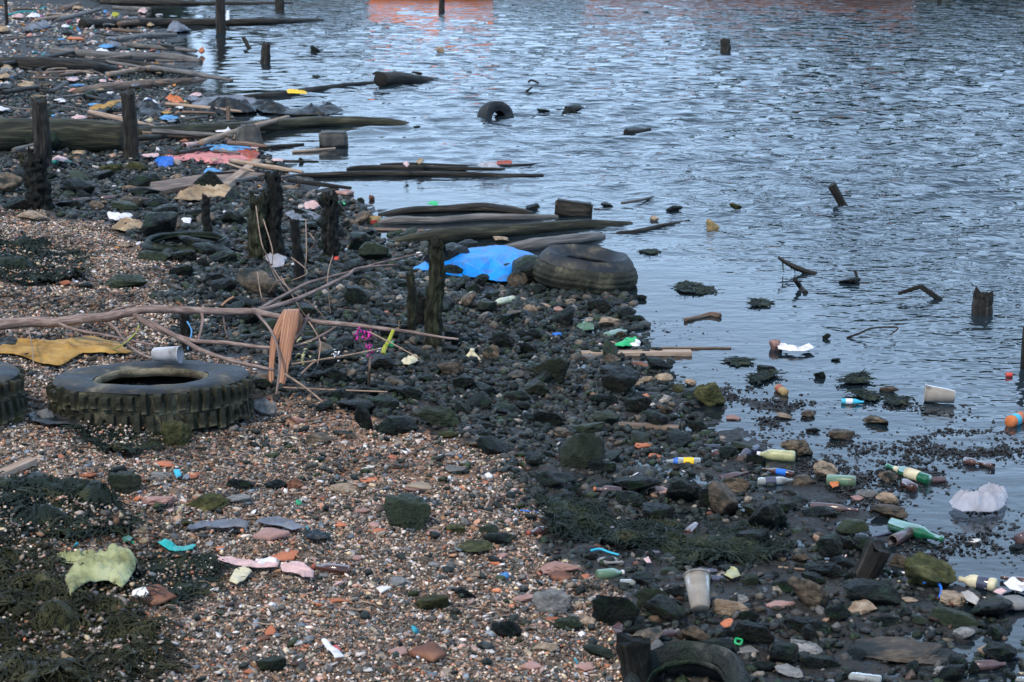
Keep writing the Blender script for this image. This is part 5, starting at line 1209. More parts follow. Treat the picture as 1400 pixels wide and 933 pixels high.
def cup(base, rim, r0, r1, m, label, name='plastic_cup'):
    """open tapering cup lying from its base to its rim"""
    d = rim - base; Ln = d.length; d.normalize(); e = empty(name, base); e.rotation_euler = d.to_track_quat('X', 'Z').to_euler(); tag(e, label, 'cup')
    t_ = .0016; pr = [(0, 0), (0, r0 * .9), (.004, r0), (Ln * .12, r0 * 1.02), (Ln * .14, r0 * 1.05), (Ln * .96, r1), (Ln * .97, r1 - t_), (Ln * .14, r0 * 1.05 - t_), (.006, r0 - t_), (.004, 0)]
    V, Fc = lathe(pr, 32, noise=.03, seed=2); obj('wall', mesh('wall', V, Fc, M[m]), e)
    V, Fc = lathe([(Ln * .95, r1), (Ln * .95, r1 * 1.07), (Ln * .985, r1 * 1.075), (Ln, r1 * 1.05), (Ln, r1 * .99), (Ln * .97, r1 * .985)], 32, noise=.02); obj('rim', mesh('rim', V, Fc, M[m]), e)
    return e
p = at(957, 846); k = ppm(p); q = at(957, 800)
cup(Vector((p.x, p.y, p.z + 13 / k)), Vector((p.x - .003, p.y + .10, p.z + 48 / k)), 13 / k, 18 / k, 'cup', 'tall clear plastic cup propped mouth up on the stones at the lower right')
p = at(1305, 552); k = ppm(p)
cup(Vector((p.x, p.y, .035)), Vector((p.x - 40 / k, p.y + .03, .045)), 9 / k, 12.5 / k, 'cup', 'clear plastic cup floating on its side in the calm water')
p = aty(210, 486, pc.y + .33); k = ppm(p)
cup(Vector((p.x, p.y, p.z + .005)), Vector((p.x + 38 / k, p.y - .03, p.z + .012)), 9 / k, 11 / k, 'cupw', 'milky white plastic cup lying on the rear rim of the truck tyre')
# tub near the floating logs
p = at(510, 307); k = ppm(p); V, Fc = lathe([(0, 0), (0, 8 / k), (11 / k, 10.5 / k), (11 / k, 9.6 / k), (.01, 7.4 / k), (.01, 0)], 20, 'z'); e = empty('tub', (p.x, p.y + .04, p.z - .01)); tag(e, 'yellowish round tub with a red patch in the shallows beside the grey log', 'tub')
obj('body', mesh('body', V, Fc, M['husk']), e); V, Fc = lathe([(3 / k, 8.9 / k), (8 / k, 9.9 / k)], 20, 'z'); Fc = [f for i, f in enumerate(Fc) if i in (14, 15, 16)]; obj('patch', mesh('patch', V, Fc, M['red']), e)
# round husks and a pot
def ball(px, py, w_, h_, m, label, name='coconut_husk', cat='husk', sink=.25):
    return rockpx(px, py, w_, h_, m, label, name=name, cat=cat, depth=.95, sink=sink, flatk=.85, big=False)
ball(975, 308, 19, 17, 'husk', 'round tan husk floating in the ripples right of the awash log')
ball(1061, 472, 20, 18, 'pink', 'round pinkish clay pot piece in the shallows beside the white foam', 'clay_pot', 'pot')
ball(408, 428, 16, 14, 'tan', 'round tan husk hanging at the branch beside the brown sheath')

# ---------------------------------------------------------------- cloths, bags and sheets
sheetpx([(215, 214), (245, 216), (262, 207), (300, 205), (318, 209), (345, 213), (352, 219), (330, 224), (295, 228), (262, 222), (240, 224)], 'pinkcloth', 'large faded pink cloth spread over the wide weathered board', amp=.05, seed=1)
sheetpx([(274, 209), (300, 206), (338, 206), (345, 212), (310, 214), (290, 214)], 'bluecloth', 'blue and white cloth behind the faded pink cloth', amp=.05, seed=2, lift=.05)
sheetpx([(210, 223), (225, 219), (238, 220), (237, 229), (218, 231)], 'bluep', 'small blue bag left of the faded pink cloth', amp=.08, seed=3)
sheetpx([(318, 212), (340, 209), (356, 213), (350, 221), (328, 220)], 'redbrown', 'rust red cloth at the right end of the faded pink one', amp=.06, seed=33)
sheetpx([(238, 276), (250, 266), (272, 258), (290, 260), (305, 265), (322, 266), (318, 275), (296, 274), (280, 277), (262, 278)], 'tancloth', 'ochre plastic bag in folds below the wide board', amp=.09, seed=4, freq=12)
sheetpx([(145, 296), (163, 298), (186, 298), (178, 303), (160, 306), (150, 303)], 'white', 'crumpled white rag on the black stones above the dirty tan one', amp=.04, seed=5)
sheetpx([(152, 317), (165, 308), (176, 305), (190, 309), (198, 315), (185, 318), (170, 321)], 'tancloth', 'dirty tan rag below the crumpled white one', amp=.05, seed=6)
sheetpx([(248, 303), (262, 304), (260, 310), (250, 308)], 'white', 'small white scrap under the ochre bag', amp=.03, seed=61, cat='scrap', name='scrap')
sheetpx([(390, 295), (402, 292), (428, 294), (440, 300), (432, 305), (400, 306)], 'greycloth', 'grey white plastic sheet right of the tall crusted post', amp=.03, seed=7, name='plastic_sheet', cat='plastic sheet')
sheetpx([(415, 284), (430, 282), (438, 286), (430, 290), (418, 290)], 'pinkpale', 'pale crumpled plastic above the grey white sheet', amp=.04, seed=8, name='plastic_scrap', cat='plastic scrap')
sheetpx([(583, 300), (590, 296), (600, 298), (598, 302)], 'greenp', 'bright green plastic scrap stuck on the grey log', amp=.02, seed=9, name='plastic_scrap', cat='plastic scrap', lift=.12)
sheetpx([(462, 281), (474, 279), (472, 284)], 'greenp', 'green plastic scrap right of the lone black post', amp=.02, seed=91, name='plastic_scrap', cat='plastic scrap')
sheetpx([(360, 356), (376, 352), (392, 358), (388, 368), (372, 371)], 'bag', 'thin whitish bag between the black posts', amp=.05, seed=10, name='plastic_bag', cat='plastic bag')
sheetpx([(-12, 484), (4, 474), (40, 470), (75, 472), (110, 468), (128, 466), (160, 474), (182, 488), (150, 490), (115, 489), (84, 506), (60, 504), (40, 497), (18, 490), (-12, 490)], 'ochre', 'large mud stained ochre cloth lying behind the truck tyre', amp=.035, seed=11)
sheetpx([(-12, 476), (6, 470), (24, 472), (20, 480), (-12, 484)], 'blackcloth', 'black weedy cloth on the left end of the ochre cloth', amp=.03, seed=12, lift=.03)
sheetpx([(38, 573), (70, 572), (100, 578), (128, 586), (110, 590), (70, 588), (42, 583)], 'blackcloth', 'black wet cloth spread under the pale grey pointed rock', amp=.02, seed=13)
sheetpx([(90, 812), (96, 800), (112, 792), (124, 782), (146, 776), (150, 766), (160, 768), (176, 778), (188, 786), (184, 800), (176, 814), (168, 824), (150, 814), (130, 816), (108, 824), (98, 836)], 'greencloth', 'large slimy pale green cloth with holes on the dark seaweed', lift=.05, amp=.10, freq=11, seed=14)
sheetpx([(74, 772), (90, 768), (110, 766), (126, 763), (134, 768), (128, 778), (116, 782), (100, 780), (84, 778)], 'greencloth', 'smaller yellowish green cloth above the slimy one', amp=.07, freq=14, seed=15)
sheetpx([(58, 925), (74, 905), (100, 898), (120, 908), (128, 930), (110, 945), (60, 945)], 'tancloth', 'tan sack bulging out of the seaweed in the lower left corner', amp=.16, freq=5, seed=16, name='sack', cat='sack', edge=.35)
sheetpx([(292, 770), (310, 772), (340, 776), (360, 778), (382, 778), (380, 784), (340, 784), (310, 779)], 'pinkpale', 'long pink plastic strip pointing left on the gravel', amp=.03, seed=17, name='plastic_strip', cat='plastic strip')
sheetpx([(384, 783), (398, 780), (416, 782), (429, 790), (428, 798), (414, 798), (398, 791), (386, 790)], 'pinkpale', 'shiny pink plastic glove shaped scrap right of the pink strip', amp=.04, seed=18, name='plastic_scrap', cat='plastic scrap')
sheetpx([(350, 775), (378, 773), (378, 780), (352, 782)], 'white', 'white tube like plastic on the pink strip', amp=.05, seed=181, name='plastic_scrap', cat='plastic scrap')
sheetpx([(314, 804), (322, 788), (334, 784), (344, 790), (336, 800), (324, 808)], 'cream', 'cream curled plastic shell under the pink strip', amp=.08, seed=19, name='plastic_scrap', cat='plastic scrap')
sheetpx([(256, 730), (275, 724), (310, 722), (340, 724), (338, 731), (300, 730), (262, 733)], 'greycloth', 'long curved blue grey strip on the gravel left of the pink shard', amp=.025, seed=20, name='plastic_strip', cat='plastic strip')
sheetpx([(350, 722), (364, 717), (395, 720), (418, 731), (400, 733), (372, 726)], 'greycloth', 'second blue grey strip behind the big pink curved shard', amp=.03, seed=21, name='plastic_strip', cat='plastic strip')
sheetpx([(414, 738), (432, 732), (452, 738), (452, 744), (436, 746), (420, 744)], 'blackcloth', 'black rubber flap right of the big pink curved shard', amp=.04, seed=22, name='rubber_flap', cat='rubber')
sheetpx([(440, 884), (448, 886), (462, 898), (470, 908), (458, 910), (448, 898)], 'white', 'torn white label with red marks on the shingle near the bottom', amp=.02, seed=23, name='torn_label', cat='label')
sheetpx([(452, 893), (462, 893), (466, 899), (457, 899)], 'red', 'red mark scrap on the torn white label', amp=.01, seed=24, name='scrap', cat='scrap', lift=.022)
sheetpx([(1297, 694), (1304, 688), (1322, 690), (1330, 685), (1346, 680), (1358, 676), (1374, 676), (1378, 686), (1374, 698), (1364, 706), (1352, 708), (1336, 708), (1316, 707), (1302, 702)], 'bag', 'crumpled thin white plastic bag on the wet mud at the right', amp=.16, freq=9, seed=25, thick=.0012, edge=.2, name='plastic_bag', cat='plastic bag')
sheetpx([(1062, 478), (1075, 478), (1090, 482), (1106, 476), (1114, 482), (1100, 486), (1080, 486), (1064, 483)], 'white', 'line of white foam scum right of the clay pot piece', amp=.03, seed=26, name='foam_scum', cat='foam')
sheetpx([(840, 478), (856, 470), (874, 472), (870, 478), (852, 480)], 'greenp', 'green plastic scrap at the edge above the straight plank', amp=.05, seed=27, name='plastic_scrap', cat='plastic scrap')
sheetpx([(858, 478), (868, 471), (876, 474), (874, 480)], 'white', 'white plastic scrap touching the green one above the plank', amp=.05, seed=271, name='plastic_scrap', cat='plastic scrap')
sheetpx([(788, 452), (798, 446), (812, 450), (812, 456), (798, 458)], 'greenc', 'glassy pale green scrap left of the propped bottle', amp=.05, seed=28, name='plastic_scrap', cat='plastic scrap')
sheetpx([(1372, 806), (1384, 800), (1398, 806), (1408, 812), (1396, 818), (1380, 814)], 'white', 'white crumpled paper at the right edge below the dark brown bottle', amp=.06, seed=29, name='paper_scrap', cat='paper')
sheetpx([(1358, 818), (1368, 813), (1376, 817), (1368, 822)], 'pinkpale', 'small peach paper scrap left of the white crumpled paper', amp=.03, seed=291, name='paper_scrap', cat='paper')
sheetpx([(1312, 820), (1326, 818), (1338, 828), (1334, 836), (1322, 830)], 'shell', 'white ribbed shell under the brownish bottle', amp=.05, seed=30, name='shell', cat='shell')
sheetpx([(990, 795), (998, 784), (1008, 788), (1012, 796), (1000, 800)], 'yelgreen', 'clear green tinted glass chunk right of the blue grey piece', amp=.08, seed=31, name='glass_chunk', cat='glass')
sheetpx([(1134, 668), (1146, 666), (1146, 672), (1138, 675)], 'orange', 'orange torn scrap under the murky greenish bottle', amp=.03, seed=32, name='plastic_scrap', cat='plastic scrap')
sheetpx([(549, 500), (560, 494), (570, 493), (572, 500), (560, 505), (552, 504)], 'cream', 'cream corn husk like scrap below the hanging yellow strip', amp=.06, seed=34, name='plastic_scrap', cat='plastic scrap')
sheetpx([(240, 656), (238, 652), (246, 652), (248, 658), (242, 661)], 'cyan', 'bright cyan plastic square on the gravel beside orange shards', amp=.03, seed=35, name='plastic_scrap', cat='plastic scrap')
sheetpx([(216, 750), (226, 747), (246, 757), (268, 754), (264, 760), (240, 763)], 'teal', 'dark teal slipper shaped scrap above the seaweed tuft', amp=.03, seed=36, name='plastic_scrap', cat='plastic scrap')
sheetpx([(167, 744), (176, 741), (182, 744), (178, 749), (170, 749)], 'greeng', 'emerald green glass chip on the gravel under the seaweed mat', amp=.03, seed=37, name='glass_chip', cat='glass')
sheetpx([(122, 142), (150, 134), (168, 137), (168, 150), (140, 160), (122, 163)], 'blackcloth', 'dark ragged cloth heap left of the straight post', amp=.35, freq=4, seed=38, edge=.3)
sheetpx([(122, 163), (145, 157), (168, 149), (168, 153), (146, 162), (126, 166)], 'ochre', 'ochre edged cloth strip on the dark ragged heap', amp=.10, freq=4, seed=39, lift=.12)
sheetpx([(188, 146), (205, 140), (225, 152), (232, 162), (212, 164), (192, 158)], 'blackcloth', 'black cloth heap right of the straight post', amp=.3, freq=4, seed=40, edge=.3)
sheetpx([(225, 138), (246, 136), (252, 143), (243, 147)], 'orange', 'orange brown plastic in the litter behind the mossy log', amp=.15, freq=5, seed=41, name='plastic_scrap', cat='plastic scrap')
sheetpx([(262, 140), (300, 136), (345, 138), (372, 143), (340, 147), (300, 149), (262, 150)], 'greycloth', 'grey plastic sheet awash right of the litter', amp=.12, freq=3, seed=42, name='plastic_sheet', cat='plastic sheet')
sheetpx([(275, 152), (310, 146), (352, 150), (350, 156), (312, 158), (280, 160)], 'blackcloth', 'black tarp awash behind the small brown stake', amp=.25, freq=3, seed=43, name='tarp', cat='tarp', edge=.3)
sheetpx([(340, 146), (352, 142), (378, 147), (410, 155), (455, 149), (470, 154), (452, 160), (400, 160), (360, 157)], 'blackcloth', 'dark weedy tarp awash under the yellow strip', amp=.16, freq=3, seed=44, name='tarp', cat='tarp')
sheetpx([(392, 140), (406, 140), (420, 142), (420, 145), (394, 144)], 'yellow', 'bright yellow strip on the dark weedy tarp', amp=.04, seed=45, name='plastic_strip', cat='plastic strip', lift=.15)
sheetpx([(40, 38), (60, 34), (70, 38), (60, 43), (44, 42)], 'greycloth', 'pale grey crumpled bag below the teal rope', amp=.3, freq=3, seed=46, name='plastic_bag', cat='plastic bag')
sheetpx([(228, 45), (232, 35), (245, 37), (262, 44), (240, 46)], 'greycloth', 'grey blade shaped board by the very long log', amp=.2, freq=2, seed=47, name='board', cat='board')
sheetpx([(188, 18), (194, 15), (202, 17), (198, 20)], 'pinkpale', 'tiny pinkish bag above the very long log', amp=.2, freq=3, seed=48, name='plastic_bag', cat='plastic bag')
sheetpx([(310, 24), (314, 24), (314, 38), (309, 38)], 'white', 'white rag wrapped round the very long log beside the upright post', amp=.05, seed=49, lift=.16, freq=3)
sheetpx([(551, 239), (556, 235), (560, 240), (557, 244)], 'pinkpale', 'pale ribbon caught on the littered floating log', amp=.05, seed=50, lift=.1, name='plastic_scrap', cat='plastic scrap')
sheetpx([(569, 236), (577, 231), (580, 235), (573, 240)], 'tancloth', 'small tan rag caught on the littered floating log', amp=.08, seed=53, lift=.1)
sheetpx([(652, 239), (664, 235), (680, 237), (684, 241), (660, 241)], 'bag', 'thin wet plastic draped on the littered floating log', amp=.05, seed=54, lift=.08, name='plastic_bag', cat='plastic bag')
sheetpx([(676, 237), (700, 236), (700, 239), (680, 240)], 'redbrown', 'dull red strip at the far end of the littered floating log', amp=.03, seed=55, lift=.1, name='plastic_strip', cat='plastic strip')

# the blue sheet: stiff folds
BV = [(562, 369, .01), (592, 352, .05), (606, 345, .06), (640, 338, .10), (668, 335, .11), (700, 337, .10), (722, 344, .08), (742, 352, .05), (738, 374, .03), (700, 386, .03), (686, 385, .04), (664, 381, .04), (636, 378, .03), (600, 371, .05), (640, 360, .11), (610, 357, .07), (672, 352, .14), (655, 368, .09), (706, 356, .12), (640, 349, .12), (690, 366, .10)]
P3 = [at(a, b_, z_, water=False) for a, b_, z_ in BV]
vs, _, fs, *_r = delaunay_2d_cdt([Vector((a, b_)) for a, b_, _z in BV], [], [list(range(14))], 1, 1e-5)
bm = bmesh.new(); bv = [bm.verts.new(q) for q in P3]
for f in fs: bm.faces.new([bv[i] for i in f])
bmesh.ops.subdivide_edges(bm, edges=bm.edges[:], cuts=5, use_grid_fill=True); bm.normal_update()
for _i in range(1): bmesh.ops.smooth_vert(bm, verts=[v for v in bm.verts if not v.is_boundary], factor=.5, use_axis_x=False, use_axis_y=False, use_axis_z=True)
for v in bm.verts: v.co += Vector((0, 0, .018 * mn.noise(v.co * 7) + .004 * mn.noise(v.co * 30)))
c0 = sum((v.co for v in bm.verts), Vector()) / len(bm.verts); c0.z = 0
for v in bm.verts: v.co -= c0
bmesh.ops.recalc_face_normals(bm, faces=bm.faces[:]); me = bpy.data.meshes.new('blue_sheet'); bm.to_mesh(me); bm.free(); me.materials.append(M['blue'])
o = tag(obj('blue_sheet', me, loc=c0), 'large bright blue plastic sheet folded over stones at the waterline', 'plastic sheet'); me.polygons.foreach_set('use_smooth', [False] * len(me.polygons)); sm = o.modifiers.new('t', 'SOLIDIFY'); sm.thickness = .006; sm.offset = -1

# ---------------------------------------------------------------- the bare branch and what hangs on it
root = empty('bare_branch', aty(180, 440, 9.55)); tag(root, 'large bare forked branch lying across the beach behind the truck tyre', 'branch')
def limb(pts, r0, r1, parent=root, nm='limb', m='branch', noise=.14, n=40):
    P = [aty(*q) for q in pts]; k = ppm(P[0]); q = tube(P, [r0 / k / 2, (r0 + r1) / k / 4, r1 / k / 2], n, 9, noise, 9, seed=int(pts[0][0]) % 31)
    if parent is root: return tobj(nm, q, M[m], root)
    v, f, x = q; b0 = np.array(root.location); return obj(nm, mesh(nm, np.array([tuple(z) for z in v]) - b0, f, M[m], tex=x), parent)
mainl = limb([(-14, 446, 9.55), (40, 440, 9.55), (75, 441, 9.5), (115, 436, 9.5), (150, 433, 9.5), (175, 428, 9.5), (200, 423, 9.5), (250, 424, 9.5), (300, 426, 9.5), (350, 426, 9.5)], 16, 9, n=60, nm='trunk')
limb([(346, 425, 9.5), (385, 434, 9.4), (430, 440, 9.4), (485, 445, 9.35), (525, 450, 9.3), (560, 454, 9.3), (600, 461, 9.3), (627, 464, 9.3)], 9, 3, n=50)
limb([(352, 426, 9.5), (360, 420, 9.6), (400, 398, 10), (425, 386, 10.2), (490, 369, 10.6), (510, 362, 10.7), (578, 346, 11.1)], 6, 3, n=40)
limb([(352, 426, 9.5), (390, 415, 9.7), (425, 401, 9.9), (475, 377, 10.3), (490, 367, 10.5), (545, 362, 10.8)], 8, 3, n=40)
limb([(182, 428, 9.5), (200, 442, 9.45), (225, 454, 9.4), (265, 466, 9.3), (310, 469, 9.25), (350, 474, 9.2), (388, 476, 9.15), (425, 466, 9.2), (460, 447, 9.3)], 8, 3.5, n=44)
limb([(205, 441, 9.45), (250, 465, 9.3), (275, 479, 9.15), (312, 492, 9.0), (345, 500, 8.95), (375, 506, 8.9)], 7, 4, n=30)
limb([(75, 440, 9.5), (100, 450, 9.4), (150, 460, 9.25), (180, 466, 9.15), (212, 472, 9.1)], 4.5, 3, n=24)
limb([(147, 440, 9.5), (160, 452, 9.4), (175, 471, 9.2), (200, 487, 8.95), (235, 495, 8.75)], 4, 2.5, n=24)
limb([(142, 432, 9.5), (160, 423, 9.55), (192, 415, 9.6)], 5, 3, n=12, nm='stub')
limb([(275, 425, 9.5), (277, 440, 9.45), (270, 470, 9.3)], 6, 3, n=14, nm='stub')
limb([(305, 430, 9.5), (308, 450, 9.5), (312, 463, 9.5)], 3, 2, n=10, nm='stub')
for q, a_, b_ in [([(400, 470, 9.3), (412, 452, 9.3), (422, 430, 9.4)], 5, 3), ([(412, 512, 9.0), (430, 495, 9.0), (450, 490, 9.0), (485, 484, 9.0), (520, 477, 9.0)], 3, 2),
                  ([(505, 454, 9.2), (540, 472, 9.1), (575, 491, 9.0)], 2.5, 1.5), ([(390, 512, 8.9), (420, 532, 8.75), (447, 555, 8.65)], 3.5, 2), ([(352, 430, 9.4), (372, 455, 9.2), (382, 490, 9.0), (378, 540, 8.8)], 4, 3),
                  ([(385, 530, 8.9), (450, 533, 8.85), (530, 536, 8.8)], 3, 2), ([(398, 498, 9), (440, 492, 9), (470, 488, 9)], 2, 2), ([(422, 440, 9.3), (430, 452, 9.25), (438, 470, 9.2), (434, 500, 9.1)], 2, 1.5), ([(404, 432, 9.4), (396, 470, 9.2), (400, 500, 9.1)], 2, 1.5)]:
    limb(q, a_, b_, n=14, nm='twig', m='twig' if b_ < 2.6 else 'branch')
VL = ['longest dry vine stalk curving down from the top of the wide mossy post', 'upright dry stalk in front of the lone black post', 'short dry stalk left of the branch fork', 'dry stalk slanting down to the right from the foot of the tall crusted post', 'dry stalk crossing the two upper limbs at the fork',
      'bent dry stalk making an elbow right of the slender leaning post', 'straight dry stalk standing right of the slender leaning post', 'small hooked stalk tip right of the slender leaning post', 'thin curved stalk left of the slender leaning post foot', 'second dry vine stalk hanging before the wide mossy post']
for pts in [[(350, 282), (357, 330), (366, 352), (376, 378), (391, 400)], [(455, 350), (448, 380), (452, 430)], [(352, 372), (356, 400), (362, 418)], [(374, 368), (392, 392), (430, 420), (446, 438)], [(384, 378), (402, 408), (418, 432), (440, 442)],
            [(398, 352), (420, 372), (398, 384)], [(418, 300), (419, 345), (417, 372)], [(420, 345), (431, 332), (422, 318)], [(368, 400), (380, 385), (396, 380)], [(360, 300), (372, 340), (372, 362)]]:
    P = [aty(a, b_, 10.6 if i == 0 else 10.3) for i, (a, b_) in enumerate(pts)]; g = at(*pts[-1])
    stick(P, .0035, .0025, 'twig', VL.pop(0), 'vine', 'vine_stalk', group='dry vine stalks between the posts')
# hanging palm sheath: two lobes
e = empty('palm_sheath', aty(392, 440, 9.25)); tag(e, 'torn brown palm sheath folded over the branch and hanging to the gravel', 'palm sheath')
def ribbon(pts, w_, nm, parent, m, seed=0):
    P = catmull([aty(*q) for q in pts], 40); k = ppm(P[0]); ww = np.interp(np.linspace(0, 1, 41), np.linspace(0, 1, len(w_)), w_); V, Fc, X3 = [], [], []; al = 0
    for i, q in enumerate(P):
        al += (q - P[i - 1]).length if i else 0; an = .5 * mn.noise(Vector((al * 3, seed, 0))); 
        for s_, row in ((0, np.linspace(-1, 1, 9)), (1, np.linspace(1, -1, 9))):
            for u in row:
                w2 = ww[i] / k / 2 * (1 + .12 * mn.noise(Vector((al * 25, seed, 3)))); x = u * w2
                V.append((q.x + x * math.cos(an), q.y + x * math.sin(an) + (.35 * w2 * u * u) + s_ * .006 + .006 * mn.noise(Vector((al * 8, u * 2, seed))), q.z)); X3.append((al, x * 4, s_ * .02))
    for i in range(40):
        for j in range(18): Fc.append((i * 18 + j, i * 18 + (j + 1) % 18, (i + 1) * 18 + (j + 1) % 18, (i + 1) * 18 + j))
    tobj(nm, ([Vector(v) for v in V], Fc, X3), M[m], parent)
ribbon([(404, 425, 9.42), (401, 423, 9.3), (398, 430, 9.22), (395, 450, 9.15), (390, 480, 9.08), (386, 512, 9.0), (382, 542, 8.95)], [12, 14, 19, 22, 20, 17, 12, 5], 'front_strip', e, 'sheath', 1)
ribbon([(398, 427, 9.45), (393, 424, 9.33), (385, 440, 9.25), (376, 462, 9.18), (372, 490, 9.1), (371, 520, 9.02), (373, 548, 8.97)], [8, 10, 13, 11, 8, 7, 4], 'rear_strip', e, 'sheath', 2)
ribbon([(381, 536, 8.96), (388, 548, 8.9), (398, 560, 8.8), (407, 569, 8.75)], [6, 8, 5, 2], 'tip', e, 'sheath', 3)
ribbon([(402, 425, 9.4), (408, 432, 9.36), (409, 446, 9.35), (406, 458, 9.35)], [6, 11, 9, 3], 'flap', e, 'sheath', 4)
# ribbons, flower scraps and rags on the twigs
def ruffle(px, py, Y, w_, h_, m, label, n=26, cat='ribbon', name='ribbon', seed=0, r=.5):
    """a small bunch of curled strips hanging down"""
    c_ = aty(px, py, Y); k = ppm(c_); nr = random.Random(seed + int(px)); parts = []
    for i in range(n):
        x = nr.uniform(-.5, .5) * w_ / k; z = nr.uniform(-.5, .5) * h_ / k; L_ = nr.uniform(.25, .5) * min(w_, h_) / k
        p0 = c_ + Vector((x, nr.uniform(-.02, .02), z)); d = Vector((nr.uniform(-1, 1), nr.uniform(-1, 1), nr.uniform(-1.2, .4))).normalized() * L_
        parts.append(tube([p0, p0 + d * .5 + Vector((0, 0, .3 * L_)), p0 + d], [.1 * L_, .35 * L_ * r * 2, .1 * L_], 6, 5, .1, 8, i, flat=.25))
    return tag(tobj(name, merge(*parts), M[m]), label, cat)
ruffle(497, 457, 9.25, 22, 16, 'magenta', 'upper bunch of magenta ribbon hanging from the branch', 20)
ruffle(504, 477, 9.2, 12, 26, 'magenta', 'lower magenta ribbon trailing to the upright brown stem', 16)
ruffle(460, 486, 9.0, 12, 16, 'white', 'tattered white rag on the twig left of the magenta ribbon', 12, 'rag', 'rag')
ruffle(519, 478, 9.0, 8, 9, 'white', 'small white rag on the twig right of the magenta ribbon', 8, 'rag', 'rag')
ruffle(543, 444, 9.25, 8, 12, 'husk', 'small orange brown dried flower on the branch above the yellow strip', 10, 'flower', 'dried_flower')
ruffle(418, 480, 9.1, 20, 34, 'yelgreen', 'withered yellow green leaves hanging behind the brown sheath', 14, 'leaves', 'withered_leaves')
stick([aty(538, 451, 9.25), aty(532, 465, 9.2), aty(526, 476, 9.15), aty(524, 483, 9.1)], .009, .013, 'lime', 'lime yellow strip dangling from the branch beside green plastic', 'strip', 'strip', flat=.35, up=(0, -1, 0))
stick([aty(534, 468, 9.4), aty(536, 474, 9.4)], .016, .012, 'greenp', 'green plastic scrap hanging behind the lime yellow strip', 'plastic scrap', 'plastic_scrap')
stick([at(505, 529), aty(505, 505, 9.0), aty(506, 489, 9.05)], .008, .006, 'woodbrown', 'upright brown stem under the magenta ribbon', 'stem', 'stem')
stick([aty(303, 418, 9.5), aty(311, 411, 9.5), aty(320, 406, 9.5)], .007, .005, 'sheath', 'short orange peeled stick standing up on the main limb', 'stick', 'stick')
stick([aty(256, 440, 9.4), aty(262, 453, 9.35), aty(258, 470, 9.3), aty(257, 478, 9.25)], .004, .004, 'bluecloth', 'blue plastic tie hanging from the lower limb above the cup', 'plastic tie', 'plastic_tie')
stick([aty(190, 445, 9.3), aty(185, 456, 9.2), aty(170, 470, 9.1), aty(155, 477, 9.0)], .004, .003, 'lime', 'thin green grass blade under the fork left of the cup', 'grass blade', 'grass_blade')
stick([aty(39, 450, 9.4), aty(44, 475, 9.0), aty(46, 505, 8.8), aty(46, 520, 8.7)], .003, .003, 'twig', 'thin dry stem hanging in front of the ochre cloth', 'stem', 'stem')
stick([at(10, 22), at(30, 18), at(48, 17), at(60, 11)], .05, .04, 'ropeg', 'teal rope in the litter at the top left', 'rope', 'rope')
P = [at(a, b_) for a, b_ in [(808, 760), (820, 758), (832, 762), (846, 766)]]
stick([q + Vector((0, 0, .02)) for q in P], .005, .004, 'cyan', 'bright blue twig like plastic on the flat grey slab', 'plastic strip', 'plastic_strip')
P = [at(a, b_) for a, b_ in [(1262, 808), (1278, 806), (1286, 815), (1284, 828)]]
stick([q + Vector((0, 0, .03)) for q in P], .005, .005, 'bluep', 'curved blue hose at the foot of the biggest mossy boulder', 'hose', 'hose')
# three armed white pipe piece
e = empty('pipe_fitting', at(644, 493)); tag(e, 'white three legged plastic pipe piece standing on the black rubble', 'pipe fitting')
c_ = aty(645, 483, e.location.y); k = ppm(c_)
for nm, q_ in (('leg', aty(634, 494, e.location.y - .02)), ('leg', aty(656, 494, e.location.y - .02)), ('neck', aty(646, 477, e.location.y))): tobj(nm, tube([c_, q_], [4 / k, 3.2 / k], 6, 10, .03), M['cream'], e)
# sticks standing out of the open water
e = empty('snag', at(1112, 374)); tag(e, 'long slanting dark snag with dripping weed rising from the ripples', 'snag')
Y0 = e.location.y; tobj('shaft', tube([aty(1064, 352, Y0), aty(1078, 361, Y0), aty(1095, 369, Y0), aty(1116, 376, Y0)], [.010, .018, .02], 20, 8, .2, 8, 3), M['wood'], e)
for x, y0, y1 in ((1070, 356, 372), (1086, 365, 374), (1098, 369, 380), (1081, 363, 369)): tobj('hanging_weed', tube([aty(x, y0, Y0), aty(x + 1, y1, Y0)], [.007, .002], 4, 5, .1), M['weed'], e)
stick([aty(1087, 383, at(1101, 399).y), at(1094, 392) * .5 + aty(1094, 392, at(1101, 399).y) * .5, at(1101, 401)], .014, .02, 'wood', 'short slanting black stick below the long snag', 'stick')
stick([aty(1169, 370, at(1172, 384).y), at(1173, 384)], .010, .008, 'wood', 'small sprig standing on the dark lump in the ripples', 'sprig', 'sprig')
Y0 = at(1286, 410).y; stick([aty(1228, 402, Y0), aty(1245, 396, Y0), aty(1258, 392, Y0)], .010, .016, 'wood', 'left arm of the bent branch arching out of the water near the ragged stump', 'branch', 'bent_branch'); stick([aty(1258, 391, Y0), aty(1272, 401, Y0), aty(1287, 411, Y0)], .018, .018, 'wood', 'right arm of the bent branch arching out of the water near the ragged stump', 'branch', 'bent_branch')
Y0 = at(1160, 462).y; stick([aty(1158, 462, Y0), aty(1175, 456, Y0), aty(1193, 449, Y0), aty(1227, 448, Y0), aty(1217, 458, Y0)], .007, .004, 'wood', 'thin bent wire above the calm shallows', 'wire', 'wire', n=30)
stick([aty(719, 126, at(720, 127).y), aty(728, 119, at(720, 127).y)], .02, .012, 'wood', 'small forked twig in open water, right of the upright tyre arch', 'twig', 'twig')
stick([aty(722, 113, at(720, 114).y), aty(727, 110, at(720, 114).y), aty(737, 114, at(720, 114).y)], .018, .014, 'wood', 'small arched twig in open water behind the forked one', 'twig', 'twig')
P = [at(1006, 881), at(1014, 883), at(1012, 889), at(1005, 887), at(1006, 881)]
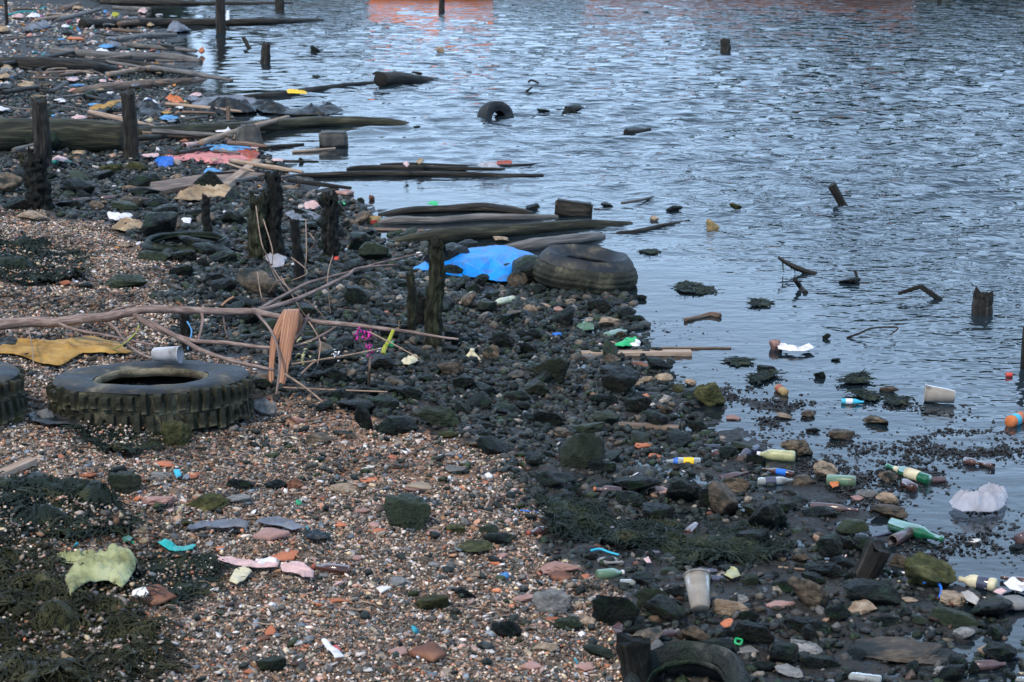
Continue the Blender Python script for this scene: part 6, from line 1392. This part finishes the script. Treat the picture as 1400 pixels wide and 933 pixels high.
stick([q + Vector((0, 0, .02)) for q in P], .004, .004, 'greenp', 'small bright green plastic ring in the black rubble near the bottom', 'ring', 'plastic_ring')
sheetpx([(985, 862), (992, 856), (1002, 858), (998, 866), (990, 868)], 'terra', 'crumpled orange brown shell below the tall clear cup', amp=.05, seed=71, name='shell', cat='shell')
sheetpx([(836, 868), (844, 861), (852, 864), (850, 874), (840, 876)], 'amber', 'amber glass piece left of the violet brown bottle', amp=.06, seed=72, name='glass_chunk', cat='glass')
sheetpx([(880, 773), (886, 770), (890, 778), (884, 778)], 'pinkpale', 'tiny pink curl of plastic in the seaweed', amp=.05, seed=73, name='plastic_scrap', cat='plastic scrap')
sheetpx([(20, 832), (50, 830), (70, 836), (60, 842), (30, 840)], 'bag', 'crumpled pale plastic with a pink spot in the seaweed', amp=.05, seed=74, name='plastic_bag', cat='plastic bag') if False else sheetpx([(50, 832), (62, 829), (72, 834), (64, 841), (54, 840)], 'bag', 'crumpled pale plastic with a pink spot in the seaweed', amp=.05, seed=74, name='plastic_bag', cat='plastic bag')
for poly, lb, sd_ in [([(905, 392), (930, 384), (950, 388), (985, 396), (995, 402), (960, 407), (925, 404)], 'dark clump of weed in the shallows right of the leaning tyre', 1), ([(1022, 411), (1045, 408), (1060, 415), (1040, 424), (1024, 420)], 'small dark weed clump near the wave line', 2),
                      ([(1140, 525), (1160, 514), (1185, 510), (1200, 522), (1180, 530), (1150, 530)], 'low weed covered mound left of the floating cup', 3), ([(1155, 540), (1180, 532), (1208, 538), (1205, 550), (1180, 552)], 'flat weed patch in the calm shallows beside the blue and white bottle', 4),
                      ([(1205, 548), (1225, 544), (1245, 545), (1240, 556), (1220, 560)], 'flat weed patch just left of the floating cup', 5), ([(870, 345), (890, 340), (905, 346), (890, 350)], 'bit of weed in the breaking wavelet', 6), ([(985, 495), (1010, 488), (1030, 496), (1010, 503)], 'strip of weed at the mud edge above the upright boulder', 7),
                      ([(1015, 520), (1045, 505), (1075, 510), (1060, 520), (1030, 530)], 'broad dark weed strip stranded below the clay pot piece', 8)]:
    strands([(sum(q[0] for q in poly) / len(poly) * .25 + a_ * .75, sum(q[1] for q in poly) / len(poly) * .25 + b_ * .75) for a_, b_ in poly], 170, .05, 'weed', lb, seed=sd_, lift=.016, r=.0025)
for i, (poly, lb) in enumerate(WEED): strands(poly, [1800, 1200, 2600, 700, 2200, 600][i], .11, 'weed' if i != 2 else 'weedo', lb, seed=20 + i, lift=[.075, .06, .075, .05, .045, .035][i], r=.0022)
# ---------------------------------------------------------------- the rubble: individual dark stones between the placed ones
placed = [(o.location.x, o.location.y, max(o.scale.x, o.scale.y) * .5) for o in COL.objects if o.name.startswith(('stone', 'boulder'))]
def zone_of(px, py):
    g = any(bool(zone(px, py, P)) for P in GRAVEL)
    return g, bool(zone(px, py, DARK[0])), bool(zone(px, py, MUD[0])), bool(zone(px, py, FARB[0]))
TXT = {
    'a': 'dark wet stone in the heaped rubble around the black posts',
    'b': 'dark wet stone in the dense rubble between the tall barnacled post and the mud',
    'c': 'dark wet stone in the rubble around the seaweed and the tall clear cup',
    'd': 'dark wet stone in the rubble at the lower right',
    'e': 'dark wet stone among the litter of the far left shore'}
GRP = {'a': 'dark stones around the black posts', 'b': 'dark stones of the middle rubble', 'c': 'dark stones around the seaweed and cup', 'd': 'dark stones at the lower right', 'e': 'dark stones of the far left shore'}
LM = [(594, 470, 'the tall barnacled post'), (560, 440, 'the narrow mossy post'), (453, 350, 'the lone black post'), (380, 350, 'the tall crusted post'), (350, 352, 'the wide mossy post'), (409, 390, 'the slender leaning post'),
 (283, 335, 'the post in the sunken tyre'), (50, 285, 'the crusted stump'), (640, 382, 'the blue sheet'), (800, 404, 'the leaning tyre'), (688, 414, 'the yellow green bottle'), (644, 490, 'the white pipe piece'), (600, 580, 'the squarish boulder'),
 (870, 485, 'the straight pale plank'), (885, 588, 'the brown batten'), (970, 545, 'the upright boulder'), (937, 632, 'the yellow labelled bottle'), (830, 672, 'the orange ringed bottle'), (738, 727, 'the bottle at the seaweed edge'),
 (838, 732, 'the slanted short bottle'), (957, 835, 'the tall clear cup'), (835, 786, 'the cloudy green container'), (1190, 780, 'the tilted mossy stump'), (1275, 795, 'the biggest mossy boulder'), (1140, 696, 'the long purple brown bottle'),
 (1245, 652, 'the large green beer bottle'), (1253, 728, 'the second green bottle'), (1340, 698, 'the white plastic bag'), (1240, 893, 'the wide muddy slab'), (1068, 832, 'the arched pale slab'), (1350, 908, 'the dark purple bottle'),
 (1337, 800, 'the beige plastic bottle'), (902, 869, 'the violet brown bottle'), (950, 905, 'the curved tyre piece'), (866, 905, 'the stump at the bottom edge'), (285, 217, 'the faded pink cloth'), (265, 252, 'the wide weathered board'),
 (275, 272, 'the ochre bag'), (165, 300, 'the crumpled white rag'), (85, 200, 'the thick mossy log'), (178, 215, 'the post at the log end'), (504, 520, 'the magenta ribbon'), (390, 540, 'the brown palm sheath'), (727, 535, 'the smooth green tinted boulder'),
 (560, 498, 'the cream husk scrap'), (760, 460, 'the bright blue can'), (850, 458, 'the propped pale bottle'), (510, 305, 'the yellowish tub'), (905, 725, 'the bright orange shard'), (480, 375, 'the upper branch fork'), (130, 272, 'the purple grey bottles'),
 (207, 590, 'the truck tyre'), (558, 705, 'the big gravel boulder'), (278, 690, 'the olive mossy stone'), (140, 800, 'the pale green cloth'), (350, 780, 'the pink plastic strip'), (452, 778, 'the amber bottle'), (585, 899, 'the rusty slab'),
 (455, 896, 'the torn white label'), (590, 828, 'the moss topped stone'), (524, 808, 'the cream chip'), (210, 825, 'the large brown shard'), (240, 755, 'the teal slipper shape'), (212, 688, 'the pale pinkish block'), (242, 656, 'the cyan square'),
 (372, 737, 'the big pink curved shard'), (622, 643, 'the dark grey oval stone'), (370, 910, 'the small green boulder'), (757, 828, 'the pale mottled rock'), (546, 797, 'the mottled grey stone'), (435, 601, 'the cylindrical stone'), (505, 658, 'the pointed salmon shard'),
 (694, 862, 'the black shingle stone'), (301, 45, 'the post across the long log'), (250, 35, 'the very long dark log'), (90, 95, 'the pointed dark log'), (170, 78, 'the two toned log'), (200, 118, 'the brown log'), (340, 190, 'the dark cone lump'),
 (455, 195, 'the concrete block'), (400, 150, 'the yellow strip'), (55, 222, 'the split post'), (145, 152, 'the dark ragged heap'), (210, 155, 'the black cloth heap'), (240, 142, 'the orange brown plastic'), (312, 160, 'the small brown stake'),
 (70, 124, 'the crooked dark branch'), (40, 18, 'the teal rope'), (158, 24, 'the lime green scrap'), (103, 55, 'the flat orange piece'), (210, 142, 'the white printed bottle'), (10, 30, 'the thin corner pole'), (240, 42, 'the grey blade board')]
USED = set()
def near_label(px, py, lead):
    """'lead' plus where it lies from the nearest landmark, each wording used once"""
    for a, b_, nm in sorted(LM, key=lambda q: (q[0] - px) ** 2 + ((q[1] - py) * 2.2) ** 2)[:7]:
        dx, dy = px - a, (py - b_) * 2.2; d = math.hypot(dx, dy)
        if abs(dx) > 2 * abs(dy): w_ = 'left of' if dx < 0 else 'right of'
        elif abs(dy) > 2 * abs(dx): w_ = 'behind' if dy < 0 else 'in front of'
        else: w_ = ('behind' if dy < 0 else 'in front of') + (' and left of' if dx < 0 else ' and right of')
        for q in (['close ', ''] if d < 70 else ['', 'well '] if d > 120 else ['', 'a little ']):
            s_ = f'{lead} {q}{w_} {nm}'
            if s_ not in USED and len(s_.split()) <= 16: USED.add(s_); return s_
    return None
cand = 0; made = 0; sizes = [(44, 70, 46), (33, 44, 66), (22, 32, 110)]
rr = random.Random(4)
for lo, hi, cnt in sizes:
    k_ = 0; tries = 0
    while k_ < cnt and tries < 9000:
        tries += 1
        px_, py_ = rr.uniform(-10, 1410), rr.uniform(60, 935)
        g_, d_, m_, f_ = zone_of(px_, py_)
        if g_ or m_ or not (d_ or f_): continue
        if f_ and rr.random() < .6: continue
        if f_ and py_ < 200 and hi > 33: continue
        if bool(wnear(px_, py_)) : continue
        p = at(px_, py_)
        if float(sdist(p.x, p.y)) < .02: continue
        W = rr.uniform(lo, hi) / ppm(p)
        if any((p.x - a) ** 2 + (p.y - b_) ** 2 < ((W * .42 + r_) * .66) ** 2 for a, b_, r_ in placed): continue
        zk = 'e' if py_ < 240 else 'a' if (py_ < 400 and px_ < 560) or px_ < 470 else 'b' if py_ < 650 else 'c' if px_ < 1040 else 'd'
        nm = 'boulder' if lo > 32 else 'stone'; mt_ = rr.choices(['dark', 'green', 'brown', 'grey'], [72, 12, 12, 4])[0]; hk = rr.choice([rr.uniform(.28, .45), rr.uniform(.45, .75)])
        o = place_rock(nm, p, W, W * rr.uniform(.55, .95), W * hk, M[mt_], rr.uniform(0, 6.3), (rr.gauss(0, .25), rr.gauss(0, .25)), .06)
        tag(o, TXT[zk] if nm == 'stone' else TXT[zk].replace('stone in', 'boulder in').replace('stone among', 'boulder among'), nm, GRP[zk] if nm == 'stone' else GRP[zk].replace('stones', 'boulders')); placed.append((p.x, p.y, W * .45)); k_ += 1
        lb_ = near_label(px_, py_, f"{'flat' if hk < .45 else 'blocky'} {dict(dark='black', green='dark green', brown='brown', grey='grey')[mt_]} {nm}")
        if lb_: o['label'] = lb_

# ---------------------------------------------------------------- what nobody could count
def field(n, x0, x1, y0, y1, seed):
    nr = np.random.default_rng(seed); return nr.uniform(x0, x1, n), nr.uniform(y0, y1, n), nr
def wob(px, py, x, y): return px + 30 * fbm(x * 3, y * 3, 0, 4, 51), py + 15 * fbm(x * 3, y * 3, 0, 4, 61)
def infr(px, py, m=70): return (px > -m) & (px < 1400 + m) & (py < 933 + m) & (py > -12)
PAL = np.array([(.055, .058, .06), (.10, .10, .10), (.165, .155, .145), (.26, .235, .21), (.42, .39, .37), (.60, .58, .58), (.22, .14, .095), (.33, .215, .15), (.36, .15, .095), (.42, .23, .15), (.12, .145, .17), (.21, .245, .29), (.085, .06, .05), (.38, .27, .24), (.04, .055, .05), (.52, .47, .36)])
PW = np.array([12, 12, 12, 10, 10, 8, 7, 7, 1.8, 1.5, 8, 7, 7, 6, 9, 4]); PW = PW / PW.sum()
def cols(nr, n, w_=PW): return PAL[nr.choice(len(PAL), n, p=w_)] * nr.uniform(.75, 1.25, (n, 1))
# fine shingle
for (n, s0, s1, ya, yb, seed, nm, lb) in [(84000, .008, .022, 4.9, 9.2, 1, 'pebbles', 'fine mixed shingle of the near beach'), (34000, .012, .03, 9.2, 14.5, 2, 'pebbles', 'fine mixed shingle of the upper beach'), (11000, .018, .046, 4.9, 14, 3, 'pebbles', 'larger mixed pebbles strewn over the shingle')]:
    x, y, nr = field(int(n * 2.9), -4.3, 1.6, ya, yb, seed)
    z = hgt(x, y); px, py = proj(x, y, z); jx, jy = wob(px, py, x, y)
    k = np.zeros(len(x), bool)
    for P in GRAVEL: k |= zone(jx, jy, P)
    k &= infr(px, py) & ~(zone(px, py, SANDY[0]) & (nr.random(len(x)) < .5))
    k &= ~(wnear(px, py) & (nr.random(len(x)) < .78))
    x, y, z = x[k][:n], y[k][:n], z[k][:n]; z = z + np.where(wnear(px[k][:n], py[k][:n]), .035, 0); m_ = len(x)
    sz = s0 + (s1 - s0) * nr.random(m_) ** 2.2
    clump = fbm(x * 2.2, y * 2.2, 0, 2, 13)
    c_ = cols(nr, m_) * (1 - .6 * sst(-.1, .9, clump))[:, None] * np.array([1.14, 1.0, .88]) * 1.0; sz = sz * (1 + .5 * sst(0, .9, clump))
    scatter(nm, np.stack([x, y, z], 1), sz, c_, lb, 'pebbles', sub=1 if seed == 3 else 0, flatz=.42 if seed == 3 else .75, long_=(.4, .95) if seed == 3 else (.6, 1.0))
# pebbles washed into the rubble, darker
x, y, nr = field(150000, -9, 3.2, 4.9, 26, 6)
z = hgt(x, y); px, py = proj(x, y, z); jx, jy = wob(px, py, x, y)
jx = jx + 45 * fbm(x * 1.7, y * 1.7, 0, 2, 91)
k = (zone(jx, jy, DARK[0]) | zone(jx, jy, FARB[0])) & infr(px, py) & (sdist(x, y) > .03)
x, y, z, px = x[k], y[k], z[k], px[k]; m_ = len(x)
sz = (.012 + .05 * nr.random(m_) ** 1.8) * (1 + .5 * sst(9, 22, y))
w2 = PW * np.array([6, 5, 1.4, .5, .4, .5, .5, .4, .5, .3, 2, .5, 3, .5, 8, .3]); w2 /= w2.sum()
c_ = cols(nr, m_, w2) * np.where(nr.random(m_) < .72, .30, .85)[:, None]
k2 = sz < .034; XX = np.stack([x, y, z], 1); scatter('small_cobbles', XX[k2], sz[k2], c_[k2], 'countless thumb sized wet dark pebbles filling the rubble', 'cobbles', m='wetpeb', tilt=.45, sub=0, flatz=.75)
k2 = (~k2) & (nr.random(m_) < .7); scatter('cobbles', XX[k2], sz[k2], c_[k2], 'small wet dark cobbles filling the rubble', 'cobbles', m='wetpeb', tilt=.45, sub=1)
# dark cobbles of fist size beyond the individual ones
x, y, nr = field(42000, -10, 3.2, 4.9, 30, 16)
z = hgt(x, y); px, py = proj(x, y, z); jx, jy = wob(px, py, x, y)
k = (zone(jx, jy, DARK[0]) | zone(jx, jy, FARB[0])) & infr(px, py) & (sdist(x, y) > .0)
x, y, z = x[k], y[k], z[k]; m_ = len(x); sz = (.042 + .036 * nr.random(m_) ** 1.5) * np.clip(y / 9, .8, 1.35)
c_ = np.array([(.024, .032, .031), (.012, .018, .018), (.05, .056, .05), (.022, .036, .02), (.12, .10, .08)])[nr.choice(5, m_, p=[.4, .3, .15, .1, .05])] * nr.uniform(.6, 1.2, (m_, 1))
scatter('cobbles', np.stack([x, y, z], 1), sz, c_, 'fist sized dark cobbles packed between the larger stones', 'cobbles', flatz=.62, tilt=.4, sub=1, m='wetpeb')
x, y, nr = field(46000, -2.4, 3.0, 4.9, 12.5, 36)
z = hgt(x, y); px, py = proj(x, y, z); jx, jy = wob(px, py, x, y)
k = zone(jx, jy, DARK[0]) & infr(px, py) & (sdist(x, y) > .05) & (nr.random(len(x)) < .42)
x, y, z = x[k], y[k], z[k]; m_ = len(x); sz = (.026 + .052 * nr.random(m_) ** 1.7) * np.clip(y / 9, .75, 1.3)
c_ = np.array([(.02, .028, .028), (.010, .016, .016), (.045, .05, .048), (.022, .036, .02), (.10, .085, .07), (.25, .22, .19)])[nr.choice(6, m_, p=[.36, .3, .15, .1, .06, .03])] * nr.uniform(.6, 1.25, (m_, 1))
scatter('cobbles', np.stack([x, y, z], 1), sz, c_, 'broken dark cobbles heaped in the middle of the rubble', 'cobbles', m='wetpeb', flatz=.6, tilt=.5, sub=1)
# clods and little black stones on the mud film
x, y, nr = field(190000, .2, 4.2, 4.9, 14, 7)
px, py = proj(x, y, 0 * x); k = zone(px + 20 * fbm(x * 5, y * 5, 0, 2, 5), py, MUD[0]) & infr(px, py)
den = fbm(x * 2.0, y * 3.2, 0, 3, 71); k &= nr.random(len(x)) < np.clip(.15 + .85 * sst(-.35, .5, den) , 0, 1) * sst(-4.5, -.8, sdist(x, y))
x, y = x[k], y[k]; z = np.maximum(hgt(x, y), -.012); m_ = len(x); sz = .009 + .024 * nr.random(m_) ** 2.5
scatter('mud_stones', np.stack([x, y, z], 1), sz, np.array([(.8, .8, .8)]) * nr.uniform(.4, 1.5, (m_, 1)), 'countless little black stones and clods dotting the film of water', 'mud stones', m='clod', flatz=.5, sink=.1, sub=0)
# stones and broken bits mixed in the litter at the far left
x, y, nr = field(40000, -14, -1.0, 13, 50, 8)
z = hgt(x, y); px, py = proj(x, y, z); k = zone(px + 8 * fbm(x, y, 0, 2, 5), py, FARB[0]) & infr(px, py) & (nr.random(len(x)) < .5)
x, y, z = x[k], y[k], z[k]; m_ = len(x); sz = .04 + .09 * nr.random(m_) ** 2
c_ = cols(nr, m_) * .95
scatter('broken_debris', np.stack([x, y, z], 1), sz, c_, 'mixed broken stones and scraps of the far left shore', 'debris', flatz=.45)
BR = np.array([(.65, .65, .70), (.60, .30, .25), (.05, .35, .45), (.75, .30, .06), (.10, .28, .60), (.60, .55, .35), (.05, .35, .18), (.7, .5, .5), (.55, .05, .3)])
x, y, nr = field(3200, -14, 3, 5, 48, 9)
z = hgt(x, y); px, py = proj(x, y, z); g = np.zeros(len(x), bool)
for P in GRAVEL: g |= zone(px, py, P)
k = infr(px, py) & (((zone(px, py, FARB[0])) & (nr.random(len(x)) < .9)) | (g & (nr.random(len(x)) < .9)) | (zone(px, py, DARK[0]) & (nr.random(len(x)) < .35))) & (sdist(x, y) > .05)
x, y, z = x[k], y[k], z[k]; m_ = len(x); sz = (.018 + .03 * nr.random(m_) ** 2) * (1 + 2.6 * sst(11, 26, y))
scatter('litter_bits', np.stack([x, y, z + .012], 1), sz, BR[nr.choice(len(BR), m_, p=[.34, .16, .08, .06, .09, .14, .03, .09, .01])] * .8, 'tiny bright scraps of plastic strewn through the stones', 'litter', flatz=.3, tilt=.5)
x, y, nr = field(9000, -4.3, 1.6, 4.9, 13, 44)
z = hgt(x, y); px, py = proj(x, y, z); g = np.zeros(len(x), bool)
for P in GRAVEL: g |= zone(px, py, P)
k = g & infr(px, py) & (nr.random(len(x)) < .12 + .6 * sst(0, .8, fbm(x * 1.6, y * 1.6, 0, 3, 13)))
x, y, z = x[k], y[k], z[k]; m_ = len(x); sz = .016 + .04 * nr.random(m_) ** 2
scatter('dark_scraps', np.stack([x, y, z + .006], 1), sz, np.array([(.02, .024, .02)]) * nr.uniform(.4, 2.6, (m_, 1)) * nr.uniform(.8, 1.2, (m_, 3)), 'bits of black weed, slate and rotten wood strewn over the shingle', 'dark scraps', m='wetpeb', flatz=.35, tilt=.35, long_=(.35, .9))
strands([(0, 600), (330, 600), (560, 610), (700, 640), (740, 760), (840, 850), (850, 925), (200, 925), (230, 800), (180, 700)], 230, .09, 'twig', 'loose twigs and straws lying on the near shingle', 'twigs', seed=61, lift=.012, name='twigs', r=.0018, mound=False)
for n_, s0, s1, c0, lb, nm, fl in [(5200, .022, .05, None, 'coarse flat chips of stone, brick and shell lying in the shingle', 'stone_chips', .28), (2600, .024, .065, 1, 'dark cobbles scattered over the shingle', 'cobbles', .6)]:
    x, y, nr = field(n_ * 2, -4.3, 1.6, 4.9, 12, 50 + n_)
    z = hgt(x, y); px, py = proj(x, y, z); jx, jy = wob(px, py, x, y); g = np.zeros(len(x), bool)
    for P in GRAVEL: g |= zone(jx, jy, P)
    k = g & infr(px, py)
    if c0: k &= nr.random(len(x)) < .2 + .8 * sst(640, 480, px) * 0 + .8 * sst(-.2, .7, fbm(x * 1.3, y * 1.3, 0, 2, 19))
    x, y, z = x[k], y[k], z[k]; m_ = len(x); sz = s0 + (s1 - s0) * nr.random(m_) ** 2
    if c0: c_ = np.array([(.024, .032, .031), (.012, .018, .018), (.05, .056, .05), (.03, .042, .02), (.10, .08, .06), (.2, .19, .18)])[nr.choice(6, m_, p=[.3, .25, .15, .12, .1, .08])] * nr.uniform(.6, 1.3, (m_, 1))
    else: c_ = cols(nr, m_)
    scatter(nm, np.stack([x, y, z + .005], 1), sz, c_, lb, nm.replace('_', ' '), m='wetpeb' if c0 else 'peb', flatz=fl, tilt=.4, long_=(.35, .95))
# small shards one can pick out
rr = random.Random(9); k_ = 0
while k_ < 70:
    px_, py_ = rr.uniform(0, 850), rr.uniform(600, 925)
    g_, d_, m_, f_ = zone_of(px_, py_)
    if not g_ or bool(wnear(px_, py_)): continue
    p = at(px_, py_); W = rr.uniform(9, 20)
    if any((p.x - a) ** 2 + (p.y - b_) ** 2 < (r_ + .02) ** 2 for a, b_, r_ in placed): continue
    mt = rr.choices(['terra', 'pink', 'tan', 'grey', 'shell', 'rust'], [22, 14, 18, 24, 10, 8])[0]
    wd_ = {'terra': 'orange terracotta', 'pink': 'pinkish stone', 'tan': 'tan stone', 'grey': 'grey stone', 'shell': 'whitish', 'rust': 'dark red'}[mt]
    slabpx(px_, py_, W, W * rr.uniform(.3, .55), mt, near_label(px_, py_, f'small {wd_} chip') or f'small {wd_} chip lying loose on the near shingle', rz=rr.uniform(-1, 1), thick=rr.uniform(.15, .3), group=f'small {wd_} chips on the near shingle'); k_ += 1
# driftwood sticks in the litter of the far shore
rr = random.Random(21); k_ = 0
while k_ < 84:
    px_, py_ = rr.uniform(-5, 400), rr.uniform(6, 262)
    if not bool(zone(px_, py_, FARB[0])): continue
    ln = rr.uniform(14, 60) ; an = rr.gauss(0, .13); t_ = rr.uniform(2, 5)
    if k_ % 3 == 0: ln = rr.uniform(50, 120); t_ = rr.uniform(5, 9)
    mt = rr.choices(['wood', 'woodgrey', 'woodbrown', 'woodpale'], [4, 3, 3, 2])[0]
    wd_ = {'wood': 'black', 'woodgrey': 'grey', 'woodbrown': 'brown', 'woodpale': 'pale'}[mt]
    logpx([(px_, py_, t_), (px_ + ln * .5, py_ + ln * .5 * an + rr.uniform(-1, 1), t_), (px_ + ln, py_ + ln * an, t_ * .6)], mt, near_label(px_ + ln / 2, py_, f"{'thin' if t_ < 5 else 'stout'} {wd_} driftwood {'stick' if t_ < 5 else 'pole'}") or f'thin {wd_} driftwood stick in the litter of the far left shore', 'stick' if t_ < 5 else 'pole', 'driftwood_stick' if t_ < 5 else 'driftwood_pole', noise=.2, seg=9, n=16, lift=rr.uniform(.03, .11), group=f'{wd_} driftwood sticks of the far left shore'); k_ += 1
rr = random.Random(33); k_ = 0
while k_ < 64:
    px_, py_ = rr.uniform(0, 400), rr.uniform(8, 250)
    if not bool(zone(px_, py_, FARB[0])): continue
    mt = rr.choices(['white', 'pinkpale', 'bluecloth', 'greycloth', 'tancloth', 'terra', 'cyan', 'ochre', 'blackcloth'], [5, 4, 3, 6, 5, 3, 1, 2, 6])[0]
    wd_ = {'white': 'white', 'pinkpale': 'pale pink', 'bluecloth': 'blue', 'greycloth': 'grey', 'tancloth': 'tan', 'terra': 'orange', 'cyan': 'cyan', 'ochre': 'ochre', 'blackcloth': 'black'}[mt]
    w2 = rr.uniform(5, 15); h2 = w2 * rr.uniform(.12, .3); n_ = rr.randint(5, 7)
    sheetpx([(px_ + w2 * math.cos(a) * rr.uniform(.6, 1.1), py_ + h2 * math.sin(a) * rr.uniform(.6, 1.1)) for a in [j * 6.283 / n_ for j in range(n_)]], mt, near_label(px_, py_, f'small crumpled {wd_} scrap') or f'small crumpled {wd_} scrap in the litter of the far left shore', amp=.09, freq=4, seed=300 + k_, name='plastic_scrap', cat='plastic scrap', g=.035, lift=.06, group=f'{wd_} scraps of the far left shore'); k_ += 1
